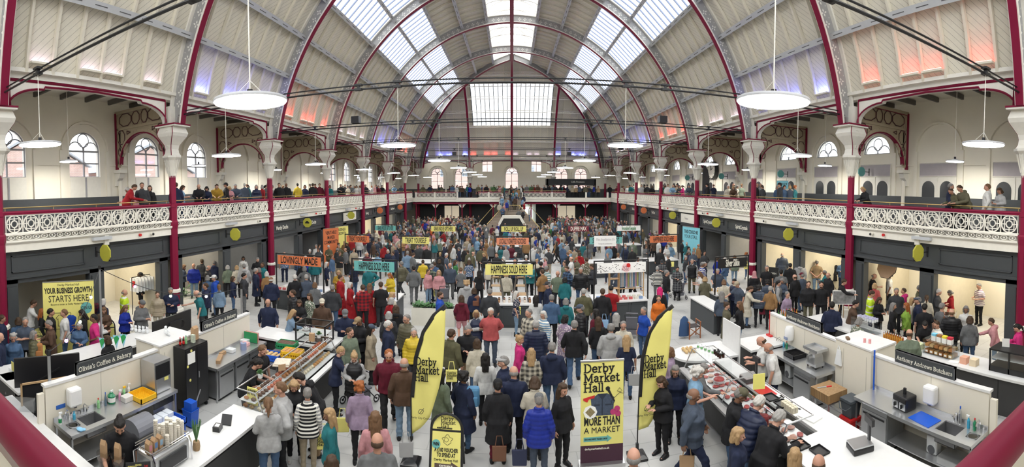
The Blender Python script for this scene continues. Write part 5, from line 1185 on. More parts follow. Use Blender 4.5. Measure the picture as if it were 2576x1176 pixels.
# dishwasher, tubs below
t = thing('glass_washer', 'black fronted glass washer under the coffee worktop', 'machine', (-7.45, 6.95, 0)); B_(STEEL, -.25, -.3, .1, .25, .35, .84).build('body', t); B_(BLACKP, .25, -.29, .66, .27, .34, .82).build('control_panel', t)
t = thing('mop_bucket', 'bright blue mop bucket with wringer beside the black cabinet', 'bucket', (-6.95, 7.62, 0)); m = MB().use(BLUEP); m.lathe([(.17, .05), (.2, .4), (.22, .42), (.2, .42), (.16, .1)], n=4, rot=PI/4); m.box(-.12, -.1, .4, .12, .1, .6); m.build('tub', t); m = MB().use(STEEL); m.cyl((.05, .05, .4), (.15, .2, .85), .015, n=6); m.build('handle', t)
t = thing('container_trolley', 'blue tray of clear lidded tubs below the coffee worktop', 'tray', (-6.85, 6.75, .45)); m = MB().use(BLUEP); m.box(-.3, -.3, 0, .3, .3, .03)
for q in ((-.3, -.3, .3, -.28), (-.3, .28, .3, .3), (-.3, -.3, -.28, .3), (.28, -.3, .3, .3)): m.box(q[0], q[1], 0, q[2], q[3], .12)
m.box(-.28, -.28, -.45, -.24, -.24, 0); m.box(.24, .24, -.45, .28, .28, 0); m.box(-.28, .24, -.45, -.24, .28, 0); m.box(.24, -.28, -.45, .28, -.24, 0); m.build('tray', t)
TUB = mat('milky tub', (.70, .74, .80), .3)
for i, (x, y, z) in enumerate(((-.15, .16, 0), (-.15, -.02, 0), (-.15, -.2, 0), (.12, -.1, 0), (.12, .12, 0))): one(B_(TUB, -.11, -.08, 0, .11, .08, .14 if x < 0 else .08), 'storage_tub', 'milky lidded tub standing in the blue tray', 'tub', (-6.85+x, 6.75+y, .48), 'milky tubs in the blue tray', bev=.015)
t = thing('swing_bin', 'tall dark grey swing-lid bin behind the barista', 'bin', (-6.72, 5.82, 0)); m = MB().use(GREYPL); m.lathe([(.2, 0), (.27, .75)], n=4, rot=PI/4); m.build('body', t); m = MB().use(mat('bin lid', (.17, .175, .2), .4)); m.prism([(-.27, .75)]+[(-.27*math.cos(a), .78+.22*math.sin(a)) for a in [PI*i/10 for i in range(11)]]+[(.27, .75)], -.25, .25, 'y'); m.build('lid', t)
# far worktop things
for i, (c, n_) in enumerate(((GREENP, 'green'), (ORA, 'orange'), (WB, 'white'), (REDP, 'red'))): one(B_(c, -.24, -.006, 0, .24, .006, .30), 'chopping_board', '%s chopping board standing upright at the end of the coffee worktop' % n_, 'chopping board', (-7.5, 11.0+i*.03, .93), rz=0)
m = MB().use(mat('blue paper', (.28, .33, .5), .9)); m.cyl((0, 0, 0), (0, 0, .2), .09, n=20); m.use(CARD); m.cyl((0, 0, .2), (0, 0, .201), .03, n=10); one(m, 'paper_roll', 'blue paper roll standing on the coffee worktop', 'paper roll', (-7.35, 10.4, .92))
one(B_(CARD, -.06, -.24, 0, .06, .24, .09), 'foil_box', 'long brown cling-film box on the coffee worktop', 'box', (-7.42, 9.35, .92), rz=.5); one(B_(CARD, -.05, -.12, 0, .05, .12, .08), 'tea_box', 'small open brown box on the coffee worktop', 'box', (-7.62, 9.75, .92), rz=.1)
for dx, dy, c, n_ in ((0, 0, (.75, .78, .8), 'clear'), (.05, .65, (.8, .45, .45), 'pink'), (-.1, .85, (.8, .8, .82), 'white')): one(B_(mat('tub '+n_, c, .3), -.12, -.1, 0, .12, .1, .1), 'storage_tub', '%s plastic tub on the farther coffee worktop' % n_, 'tub', (-7.55+dx, 10.05+dy, .92), bev=.012)
t = thing('monitor', 'large black display screen seen from behind, past the coffee tower', 'screen', (-8.9, 9.1, 1.35), D(4)); B_(BLACKP, -.06, -.85, 0, .0, .85, .62).build('panel', t); B_(BLACK, -.0, -.2, .15, .05, .3, .45).build('wall_mount', t); m = MB().use(BLACK); m.tube([(.03, .35+.12*math.cos(a), .3+.12*math.sin(a)) for a in [2*PI*i/14 for i in range(14)]], .012, 5, True); m.build('cable_coil', t); B_(BLACK, -.05, -.05, -1.35, .0, .05, 0).build('stand', t)
t = thing('monitor', 'large black display screen seen from behind, left of the near sinks', 'screen', (-9.2, 5.1, .75), D(-20)); B_(BLACKP, -.06, -.8, 0, 0, .8, .95).build('panel', t); m = MB().use(BLACK); m.bar((.02, -.4, .3), (.02, .3, .65), .04); m.box(-.03, -.05, -.75, 0, .05, 0); m.build('stand', t)
t = thing('display_board', 'black felt board with a raw pine frame behind the coffee partition', 'board', (-8.55, 5.0, .3), D(-12)); B_(mat('black felt', (.006, .006, .008), .95), -.02, -.85, 0, .02, .85, 1.1).build('panel', t); m = MB().use(WOOD); m.box(.02, -.88, 0, .05, -.84, 1.14); m.box(.02, -.88, 1.1, .05, .88, 1.14); m.build('frame', t)
# cupboard-top things
m = MB().use(WB); m.ball((0, 0, .23), .045, 12, 8); m.lathe([(.05, .09), (.055, .14), (.035, .19)], n=10); m.tube([(-.02, .02, .1), (-.06, .05, .05), (-.03, .1, 0)], .02, 6); m.tube([(.02, .02, .1), (.07, .04, .05), (.04, .1, 0)], .02, 6); m.tube([(-.05, 0, .17), (-.07, .04, .2), (-.03, .05, .22)], .014, 6); m.tube([(.05, 0, .17), (.08, .04, .12), (.05, .07, .1)], .014, 6); m.use(BLACKP); m.ball((.018, .02, .235), .033, 10, 6); one(m, 'astronaut_figurine', 'small white seated astronaut figurine on the ivory tower', 'figurine', (-8.1, 8.0, 1.81))
for i, (x, y, b_, c, n_) in enumerate(((-7.6, 8.0, CB, REDP, 'dark cola bottle with red cap, left one'), (-7.57, 8.09, CB, REDP, 'dark cola bottle with red cap, middle one'), (-7.58, 8.2, LB, GREENP, 'pale green lemonade bottle'))): bot(x, y, 1.68, .03, .21, b_, c, n_+' on the black cabinet', REDP if i < 2 else None)
one(B_(mat('carton print', (.5, .55, .45), .6, noise_amt=.5, scale=30), -.05, -.04, 0, .05, .04, .2), 'drink_carton', 'printed carton on the black cabinet', 'carton', (-7.5, 8.38, 1.68)); m = B_(CARD, -.06, -.09, 0, .06, .09, .3); m.prism([(-.06, .3), (.06, .3), (0, .36)], -.09, .09, 'y'); one(m, 'paper_bag', 'brown spotted paper bag standing on the black cabinet', 'bag', (-7.62, 8.58, 1.68))
# left long counters
def counter(lab, tops, fronts, loc=(0, 0, 0), name='serving_counter'):
    t = thing(name, lab, 'counter', loc); m = MB().use(WTOP)
    for b in tops: m.box(*b)
    m.build('counter_top', t); m = MB().use(mat('dark counter panel', (.035, .035, .036), .5))
    for b in fronts: m.box(*b)
    m.build('front_panel', t); return t
counter('long white counter with dark panels behind the left partition', [(-10.9, 4.35, .94, -9.95, 9.9, 1.0), (-10.4, 4.3, .94, -9.2, 4.9, 1.0)], [(-10.75, 4.5, 0, -10.05, 9.8, .94), (-10.1, 4.45, 0, -9.35, 4.8, .94)])
counter('white counter end strip across the near end of the coffee stall', [(-9.3, 3.75, .88, -5.9, 4.2, .94)], [(-9.2, 3.8, 0, -6.0, 4.1, .88)])
counter('white front counter with dark panel in front of the coffee stall', [(-5.55, 4.4, .94, -4.75, 7.45, 1.0)], [(-5.4, 4.4, 0, -4.82, 11.3, .84), (-5.4, 4.4, .8, -4.85, 7.45, .94)])
counter('white return counter at the far end of the coffee stall', [(-7.8, 11.4, .94, -5.0, 12.4, 1.0)], [(-7.7, 11.5, 0, -5.1, 12.3, .94)])
counter('long white counter with dark panels behind the right partition', [(9.92, 3.6, .94, 10.9, 12.4, 1.0)], [(10.0, 3.7, 0, 10.8, 12.3, .94)])
m = MB().use(mat('panel joint', (.015, .015, .015), .6))
for y in (4.9, 6.3, 7.7, 9.1, 10.5): m.box(9.985, y-.008, .05, 10.001, y+.008, .92)
struct(m, 'trim_60')
counter('long white counter top in front of the nearer butchers bench', [(5.35, 3.9, .94, 6.0, 7.6, 1.0)], [(5.3, 3.9, 0, 5.7, 7.6, .94)])
counter('white end counter with printed top at the far end of the butchers stall', [(6.45, 10.55, .94, 7.85, 11.6, 1.0)], [(6.55, 10.65, 0, 7.75, 11.5, .94)])
t = thing('round_end_counter', 'white counter with a rounded end beside the butchers display case', 'counter', (5.2, 11.3, 0)); m = MB().use(WTOP); pts = [(.9, -.75), (.9, .5)]+[(-.1+.75*math.cos(a), -.12+.62*math.sin(a)) for a in [PI/2+PI*i/12 for i in range(13)]]; m.prism(pts, .90, .96, 'z'); m.build('counter_top', t); m = MB().use(mat('dark counter panel', (.035, .035, .036), .5)); pts = [(p[0]*.93, p[1]*.93) for p in pts]; m.prism(pts, 0, .9, 'z'); m.build('front_panel', t)
t = thing('divider_screen', 'tall white divider screen beyond the butchers round counter', 'screen', (6.05, 11.0, 0)); m = MB().use(WTOP); m.box(-.02, -.5, .35, .02, .5, 1.75); m.use(STEEL); m.cyl((0, -.4, 0), (0, -.4, .4), .02, n=6); m.cyl((0, .4, 0), (0, .4, .4), .02, n=6); m.build('panel', t)
# coffee display case full of pastries
def glass_case(lab, x0, x1, y0, y1, z0, z1, s, shelves, lipm=None):
    t = thing('display_case', lab, 'display case', (0, 0, 0)); m = MB().use(CLEAR); f = x1 if s < 0 else x0; bk = x0 if s < 0 else x1; fi = f-(-s)*.22
    m.quad((f, y0, z0), (f, y1, z0), (fi, y1, z1), (fi, y0, z1)); m.quad((fi, y0, z1), (fi, y1, z1), (bk, y1, z1), (bk, y0, z1))
    y = y0
    while y <= y1+.01: m.quad((f, y, z0), (fi, y, z1), (bk, y, z1), (bk, y, z0)); y += (y1-y0)/4
    m.build('glass', t, fix=False); m = MB().use(STEEL)
    for y in (y0, (y0+y1)/2, y1): m.bar((f, y, z0), (fi, y, z1), .02); m.bar((fi, y, z1), (bk, y, z1), .02)
    m.bar((fi, y0, z1), (fi, y1, z1), .02); m.bar((bk, y0, z1), (bk, y1, z1), .02); m.build('frame', t)
    m = MB().use(lipm or WTOP); m.box(min(f, f-s*.16), y0, z0-.05, max(f, f-s*.16), y1, z0); m.box(min(bk, f), y0, z0-.08, max(bk, f), y1, z0-.04); m.build('base_shelf', t)
    m = MB().use(mat('dark case base', (.05, .05, .052), .5)); m.box(min(bk, f)+.04, y0, .1, max(bk, f)-.04, y1, z0-.08); m.build('plinth', t)
    m = MB().use(mat('shelf glass', (.6, .62, .62), .2))
    for z, a, b in shelves: m.box(a, y0+.02, z, b, y1-.02, z+.012)
    m.build('shelf', t); return t
glass_case('long glass display case of pastries in front of the coffee stall', -5.5, -4.8, 7.5, 11.35, .88, 1.34, -1, [(.89, -5.45, -4.84), (1.1, -5.45, -5.05)])
PASM = [mat('pastry %d' % i, c, .6, noise_amt=.35, scale=30) for i, c in enumerate([(.50, .25, .08), (.38, .16, .05), (.55, .38, .18), (.10, .05, .03), (.62, .55, .40), (.42, .12, .06)])]
def loaf(m, c, L, r, k):
    if k == 0:  # croissant
        pts = [(c[0]+L*.5*math.cos(a), c[1]+L*.5*math.sin(a), c[2]+r) for a in [PI*.15+PI*.7*i/6 for i in range(7)]]; m.tube(pts, [r*.3, r*.7, r, r*1.15, r, r*.7, r*.3], 7)
    elif k == 1: m.ball((c[0], c[1], c[2]+r*.7), r*1.2, 9, 5, (1.3, .85, .7))
    else: m.lathe([(r*.8, 0), (r, r), (r*1.15, r*1.1), (r*.7, r*1.6)], c, 9)
names = ['croissant', 'bread_roll', 'muffin']; cnt = 0
for (sx, sz, nrow) in ((-5.38, .905, 1), (-5.22, .905, 1), (-5.02, .905, 1), (-5.32, 1.115, 1), (-5.14, 1.115, 1)):
    y = 7.6
    while y < 11.25:
        sec = int((y-7.5)/.65); k = (sec+int(sz > 1)) % 3; m = MB().use(PASM[(sec*2+int(sx*10)) % 6]); loaf(m, (0, 0, 0), .11, .042, k)
        one(m, names[k], 'golden %s in the glass pastry case' % names[k].replace('_', ' '), 'pastry', (sx, y, sz), names[k]+'s in the pastry case'); y += .125
t = thing('cake_case', 'small black framed cake cabinet on the far coffee counter', 'display case', (-5.75, 11.85, 1.0)); m = MB().use(BLACK)
for x in (-.48, .48):
    for y in (-.3, .3): m.box(x-.02, y-.02, 0, x+.02, y+.02, .55)
for z in (0, .53):
    for y in (-.3, .3): m.box(-.5, y-.02, z, .5, y+.02, z+.03)
    for x in (-.48, .48): m.box(x-.02, -.3, z, x+.02, .3, z+.03)
m.box(-.01, -.31, 0, .01, -.29, .55); m.build('frame', t); m = MB().use(CLEAR); m.box(-.47, -.3, .03, .47, -.295, .53); m.box(-.47, -.28, .54, .47, .28, .55); m.build('glass', t); m = B_(mat('shelf glass', (.6, .62, .62), .2), -.46, -.28, .27, .46, .28, .28); m.build('shelf', t)
m = MB().use(WB); m.lathe([(.12, 0), (.12, .10), (.115, .11)], n=20); m.use(mat('chocolate', (.08, .03, .02), .5)); m.lathe([(.122, .03), (.122, .05)], n=20)
for i in range(8): m.ball((.09*math.cos(i*PI/4), .09*math.sin(i*PI/4), .12), .018, 6, 4)
one(m, 'layer_cake', 'white layer cake topped with berries in the cake cabinet', 'cake', (-5.98, 11.75, 1.28)); m = MB().use(PASM[3]); m.lathe([(.12, 0), (.12, .06)], n=20); one(m, 'chocolate_cake', 'dark round cake on the lower shelf of the cake cabinet', 'cake', (-5.6, 11.8, 1.03))
def crate(x, y, z, mm, lab, rz=0, fill=None, n_=10, fm=None):
    m = MB().use(mm); m.box(-.28, -.19, 0, .28, .19, .015)
    for q in ((-.28, -.19, .28, -.17), (-.28, .17, .28, .19), (-.28, -.19, -.26, .19), (.26, -.19, .28, .19)): m.box(q[0], q[1], 0, q[2], q[3], .05); m.box(q[0], q[1], .10, q[2], q[3], .17)
    for i in range(9):
        for s in (-1, 1): m.box(-.28+.07*i-.01, s*.18-.01, .05, -.28+.07*i+.01, s*.18+.01, .1)
    for i in range(6):
        for s in (-1, 1): m.box(s*.27-.01, -.19+.076*i-.01, .05, s*.27+.01, -.19+.076*i+.01, .1)
    o = one(m, 'bread_crate', lab, 'crate', (x, y, z), rz=rz)
    for i in range(n_):
        if fill: mm_ = MB().use(fm); mm_.box(-.05, -.15, 0, .05, .15, .07); one(mm_, 'bread_loaf', 'wrapped loaf lying in the %s' % fill, 'bread', (x-.22+.44*i/max(1, n_-1), y, z+.10), 'loaves in the %s' % fill, bev=.03)
crate(-6.2, 10.95, 1.0, GREENP, 'green bread crate on the far coffee counter', .1, 'green crate', 6, PASM[3]); crate(-6.35, 10.35, .85, BLUEP, 'bright blue bread crate below the green one', .1, 'blue crate', 4, PASM[2]); crate(-5.75, 10.45, 1.0, YELP, 'yellow bread crate of brown loaves behind the pastry case', .1, 'yellow crate', 5, PASM[0])
t = thing('crate_stand', 'low plain stand holding the bread crates behind the pastry case', 'stand', (-6.1, 10.6, 0)); m = B_(GREYPL, -.6, -.55, .80, .6, .6, .84); 
for x in (-.55, .55):
    for y in (-.5, .5): m.box(x-.02, y-.02, 0, x+.02, y+.02, .8)
m.build('frame', t)
for x, y, z, lab in ((-5.35, 8.2, 1.34, 'small round green plant on the near end of the pastry case'), (-5.3, 11.2, 1.34, 'small potted plant in a white pot by the cake cabinet')):
    t = thing('potted_plant', lab, 'plant', (x, y, z)); m = MB().use(WB); m.lathe([(.05, 0), (.065, .09)], n=12); m.build('pot', t); m = MB().use(LEAF)
    for i in range(70):
        a, b = R.uniform(0, 2*PI), R.uniform(0, PI/2); d = Vector((math.cos(a)*math.cos(b), math.sin(a)*math.cos(b), math.sin(b))); m.bar(Vector((0, 0, .1)), Vector((0, 0, .1))+d*.09, .014, .004)
    m.build('foliage', t)
m = MB().use(mat('printed cream cloth', (.62, .55, .45), .9, noise_amt=.3, scale=25)); m.box(-.2, -.22, 0, .2, .22, .04); m.box(-.17, -.2, .04, .2, .2, .07); one(m, 'tote_bags', 'folded printed cream tote bags lying on the pastry case', 'bag', (-5.3, 9.1, 1.35), rz=.35, bev=.015)
one(B_(CARD, -.09, -.005, 0, .09, .005, .15), 'menu_card', 'small brown menu card leaning on the pastry case', 'card', (-5.1, 8.75, 1.35), rz=.9); one(B_(CARD, -.07, -.05, 0, .07, .05, .22), 'paper_bag', 'open brown paper bag standing by the cake cabinet', 'bag', (-5.35, 10.85, 1.35))
t = thing('leaflet_stand', 'yellow poster stand on the pastry case beside the customer in grey', 'poster', (-5.2, 7.65, 1.0)); B_(YEL2, -.13, -.01, 0, .13, .01, .36).build('poster', t); text('lettering', 'HUNGRY\nOR WHAT', .07, INK, t, (0, -.013, .26), RFR, .8, .002, .001)
# coffee machine, cups, card reader, menu
t = thing('coffee_machine', 'chrome espresso machine with a gallery rail of paper cups', 'coffee machine', (-5.27, 5.05, 1.0)); m = MB().use(STEEL); m.box(-.2, -.42, 0, .25, .42, .36); m.build('body', t, bev=.05); m = MB().use(mat('chrome', (.7, .7, .72), .12, 1))
for e in (-.42, .42): m.tube([(-.22, e, 0), (-.25, e, .3), (-.1, e, .42), (.2, e, .42), (.27, e, .3), (.29, e, 0)], .016, 6)
for z in (.40, .44): m.tube([(-.2, -.42, z), (-.2, .42, z)], .008, 5); m.tube([(.22, -.42, z), (.22, .42, z)], .008, 5)
m.build('rail', t); m = MB().use(BLACKP); m.box(.25, -.3, .08, .28, .3, .28); m.build('front_panel', t)
cupm = mat('paper cup', (.66, .62, .54), .7)
for i in range(4):
    for j in range(5):
        h = R.choice([2, 3, 4, 5])*.05+.08; m = MB().use(cupm); m.lathe([(.028, h), (.034, .1)], (0, 0, 0), 12) if 0 else m.lathe([(.038, 0), (.036, h-.08), (.038, h-.075), (.027, h)], n=12)
        for q in range(int(h/.03)): m.lathe([(.040, .02+q*.03), (.040, .026+q*.03)], n=12)
        one(m, 'cup_stack', 'stack of upturned cream paper cups on the coffee machine', 'cups', (-5.4+.09*i, 5.03+.09*j-.0, 1.37), 'paper cup stacks on the coffee machine')
for i in range(3):
    c = [(.55, .22, .25), (.1, .2, .4), (.25, .4, .55)][i]; m = B_(CARD, -.05, -.04, 0, .05, .04, .16); m.prism([(-.04, .16), (.04, .16), (0, .21)], -.05, .05, 'x'); m.use(mat('tea label %d' % i, c, .6)); m.box(.051, -.03, .05, .053, .03, .14); one(m, 'tea_box', 'gabled brown tea box on the coffee machine, %s of three' % ('nearest', 'middle', 'farthest')[i], 'box', (-5.2, 4.68+.12*i, 1.37))
for i, x in enumerate((-5.62, -5.5)):
    t = thing('bean_hopper', 'clear bean hopper with an upright coffee bag, %s one' % ('left', 'right')[i], 'coffee grinder', (x-.15+.1*i, 4.2+.12*i, .94)); m = MB().use(glass('hopper plastic', (.8, .8, .8), .12)); m.lathe([(.07, .1), (.12, .35), (.125, .38)], n=20); m.build('hopper', t); m = MB().use(BLACKP); m.lathe([(.07, 0), (.07, .12)], n=14); m.build('grinder_body', t); m = MB().use(mat('coffee beans', (.05, .02, .01), .5, noise_amt=.5, scale=80)); m.lathe([(.06, .12), (.1, .28)], n=16); m.build('beans', t)
    m = B_(CARD, -.05, -.035, 0, .05, .035, .26); m.prism([(-.035, .26), (.035, .26), (0, .33)], -.05, .05, 'x'); one(m, 'coffee_bag', 'tall brown coffee bag standing in the %s bean hopper' % ('left', 'right')[i], 'bag', (x-.15+.1*i, 4.2+.12*i, 1.2), rz=.3)
t = thing('menu_board', 'black DRINKS menu board with yellow lettering at the bottom edge', 'menu', (-5.05, 4.32, 1.0), D(52)); B_(BLACKP, -.19, -.01, 0, .19, .01, .44).build('panel', t)
text('lettering', 'DRINKS', .035, YEL2, t, (0, -.014, .405), RFR, .8, .001, .001); text('lettering', 'ESPRESSO\nMACCHIATO\nCORTADO\nAMERICANO\nFLAT WHITE\nLATTE\nCAPUCCINO\nMOCHA\nHOT CHOCOLATE', .045, YEL2, t, (-.16, -.014, .20), RFR, .7, .001, .001, 'LEFT'); text('lettering', '2.60\n2.80\n3.00\n3.20\n3.40\n3.40\n3.50\n3.60\n3.80', .045, REDP, t, (.12, -.014, .20), RFR, .7, .001, .001)
t = thing('spiky_plant', 'grassy potted plant in a basket on the coffee counter', 'plant', (-5.1, 5.72, 1.0)); m = MB().use(mat('basket weave', (.30, .20, .11), .9, noise_amt=.4, scale=60)); m.lathe([(.06, 0), (.07, .06), (.06, .15)], n=14); m.build('basket', t); m = MB().use(LEAF)
for i in range(70): a = R.uniform(0, 2*PI); L = R.uniform(.25, .42); d = Vector((math.cos(a)*.25, math.sin(a)*.25, 1)).normalized(); m.bar((0, 0, .12), Vector((0, 0, .12))+d*L, .008, .003)
m.build('foliage', t)
t = thing('till_screen', 'tilted tablet till with a black card reader on the coffee counter', 'till', (-5.2, 6.75, 1.0), .4); m = MB().use(BLACKP); m.add([(-.1, -.1, .02), (.1, -.1, .02), (.1, .02, .17), (-.1, .02, .17), (-.1, -.08, .0), (.1, -.08, .0), (.1, .05, .15), (-.1, .05, .15)], [(0, 1, 2, 3), (4, 7, 6, 5), (0, 4, 5, 1), (3, 2, 6, 7), (0, 3, 7, 4), (1, 5, 6, 2)]); m.build('tablet', t)
m = MB().use(BLACKP); m.box(-.07, -.09, 0, .07, .09, .09); m.use(PAPER); m.box(-.04, -.06, .09, .04, .04, .10); one(m, 'receipt_printer', 'black receipt printer with paper on the coffee counter', 'printer', (-5.2, 6.45, 1.0), rz=.3)
# leaflet holders, posters and flags on the long left counter
for i, (x, y) in enumerate(((-10.4, 4.75), (-10.7, 4.4))):
    t = thing('leaflet_holder', 'clear leaflet holder on the left counter, %s one' % ('yellow filled', 'nearest')[i], 'leaflet holder', (x, y, 1.0)); m = MB().use(glass('acrylic', (.9, .92, .93), .15)); m.box(-.1, -.005, 0, .1, .005, .22); m.box(-.1, -.09, 0, .1, -.085, .08); m.build('holder', t); B_(YEL2 if i == 0 else PAPER, -.07, -.02, .02, .07, -.008, .25).build('leaflet', t)
m = MB().use(glass('acrylic', (.9, .92, .93), .15)); m.box(-.35, -.2, 0, -.34, .2, .32); m.box(.34, -.2, 0, .35, .2, .32); m.box(-.35, -.01, 0, .35, 0, .32); one(m, 'sneeze_guard', 'clear acrylic guard at the near end of the coffee stall', 'screen', (-8.5, 4.0, .94), rz=.9)
for i in range(10): one(B_(PAPER, -.06, -.045, 0, .06, .045, .003), 'postcard', 'small printed postcard laid on the left counter', 'card', (-10.5+.16*(i % 4), 6.3+.16*(i//4), 1.0), 'postcards on the left counter')
gf = mat('flag green', (.03, .35, .10), .7); bf = mat('flag sky blue', (.30, .62, .80), .7)
for i in range(4):
    y = 7.45+.22*i; t = thing('small_flag', 'green and pale blue triangular county flag on the left counter, %s of four' % ('nearest', 'second', 'third', 'farthest')[i], 'flag', (-10.15+.05*i, y, 1.0), .5); m = MB().use(bf); m.prism([(-.11, .42), (.11, .42), (0, .02)], -.004, .004, 'y'); m.use(gf); m.prism([(-.09, .34), (.03, .42), (.09, .34), (-.03, .13)], -.006, .006, 'y'); m.build('pennant', t); m = MB().use(WOOD); m.cyl((0, 0, 0), (-.02, 0, .44), .006, n=5); m.build('stick', t)
for i in range(5):
    m = MB().use(WB); m.ball((0, 0, .08), .07, 9, 6, (1, .8, 1)); m.ball((0, .0, .18), .05, 9, 6); m.ball((-.04, 0, .22), .02, 6, 4); m.ball((.04, 0, .22), .02, 6, 4); one(m, 'soft_toy', 'small white fluffy soft toy on the left counter', 'toy', (-11.0+.13*i, 9.3+.05*i, 1.0), 'white soft toys on the left counter')
# festoon posts
for i, (x, y, z0, h) in enumerate(((-7.95, 4.45, 0, 2.35), (-11.2, 8.2, 1.0, 3.3), (-7.95, 11.2, 0, 2.6))):
    t = thing('festoon_post', 'slim grey post carrying a string of lights, %s on the left' % ('nearest', 'second', 'third')[i], 'post', (x, y, 0)); m = MB().use(mat('grey metal post', (.35, .36, .37), .4, .6)); m.cyl((0, 0, z0), (0, 0, h), .035, n=10); m.build('post', t); m = MB().use(BLACK); m.cyl((0, 0, h-.12), (0, 0, h), .045, n=8); m.build('cap', t)
pts_ = [Vector((-7.95, 4.45, 2.3)), Vector((-11.2, 8.2, 3.2)), Vector((-7.95, 11.2, 2.5))]
for a, b, n_ in ((0, 1, 'nearer'), (1, 2, 'farther')):
    P0, P1 = pts_[a], pts_[b]; m = MB().use(BLACK); L = [P0.lerp(P1, i/12)-Vector((0, 0, .45*math.sin(PI*i/12))) for i in range(13)]; m.tube(L, .01, 4); o = one(m, 'festoon_cable', 'black festoon cable strung between posts, %s span' % n_, 'cable')
    for j, c in ((3, 'violet'), (6, 'green'), (9, 'white')):
        p = L[j]; cc = {'violet': (.8, .3, 1), 'green': (.7, 1, .6), 'white': (1, 1, .95)}[c]; m = MB().use(mat('bulb '+c, cc, .4, emit=1.8, noise_amt=0)); m.ball((0, 0, -.07), .045, 10, 8); m.use(BLACK); m.cyl((0, 0, -.04), (0, 0, 0), .02, n=8); one(m, 'festoon_bulb', '%s festoon bulb on the %s cable span' % (c, n_), 'bulb', tuple(p))
# ---- butchers
glass_case('long glass display case of meat in front of the butchers stall', 4.42, 5.25, 6.3, 10.55, .88, 1.34, 1, [(.89, 4.5, 5.2)], mat('steel lip', (.5, .5, .5), .3, .7))
MEAT = [mat('meat %d' % i, c, .35, noise_amt=.4, scale=25) for i, c in enumerate([(.35, .05, .045), (.48, .14, .12), (.22, .02, .025), (.55, .30, .24), (.62, .42, .34)])]
for i in range(4):
    for j in range(14):
        x = 4.62+.16*i; y = 6.5+.29*j; m = MB().use(R.choice(MEAT)); m.ball((0, 0, .025), .065, 9, 5, (1, 1.3, .45)); m.ball((.03, .02, .03), .04, 8, 4, (1, 1, .6)); one(m, 'meat_cut', 'raw meat cut laid out in the butchers glass case', 'meat', (x, y, .905), 'meat cuts in the butchers case', rz=R.random()*3)
m = MB().use(WB); m.lathe([(.12, 0), (.17, .08), (.165, .08), (.11, .015)], n=20); one(m, 'mince_bowl', 'round white bowl of red mince in the butchers case', 'bowl', (4.75, 9.2, .97)); m = MB().use(MEAT[0]); m.ball((0, 0, 0), .13, 12, 6, (1, 1, .45)); one(m, 'mince', 'mound of bright red mince in the white bowl', 'meat', (4.75, 9.2, 1.04))
for i in range(7): m = MB(); bottle(m, .035, .15, WB, WB, (0, 0, 0), LB); one(m, 'spice_tub', 'white capped green seasoning tub on the butchers case', 'tub', (4.78+.045*i, 10.5-.13*i, 1.35), 'seasoning tubs on the butchers case')
for i in range(8): m = MB().use(mat('dark jar', (.05, .02, .015), .2)); m.lathe([(.035, 0), (.035, .09)], n=10); m.use(BLACK); m.lathe([(.036, .09), (.036, .115)], n=10); one(m, 'sauce_jar', 'dark sauce jar with black lid on the butchers case', 'jar', (5.0+.09*(i % 2), 9.95-.1*(i//2), 1.35), 'sauce jars on the butchers case')
for i in range(9): m = MB().use(PASM[2]); m.ball((0, 0, .05), .055, 9, 5); one(m, 'scotch_egg', 'bagged brown roll piled on the round butchers counter', 'food', (4.75+.12*(i % 3), 11.2+.13*(i//3), .96), 'bagged rolls on the round counter')
def scales(x, y, z, rz, lab):
    t = thing('weighing_scales', lab, 'scales', (x, y, z), rz); B_(BLACKP, -.2, -.17, .0, .2, .17, .10).build('body', t, bev=.02); B_(STEEL, -.19, -.16, .105, .19, .16, .13).build('weighing_plate', t); m = MB().use(BLACKP); m.box(-.2, -.03, .1, -.16, .03, .45); m.build('stem', t); m = B_(BLACKP, -.21, -.14, .42, -.15, .14, .54); m.use(mat('scale display', (.2, .32, .32), .3)); m.box(-.215, -.1, .46, -.21, .1, .52); m.build('display', t)
scales(5.45, 8.95, .98, PI, 'black weighing scales with raised display beside the butcher'); scales(5.55, 5.35, 1.0, PI*.9, 'black weighing scales with steel plate on the near white counter')
counter('steel service ledge behind the butchers glass case', [(5.28, 7.6, .90, 5.75, 10.5, .96)], [(5.3, 7.7, 0, 5.5, 10.4, .9)])
one(B_(REDP, -.17, -.24, 0, .17, .24, .02), 'chopping_board', 'red chopping board on the butchers ledge', 'chopping board', (5.45, 8.25, .96)); m = B_(PAPER, -.18, -.5, 0, .18, .5, .012); m.use(INK)
for i in range(16): a, b = R.uniform(-.15, .15), R.uniform(-.45, .45); m.box(a-.025, b-.035, .012, a+.025, b+.035, .014)
one(m, 'wrapping_paper', 'white animal-printed wrapping paper on the butchers counter', 'paper', (5.5, 7.45, 1.0)); one(B_(PAPER, -.14, -.2, 0, .14, .2, .03), 'paper_stack', 'stack of white wrapping paper on the near butchers counter', 'paper', (5.55, 6.75, 1.0), rz=.2)
one(B_(mat('yellow label', YEL2 and (.86, .80, .22), .6), -.13, -.005, 0, .13, .005, .33), 'shelf_poster', 'yellow poster propped on the butchers glass case', 'poster', (4.95, 7.75, 1.35), rz=-.3)
for i in range(10): m = B_(mat('spice box', (.60, .55, .42), .6, noise_amt=.4, scale=40), -.03, -.035, 0, .03, .035, .11); one(m, 'spice_box', 'small cream seasoning box on the butchers glass case', 'box', (4.95+.07*(i % 2), 6.55+.08*(i//2), 1.35), 'seasoning boxes on the butchers case')
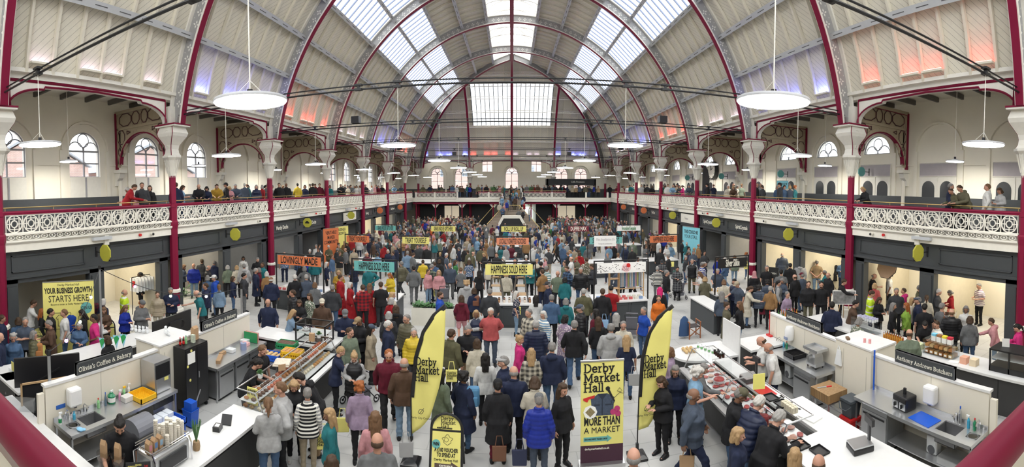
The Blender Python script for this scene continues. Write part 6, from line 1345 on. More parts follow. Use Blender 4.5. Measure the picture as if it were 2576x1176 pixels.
for i, (x, y) in enumerate(((4.95, 7.3), (5.0, 6.95), (4.8, 6.1), (4.95, 5.75))): m = MB().use(BLACKP); m.box(-.12, -.15, 0, .12, .15, .008); [m.box(*q) for q in ((-.12, -.15, 0, .12, -.14, .03), (-.12, .14, 0, .12, .15, .03), (-.12, -.15, 0, -.11, .15, .03), (.11, -.15, 0, .12, .15, .03))]; one(m, 'food_tray', 'black plastic tray on the butchers counter, %s along' % ordn[3-i].replace('nearest', 'first'), 'tray', (x, y, 1.35 if i < 2 else 1.01))
counter('dark near counter of the butchers with trays, at the bottom edge', [(4.5, 4.2, .97, 5.35, 6.28, 1.0)], [(4.6, 4.2, 0, 5.3, 6.28, .97)])
one(B_(BLUEP, -.2, -.28, 0, .2, .28, .012), 'chopping_board', 'bright blue chopping board on the nearer butchers worktop', 'chopping board', (7.3, 5.22, .92), rz=-.1)
t = thing('air_fryer', 'black twin-drawer air fryer on the nearer butchers worktop', 'air fryer', (7.42, 5.85, .92), -.1); B_(BLACKP, -.17, -.21, 0, .17, .21, .30).build('body', t, bev=.03)
for e in (-1, 1): B_(STEEL, -.185, min(e*.02, e*.19), .04, -.17, max(e*.02, e*.19), .18).build('drawer', t); m = MB().use(BLACK); m.box(-.23, e*.1-.012, .08, -.185, e*.1+.012, .16); m.build('handle', t)
B_(BLACKP, -.02, -.03, .3, .02, .03, .43).build('probe_holder', t)
bot(7.55, 4.32, .92, .032, .26, BB, WB, 'blue spray bottle by the near butchers sink', None, True); bot(7.55, 4.18, .92, .035, .24, GB, REDP, 'green washing-up bottle with red cap by the near butchers sink'); bot(7.6, 4.55, .92, .035, .36, STEEL, BLUEP, 'tall steel water filter with blue cap behind the butchers sink'); bot(7.55, 10.35, .92, .035, .22, GB, REDP, 'green washing-up bottle by the farther butchers sink'); bot(7.55, 10.5, .92, .03, .2, BB, WB, 'blue soap bottle by the farther butchers sink')
t = thing('meat_mincer', 'polished steel meat mincer with a top tray', 'mincer', (7.4, 8.85, .92)); m = MB().use(STEEL); m.lathe([(.22, .12), (.2, .3), (.15, .42)], n=4, rot=PI/4); m.box(-.15, -.2, .06, .15, .2, .14); m.cyl((-.1, 0, .3), (-.26, 0, .3), .06, n=12); m.build('body', t); m = MB().use(STL); m.box(-.2, -.28, .46, .2, .28, .475)
for q in ((-.2, -.28, .2, -.27), (-.2, .27, .2, .28), (-.2, -.28, -.19, .28), (.19, -.28, .2, .28)): m.box(q[0], q[1], .475, q[2], q[3], .53)
m.cyl((0, 0, .4), (0, 0, .46), .05, n=10); m.build('tray', t); m = MB().use(BLACKP)
for x in (-.12, .12):
    for y in (-.16, .16): m.cyl((x, y, 0), (x, y, .07), .02, n=8)
m.build('foot', t)
m = MB().use(BLACKP)
for i in range(10): m.box(-.2, -.22+.048*i, .02, .2, -.21+.048*i, .07)
for q in ((-.22, -.24, .22, -.22), (-.22, .22, .22, .24), (-.22, -.24, -.2, .24), (.2, -.24, .22, .24)): m.box(q[0], q[1], 0, q[2], q[3], .11)
m.box(-.22, -.24, 0, .22, .24, .015); one(m, 'dish_rack', 'dark grey dish rack on the farther butchers worktop', 'rack', (7.4, 9.75, .92))
t = thing('chopping_block', 'thick end-grain butcher block on a steel stand', 'chopping block', (6.92, 7.75, 0)); m = MB().use(brick('end grain wood', (.42, .27, .13), (.33, .19, .08), (.25, .15, .07), .06, .03, 'f', .001, .5)); m.box(-.3, -.32, .68, .3, .32, .88); m.build('block', t); m = MB().use(STEEL)
for x in (-.25, .25):
    for y in (-.27, .27): m.box(x-.02, y-.02, 0, x+.02, y+.02, .68)
for z in (.25, .62):
    for e in (-1, 1): m.box(-.25, e*.27-.015, z, .25, e*.27+.015, z+.03); m.box(e*.25-.015, -.27, z, e*.25+.015, .27, z+.03)
m.build('stand', t); m = MB().use(REDP); m.box(-.02, -.08, 0, .02, .05, .02); m.use(STEEL); m.box(-.025, .05, .005, .03, .28, .012); one(m, 'butcher_knife', 'knife with a red handle on the butcher block', 'knife', (6.95, 7.8, .88), rz=1.2)
for z, mm, hh, lab in ((0, REDP, .42, 'bright red lidded bin at the bottom of the pair'), (.42, mat('dark bin', (.05, .06, .07), .5), .42, 'dark grey lidded bin stacked on the red bin')):
    t = thing('food_bin', lab, 'bin', (7.05, 7.12, z)); m = MB().use(mm); m.lathe([(.2, 0), (.25, hh-.06)], n=4, rot=PI/4); m.build('body', t, bev=.02); m = MB().use(mm); m.lathe([(.27, hh-.06), (.26, hh)], n=4, rot=PI/4); m.tube([(-.19, -.2, hh-.1), (-.26, -.1, hh-.2), (-.26, .1, hh-.2), (-.19, .2, hh-.1)], .012, 5); m.build('lid', t, bev=.01)
m = MB().use(WB); m.add([(0, -.12, 0), (0, .12, 0), (-.05, .12, 0), (-.05, -.12, 0), (0, -.07, .38), (0, .05, .38), (-.03, .05, .38), (-.03, -.07, .38)], [(0, 1, 2, 3), (4, 7, 6, 5), (0, 4, 5, 1), (1, 5, 6, 2), (2, 6, 7, 3), (3, 7, 4, 0)]); m.tube([(-.02, -.05, .38), (-.02, 0, .5), (-.02, .05, .38)], .01, 5); one(m, 'tote_bag', 'white cloth bag hanging on the butchers tower', 'bag', (7.6, 8.15, 1.15))
m = MB().use(BLUEP); m.cyl((0, 0, 0), (0, 0, .95), .022, n=8); one(m, 'broom_handle', 'upright blue broom handle beside the near butchers partition', 'handle', (7.6, 6.93, .9))
m = MB().use(REDP); m.cyl((0, 0, .1), (0, .0, .85), .014, n=8); m.box(-.05, -.12, 0, .05, .12, .1); one(m, 'squeegee', 'red handled squeegee at the far end of the butchers partition', 'squeegee', (7.6, 11.35, .95))
for i, (x, y, n_) in enumerate(((7.9, 7.55, 'left'), (7.95, 7.42, 'right'))): m = MB().use(mat('butcher twine', (.65, .3, .3), .8, noise_amt=.4, scale=60)); m.cyl((0, 0, 0), (0, 0, .1), .035, n=14); one(m, 'twine_spool', 'pink and white twine spool on the ivory tower, %s one' % n_, 'spool', (x, y, 1.81))
one(B_(mat('brush brown', (.15, .09, .05), .8), -.04, -.09, 0, .04, .09, .05), 'scrubbing_brush', 'brown scrubbing brush on the butchers tower', 'brush', (7.75, 8.0, 1.81), rz=-.5); one(B_(PAPER, -.12, -.17, 0, .12, .17, .004), 'notebook', 'open white booklet on the butchers tower', 'paper', (7.85, 7.78, 1.81), rz=.5)
for i, (x, y, z, lab) in enumerate(((7.35, 5.0, .30, 'white dispenser box on the lower shelf of the near butchers bench'), (7.35, 9.9, .30, 'white dispenser box on the lower shelf of the farther butchers bench'))): t = thing('soap_dispenser', lab, 'dispenser', (x, y, z)); B_(WB, -.1, -.13, 0, .1, .13, .36).build('casing', t, bev=.03); m = MB().use(GREYPL); m.cyl((-.105, 0, .1), (-.1, 0, .1), .09, n=16); m.build('badge', t)
for i in range(4): one(B_(STL, -.22, -.12, 0, .22, .12, .14), 'steel_pan', 'steel gastronorm pan on the lower shelf of the near butchers bench', 'pan', (7.3, 4.2+.24*i*.9, .30), 'pans under the near butchers sink', bev=.01) if i != 3 else None
# long right counter goods
def shelfcase(x, y, lab, rz=0):
    t = thing('acrylic_shelf', lab, 'shelf', (x, y, 1.0), rz); m = MB().use(glass('acrylic', (.9, .92, .93), .15))
    for z in (.02, .2, .38): m.box(-.2, -.5, z, .2, .5, z+.008)
    for e in (-.5, .5): m.box(-.2, e-.004, 0, .2, e+.004, .42)
    m.build('shelves', t)
shelfcase(10.35, 6.9, 'clear three-tier acrylic shelf of baked goods on the right counter'); shelfcase(10.4, 9.9, 'clear acrylic shelf of tubs farther along the right counter')
for i, (c, n_) in enumerate((((.2, .55, .75), 'light blue'), ((.35, .16, .07), 'brown'), ((.8, .65, .05), 'yellow'), ((.55, .03, .06), 'red'))): m = B_(mat('gift '+n_, c, .5), -.06, -.07, .14, .06, .07, .2); m.use(PAPER); m.box(-.06, -.07, 0, .06, .07, .14); one(m, 'gift_box', '%s topped gift box on the acrylic shelf' % n_, 'box', (10.3, 7.1-.18*i, 1.39))
for i in range(12): m = B_(PASM[i % 3], -.07, -.06, 0, .07, .06, .07); one(m, 'cake_box', 'windowed cake box on the middle of the acrylic shelf', 'box', (10.35+(.1 if i % 2 else -.07), 7.3-.16*(i//2), 1.21), 'cake boxes on the acrylic shelf')
for i in range(12): m = B_(PASM[(i+1) % 3], -.07, -.06, 0, .07, .06, .09); m.use(PAPER); m.box(-.075, -.04, .02, -.07, .04, .07); one(m, 'biscuit_bag', 'bag of biscuits on the bottom of the acrylic shelf', 'bag', (10.35+(.1 if i % 2 else -.07), 7.3-.16*(i//2), 1.03), 'biscuit bags on the acrylic shelf')
for i in range(24): m = MB().use(mat('honey jar %d' % (i % 3), [(.45, .18, .02), (.55, .30, .05), (.35, .08, .02)][i % 3], .15)); m.lathe([(.028, 0), (.028, .16), (.012, .2), (.012, .24)], n=10); m.use(BLACK); m.lathe([(.013, .24), (.013, .26)], n=8); one(m, 'honey_bottle', 'slim amber honey bottle on the right counter', 'bottle', (10.2+.08*(i % 3), 8.3+.09*(i//3), 1.0), 'amber bottles on the right counter')
for i in range(20): m = MB().use(WB); m.lathe([(.04, 0), (.042, .09)], n=12); m.use(mat('lid lilac', (.45, .45, .6), .5)); m.lathe([(.043, .09), (.043, .11)], n=12); one(m, 'relish_tub', 'lilac lidded tub on the farther acrylic shelf', 'tub', (10.3+.1*(i % 3), 9.5+.11*(i//3), 1.39), 'lilac lidded tubs')
for i in range(18): m = MB().use([mat('wine green', (.03, .12, .02), .15), mat('gin amber', (.5, .2, .03), .15), mat('clear spirit', (.6, .62, .6), .1), mat('red spirit', (.4, .03, .03), .15)][i % 4]); m.lathe([(.037, 0), (.037, .2), (.014, .26), (.014, .32)], n=10); m.use(PAPER); m.lathe([(.038, .06), (.038, .14)], n=10); one(m, 'wine_bottle', 'assorted spirit bottle on the table beyond the butchers partition', 'bottle', (9.0+.12*(i % 6), 12.6+.14*(i//6), .95), 'spirit bottles beyond the butchers partition')
counter('white table of spirit bottles beyond the butchers partition', [(8.85, 12.5, .9, 9.9, 13.1, .95)], [(8.9, 12.55, 0, 9.85, 13.05, .9)]); BLOCK.append((8.8, 12.4, 10, 13.2))
t = thing('cake_case', 'black framed refrigerated cake cabinet at the right edge', 'display case', (10.5, 4.7, 1.0)); m = MB().use(BLACK)
for x in (-.3, .3):
    for y in (-.55, .0, .55): m.box(x-.02, y-.02, 0, x+.02, y+.02, .56)
m.box(-.32, -.57, 0, .32, .57, .14); m.box(-.32, -.57, .54, .32, .57, .58); m.build('frame', t); m = MB().use(CLEAR); m.box(-.31, -.55, .14, -.305, .55, .54); m.build('glass', t); B_(mat('shelf glass', (.6, .62, .62), .2), -.3, -.54, .33, .3, .54, .34).build('shelf', t)
one(B_(PAPER, -.005, -.1, 0, .005, .1, .22), 'price_card', 'upright white card on the black cake cabinet', 'card', (10.5, 4.95, 1.58), rz=.3)
for i, (c, y) in enumerate((((.75, .4, .28), 6.05), ((.72, .6, .42), 5.75))): one(B_(mat('candy box %d' % i, c, .6), -.1, -.1, 0, .1, .1, .18), 'sweet_box', '%s box on the right counter beside the cake cabinet' % ('orange striped', 'pale cream'), 'box', (10.25, y, 1.0)) if 0 else one(B_(mat('candy box %d' % i, c, .6), -.1, -.1, 0, .1, .1, .18), 'sweet_box', ('orange striped box on the right counter', 'pale cream boxes on the right counter beside the cake cabinet')[i], 'box', (10.25, y, 1.0))
for i in range(3): one(B_(mat('tissue box', (.6, .65, .4), .6), -.12, -.09, 0, .12, .09, .16), 'carton', 'pale green carton on the right counter behind the seller in sage', 'carton', (10.35, 7.65+.2*i, 1.0), 'pale green cartons on the right counter')
one(B_(PAPER, -.1, -.14, 0, .1, .14, .03), 'paper_stack', 'white papers on the right counter below the cake boxes', 'paper', (10.1, 6.3, 1.0), rz=.3)
# crates of clothes rail & plants in the left shop, shop fittings
t = thing('clothes_rail', 'rail of white T-shirts in the second left shop', 'clothes rail', (-15.3, 13.9, 0)); m = MB().use(BLACK)
for y in (-.9, .9): m.cyl((0, y, 0), (0, y, 1.7), .02, n=6)
m.cyl((0, -.9, 1.7), (0, .9, 1.7), .02, n=6); m.build('rail', t)
for i in range(9):
    y = 13.15+.19*i; m = MB().use(WB); m.prism([(-.1, 0), (.1, 0), (.1, .45), (.2, .38), (.24, .5), (.08, .62), (-.08, .62), (-.24, .5), (-.2, .38), (-.1, .45)], -.03, .03, 'y'); m.prism([(-.28, 0), (.28, 0), (.28, .6), (-.28, .6)], -.02, .02, 'y'); m.use(REDP); m.box(-.1, -.032, .2, .1, -.028, .5); one(m, 'tshirt', 'white T-shirt with red print hanging on the left shop rail', 'shirt', (-15.3, y, 1.02), 'T-shirts on the shop rail')
for x, y, sc in ((-14.6, 15.2, 1.0), (-14.9, 14.9, .8)):
    t = thing('potted_plant', 'leafy potted plant at the left shop entrance, %s one' % ('taller' if sc == 1 else 'smaller'), 'plant', (x, y, 0)); m = MB().use(WOOD); m.lathe([(.15, 0), (.2, .35)], n=12); m.build('pot', t); m = MB().use(LEAF)
    for i in range(90):
        a, b = R.uniform(0, 2*PI), R.uniform(.2, 1.4); d = Vector((math.cos(a)*math.cos(b), math.sin(a)*math.cos(b), math.sin(b))); p = Vector((0, 0, .35))+d*R.uniform(.3, .9)*sc; e = d.cross(Vector((0, 0, 1))).normalized()*.08; n_ = len(m.v); m.v.extend([tuple(p), tuple(p+d*.1+e), tuple(p+d*.22), tuple(p+d*.1-e)]); m.face([n_, n_+1, n_+2, n_+3]); m.cyl((0, 0, .35), p, .006, n=3, cap=False)
    m.build('foliage', t, fix=False)
t = thing('softbox_light', 'large octagonal photo softbox in the right shop', 'lamp', (15.3, 13.3, 2.2), PI/2); m = MB().use(BLACK); m.lathe([(.1, .45), (.62, .02), (.62, 0)], n=8, rot=PI/8); o = m.build('housing', t); m = MB().use(mat('softbox cloth', (.62, .44, .3), .8)); m.lathe([(.6, -.01), (.6, -.02)], n=8, rot=PI/8); m.build('diffuser', t)
for ch in t.children: ch.rotation_euler = (PI*.6, 0, 0)
m = MB().use(BLACK); m.cyl((0, 0, -2.2), (0, 0, 0), .02, n=6); m.build('stand', t)
t = thing('card_spinner', 'tall white wire spinner of greeting cards by the right shop', 'card rack', (12.5, 8.0, 0)); m = MB().use(WB); m.cyl((0, 0, 0), (0, 0, 1.7), .02, n=6); m.lathe([(.25, 0), (.25, .03)], n=14)
for z in range(6):
    for a in range(4):
        aa = a*PI/2+.4; d = Vector((math.cos(aa), math.sin(aa), 0)); e = Vector((-d.y, d.x, 0)); c = d*.16+Vector((0, 0, .5+.2*z)); m.bar(c-e*.16, c+e*.16, .008); m.bar(c-e*.16+d*.04, c+e*.16+d*.04+Vector((0, 0, .05)), .008)
m.build('wire_frame', t); m = MB()
for z in range(6):
    for a in range(4):
        aa = a*PI/2+.4; d = Vector((math.cos(aa), math.sin(aa), 0)); e = Vector((-d.y, d.x, 0)); c = d*.18+Vector((0, 0, .5+.2*z))
        for q in (-1, 1): m.use(R.choice(PASM+[PAPER, TEAL])); p = c+e*.08*q; m.quad(p-e*.06, p+e*.06, p+e*.06+Vector((0, 0, .15))+d*.03, p-e*.06+Vector((0, 0, .15))+d*.03)
m.build('cards', t, fix=False)
for i in range(14):
    m = B_(R.choice([PAPER, WOOD, TEAL, YEL2, PASM[2]]), -.0, -.14, -.1, .02, .14, .1); m.use(R.choice([INK, PASM[3], MAUVE])); m.box(-.004, -.09, -.06, 0, .09, .06); one(m, 'framed_print', 'small picture pinned inside the nearest right shop', 'picture', (18.35, 7.0+.42*(i % 7), 1.5+.45*(i//7)), 'pictures inside the nearest right shop')
t = thing('photo_easel', 'grey landscape photograph on an easel beside the second right column', 'picture', (12.9, 13.6, 0), D(-40)); m = MB().use(PAPER); m.box(-.5, -.02, .75, .5, 0, 1.35); m.use(mat('misty photo', (.2, .2, .2), .6, noise_amt=.9, scale=7)); m.box(-.47, -.025, .78, .47, -.02, 1.32); m.build('print', t); m = MB().use(WOOD); m.bar((-.3, 0, 0), (-.1, 0, 1.3), .03); m.bar((.3, 0, 0), (.1, 0, 1.3), .03); m.bar((0, .4, 0), (0, .02, 1.3), .03); m.build('easel', t)
t = thing('chalkboard_sign', 'black A-frame chalkboard in the right shop doorway', 'sign', (14.0, 20.6, 0), D(-60)); m = MB().use(BLACK); m.box(-.3, -.02, .05, .3, .02, 1.2); m.bar((-.28, .35, 0), (-.28, 0, 1.15), .03); m.bar((.28, .35, 0), (.28, 0, 1.15), .03); m.build('board', t); text('lettering', 'OPEN', .14, LWHITE, t, (0, -.025, .85), RFR, 1, 0, .002)
PLACES += [(-5.0, 8.0, 'at the pastry case'), (-5.3, 12.9, 'beyond the cake cabinet'), (-2.0, 9.3, 'behind the left feather flag'), (0.2, 9.5, 'in the middle foreground'), (2.6, 9.6, 'by the right feather flag'), (4.1, 9.5, 'at the meat case'), (4.4, 5.8, 'at the near end of the butchers'), (-11.4, 6.5, 'at the left counter'), (-11.6, 9.3, 'beside the big yellow board'), (-10.8, 12.2, 'beyond the left counter'), (-12.4, 15.2, 'outside the T-shirt shop'), (-12.6, 18.7, 'outside the second left shop pair'), (-9.6, 14.6, 'before the orange stall banner'), (-7.2, 13.6, 'left of the cake cabinet'), (11.6, 8.6, 'at the right counter'), (12.4, 11.3, 'outside the photo shop'), (10.5, 14.3, 'past the spirit bottles'), (7.0, 12.6, 'behind the white screen'), (8.2, 14.8, 'at the charcoal corner counter'), (12.6, 18.2, 'outside the second right shop pair'), (2.0, 13.2, 'in the middle aisle, right of centre'), (-1.0, 13.4, 'in the middle aisle'), (-3.4, 15.2, 'by the white planter'), (6.3, 19.5, 'in the right aisle'), (1.9, 18, 'between the yellow and rose stalls'), (-3.2, 20.5, 'behind the white planter'), (-6.4, 14.6, 'before the teal stall'), (5.2, 7.6, 'behind the butchers case'), (-6.4, 8.8, 'inside the coffee stall'), (-4.3, 6.2, 'at the white coffee counter'), (.3, 7.6, 'at the bottom of the view'), (10.9, 17.6, 'by the black lettered banner'), (12.2, 24, 'outside the crystal shop'), (-12, 24.5, 'outside the duck shop')]
for yy in (22.5, 30.5, 38.5, 45.5, 52.5, 58):
    for xx in (-9, -3.2, 3.2, 9): PLACES.append((xx, yy, '%s %s' % ({22.5: 'behind the front stalls', 30.5: 'behind the second stall row', 38.5: 'behind the third stall row', 45.5: 'far back before the stairs', 52.5: 'beside the far stairs', 58: 'under the far gallery'}[yy], {-9: 'far left', -3.2: 'left of centre', 3.2: 'right of centre', 9: 'far right'}[xx])))
# ------------------------------------------------------------------ people
import numpy as np
COLR = dict(black=(.012, .012, .014), navy=(.014, .02, .05), charcoal=(.035, .037, .042), grey=(.16, .165, .17), lightgrey=(.42, .42, .42), white=(.72, .72, .70), cream=(.62, .57, .46), beige=(.42, .35, .25), camel=(.34, .19, .08),
  brown=(.08, .045, .028), tan=(.36, .25, .14), olive=(.09, .085, .045), khaki=(.13, .12, .075), green=(.05, .20, .06), lime=(.25, .42, .06), sage=(.17, .21, .15), teal=(.02, .17, .19), blue=(.015, .07, .40), royal=(.012, .03, .30), lightblue=(.22, .38, .55), denim=(.07, .13, .24),
  paledenim=(.20, .30, .42), red=(.34, .01, .016), maroon=(.13, .01, .025), coral=(.50, .10, .10), pink=(.62, .30, .32), magenta=(.62, .03, .20), lilac=(.36, .27, .38), purple=(.16, .05, .25), yellow=(.72, .52, .04), hivis=(.62, .85, .03), orange=(.70, .17, .02), mustard=(.42, .25, .03), slate=(.07, .09, .13))
COLR = {k: tuple(c*(.74 if max(v) > .1 else .9) for c in v) for k, v in COLR.items()}
HAIRC = dict(black=(.010, .008, .007), brown=(.05, .028, .015), lightbrown=(.13, .07, .035), blonde=(.34, .22, .11), white=(.46, .44, .41), grey=(.18, .17, .16), ginger=(.26, .08, .02), silver=(.29, .28, .265), magenta=(.5, .01, .12))
SKIN = [(.46, .25, .17), (.50, .28, .20), (.42, .22, .15), (.48, .26, .185), (.20, .10, .06), (.32, .18, .11)]
def objcol(name, rough, amt=.25, scale=18, kind=None, c2=None, stretch=None, spec=.3):
    m = bpy.data.materials.new(name); m.use_nodes = True; n = m.node_tree.nodes; l = m.node_tree.links; b = n['Principled BSDF']
    b.inputs['Roughness'].default_value = rough; b.inputs['Specular IOR Level'].default_value = spec
    oi = n.new('ShaderNodeObjectInfo'); tx = n.new('ShaderNodeTexCoord'); nz = n.new('ShaderNodeTexNoise'); nz.inputs['Scale'].default_value = scale; nz.inputs['Detail'].default_value = 3
    src = tx.outputs['Object']
    if stretch:
        mp = n.new('ShaderNodeMapping'); mp.inputs['Scale'].default_value = stretch; l.new(src, mp.inputs[0]); src = mp.outputs[0]
    l.new(src, nz.inputs['Vector'])
    mr = n.new('ShaderNodeMapRange'); mr.inputs['To Min'].default_value = 1-amt; mr.inputs['To Max'].default_value = 1+amt; l.new(nz.outputs['Fac'], mr.inputs['Value'])
    vm = n.new('ShaderNodeVectorMath'); vm.operation = 'SCALE'; l.new(oi.outputs['Color'], vm.inputs[0]); l.new(mr.outputs[0], vm.inputs['Scale'])
    out = vm.outputs[0]
    if kind:
        sp = n.new('ShaderNodeSeparateXYZ'); l.new(tx.outputs['Object'], sp.inputs[0])
        def band(sock, per, frac, src_='FRACT'):
            a = n.new('ShaderNodeMath'); a.operation = 'MULTIPLY'; a.inputs[1].default_value = 1/per; l.new(sock, a.inputs[0])
            f = n.new('ShaderNodeMath'); f.operation = 'FRACT'; l.new(a.outputs[0], f.inputs[0]); g = n.new('ShaderNodeMath'); g.operation = 'LESS_THAN'; g.inputs[1].default_value = frac; l.new(f.outputs[0], g.inputs[0]); return g.outputs[0]
        if kind == 'plaid':
            a = band(sp.outputs['Z'], .12, .5); c = band(sp.outputs['X'], .12, .5); ad = n.new('ShaderNodeMath'); ad.operation = 'MULTIPLY_ADD'; ad.inputs[1].default_value = .45; l.new(a, ad.inputs[0]); m2 = n.new('ShaderNodeMath'); m2.operation = 'MULTIPLY'; m2.inputs[1].default_value = .45; l.new(c, m2.inputs[0]); l.new(m2.outputs[0], ad.inputs[2]); fac = ad.outputs[0]
        elif kind == 'stripe': fac = band(sp.outputs['Z'], .07, .45)
        elif kind == 'spots':
            v = n.new('ShaderNodeTexVoronoi'); v.inputs['Scale'].default_value = 22; l.new(tx.outputs['Object'], v.inputs['Vector']); g = n.new('ShaderNodeMath'); g.operation = 'LESS_THAN'; g.inputs[1].default_value = .35; l.new(v.outputs['Distance'], g.inputs[0]); fac = g.outputs[0]
        elif kind == 'hivis': fac = band(sp.outputs['Z'], .24, .2)
        mx = n.new('ShaderNodeMix'); mx.data_type = 'RGBA'; l.new(fac, mx.inputs['Factor']); l.new(out, mx.inputs['A']); mx.inputs['B'].default_value = (*c2, 1); out = mx.outputs['Result']
    l.new(out, b.inputs['Base Color']); return m
CLOTH = objcol('woven cloth', .85); SKINM = objcol('skin', .55, .08, 8, spec=.4); HAIRM = objcol('hair', .6, .45, 30, stretch=(3, 3, .5)); SHOE = objcol('shoe leather', .5, .1)
PLAID = objcol('plaid cloth', .85, kind='plaid', c2=(.01, .01, .015)); STRIPE = objcol('striped cloth', .85, kind='stripe', c2=(.7, .68, .62)); SPOTS = objcol('patterned cloth', .85, kind='spots', c2=(.65, .6, .55)); HIV = objcol('reflective banded cloth', .6, kind='hivis', c2=(.6, .62, .6))
SHINY = objcol('padded nylon', .45, .2)
EYEM = mat('eye', (.02, .015, .012), .2, noise_amt=0); LIP = mat('lips', (.34, .11, .09), .5, noise_amt=0)
def V(*a): return Vector(a)
class Blob:
    """overlapping tapered limbs fused into one skin by voxel remeshing"""
    def __init__(s): s.b = MB()
    def cap(s, p, q, r0, r1=None, n=10, fl=1.0):
        r1 = r0 if r1 is None else r1; p = Vector(p); q = Vector(q); s.b.cyl(p, q, r0, r1, n); s.b.ball(p, r0, n, 6); s.b.ball(q, r1, n, 6)
    def ell(s, c, r, n=14, m=10): s.b.ball(c, 1, n, m, r)
    def loft(s, rings, n=18, M=None):
        """rings (cx, cy, z, rx, ry)"""
        vs = []
        for cx, cy, z, rx, ry in rings:
            for i in range(n):
                a = 2*PI*i/n; c, d = math.cos(a), math.sin(a); e = .8
                v = V(cx+rx*abs(c)**e*(1 if c > 0 else -1), cy+ry*abs(d)**e*(1 if d > 0 else -1), z); vs.append(M(v) if M else v)
        k = len(rings); fs = [(j*n+i, j*n+(i+1) % n, (j+1)*n+(i+1) % n, (j+1)*n+i) for j in range(k-1) for i in range(n)]
        fs += [tuple(range(n-1, -1, -1)), tuple((k-1)*n+i for i in range(n))]; s.b.add(vs, fs)
    def mesh(s, name, vox, m, wr=0, wsc=9, sm=2, post=None, zs=.45):
        me = s.b.mesh(name); b = bmesh.new(); b.from_mesh(me); bmesh.ops.recalc_face_normals(b, faces=b.faces); b.to_mesh(me); b.free()
        o = bpy.data.objects.new('tmp', me); COL.objects.link(o)
        r = o.modifiers.new('r', 'REMESH'); r.mode = 'VOXEL'; r.voxel_size = vox; r.use_smooth_shade = True
        q = o.modifiers.new('s', 'SMOOTH'); q.factor = .5; q.iterations = sm
        dg = bpy.context.evaluated_depsgraph_get(); out = bpy.data.meshes.new_from_object(o.evaluated_get(dg)); bpy.data.objects.remove(o); bpy.data.meshes.remove(me)
        if wr or post:
            N = len(out.vertices); co = np.empty(N*3); no = np.empty(N*3); out.vertices.foreach_get('co', co); out.vertices.foreach_get('normal', no); co = co.reshape(-1, 3); no = no.reshape(-1, 3)
            if wr:
                d = np.array([noise.noise(Vector((x*wsc, y*wsc, z*wsc*zs))) for x, y, z in co]); co += no*(d*wr)[:, None]
            if post: co = post(co, no)
            out.vertices.foreach_set('co', co.ravel()); out.update()
        out.materials.clear(); out.materials.append(m); out.name = name
        for p in out.polygons: p.use_smooth = True
        return out
def pose(nm, w):
    sh = .148 if w else .172; hp = .095
    J = dict(bend=0, tilt=10, ank=[V(-.1, 0, .09), V(.1, 0, .09)], kn=[V(-.1, .02, .48), V(.1, .02, .48)], hip=[V(-hp, 0, .90), V(hp, 0, .90)], sh=[V(-sh, 0, 1.372), V(sh, 0, 1.372)],
             el=[V(-sh-.075, -.03, 1.12), V(sh+.075, -.03, 1.12)], wr=[V(-sh-.085, .05, .885), V(sh+.085, .05, .885)], hd=[V(0, .15, -1), V(0, .15, -1)])
    e = sh+.068
    if nm == 'hold': J.update(el=[V(-e, 0, 1.14), V(e, 0, 1.14)], wr=[V(-.07, .25, 1.12), V(.09, .27, 1.16)], hd=[V(.5, .8, .1), V(-.5, .7, .3)], tilt=28)
    if nm == 'walk': J.update(ank=[V(-.09, -.27, .14), V(.09, .26, .09)], kn=[V(-.1, -.02, .49), V(.1, .2, .50)], wr=[V(-e-.02, .2, .93), V(e+.02, -.14, .90)], el=[V(-e-.01, .02, 1.14), V(e+.01, -.12, 1.15)], tilt=6)
    if nm == 'lean': J.update(bend=24, el=[V(-e, .12, 1.18), V(e, .12, 1.18)], wr=[V(-.10, .36, 1.10), V(.10, .38, 1.10)], hd=[V(.4, 1, -.1), V(-.4, 1, -.1)], tilt=26)
    if nm == 'reach': J.update(bend=10, el=[V(-e, .02, 1.14), V(e, .20, 1.24)], wr=[V(-e, .12, .90), V(e-.06, .46, 1.22)], hd=[V(0, .15, -1), V(0, 1, 0)], tilt=20)
    if nm == 'cross': J.update(el=[V(-e, .02, 1.14), V(e, .02, 1.14)], wr=[V(.10, .19, 1.16), V(-.10, .21, 1.19)], hd=[V(1, .1, .1), V(-1, .1, .1)], tilt=8)
    if nm == 'hip': J.update(el=[V(-e-.12, -.08, 1.16), V(e, -.02, 1.13)], wr=[V(-.17, .07, 1.03), V(e, .08, .90)], hd=[V(.6, .6, -.5), V(0, .15, -1)], tilt=14)
    if nm == 'back': J.update(el=[V(-e-.04, -.09, 1.15), V(e+.04, -.09, 1.15)], wr=[V(-.06, -.2, .95), V(.06, -.2, .95)], hd=[V(.8, -.1, -.5), V(-.8, -.1, -.5)], tilt=12)
    b = math.radians(J['bend'])
    piv = V(0, 0, .98); MX = Matrix.Translation(piv) @ Matrix.Rotation(-b, 4, 'X') @ Matrix.Translation(-piv)
    J['M'] = lambda v: (MX @ v) if v.z > .98 else v
    J['sh'] = [MX @ v for v in J['sh']]
    if J['bend'] and nm != 'lean': J['el'] = [MX @ v for v in J['el']]; J['wr'] = [MX @ v for v in J['wr']]
    if nm == 'lean': J['el'] = [MX @ v for v in J['el']]; J['wr'] = [V(v.x, v.y+.22, 1.02) for v in J['wr']]
    J['neck'] = MX @ V(0, -.01, 1.47)
    J['H'] = MX @ Matrix.Translation(V(0, 0, 1.53)) @ Matrix.Rotation(-math.radians(J['tilt']-J['bend']*.3), 4, 'X')
    return J
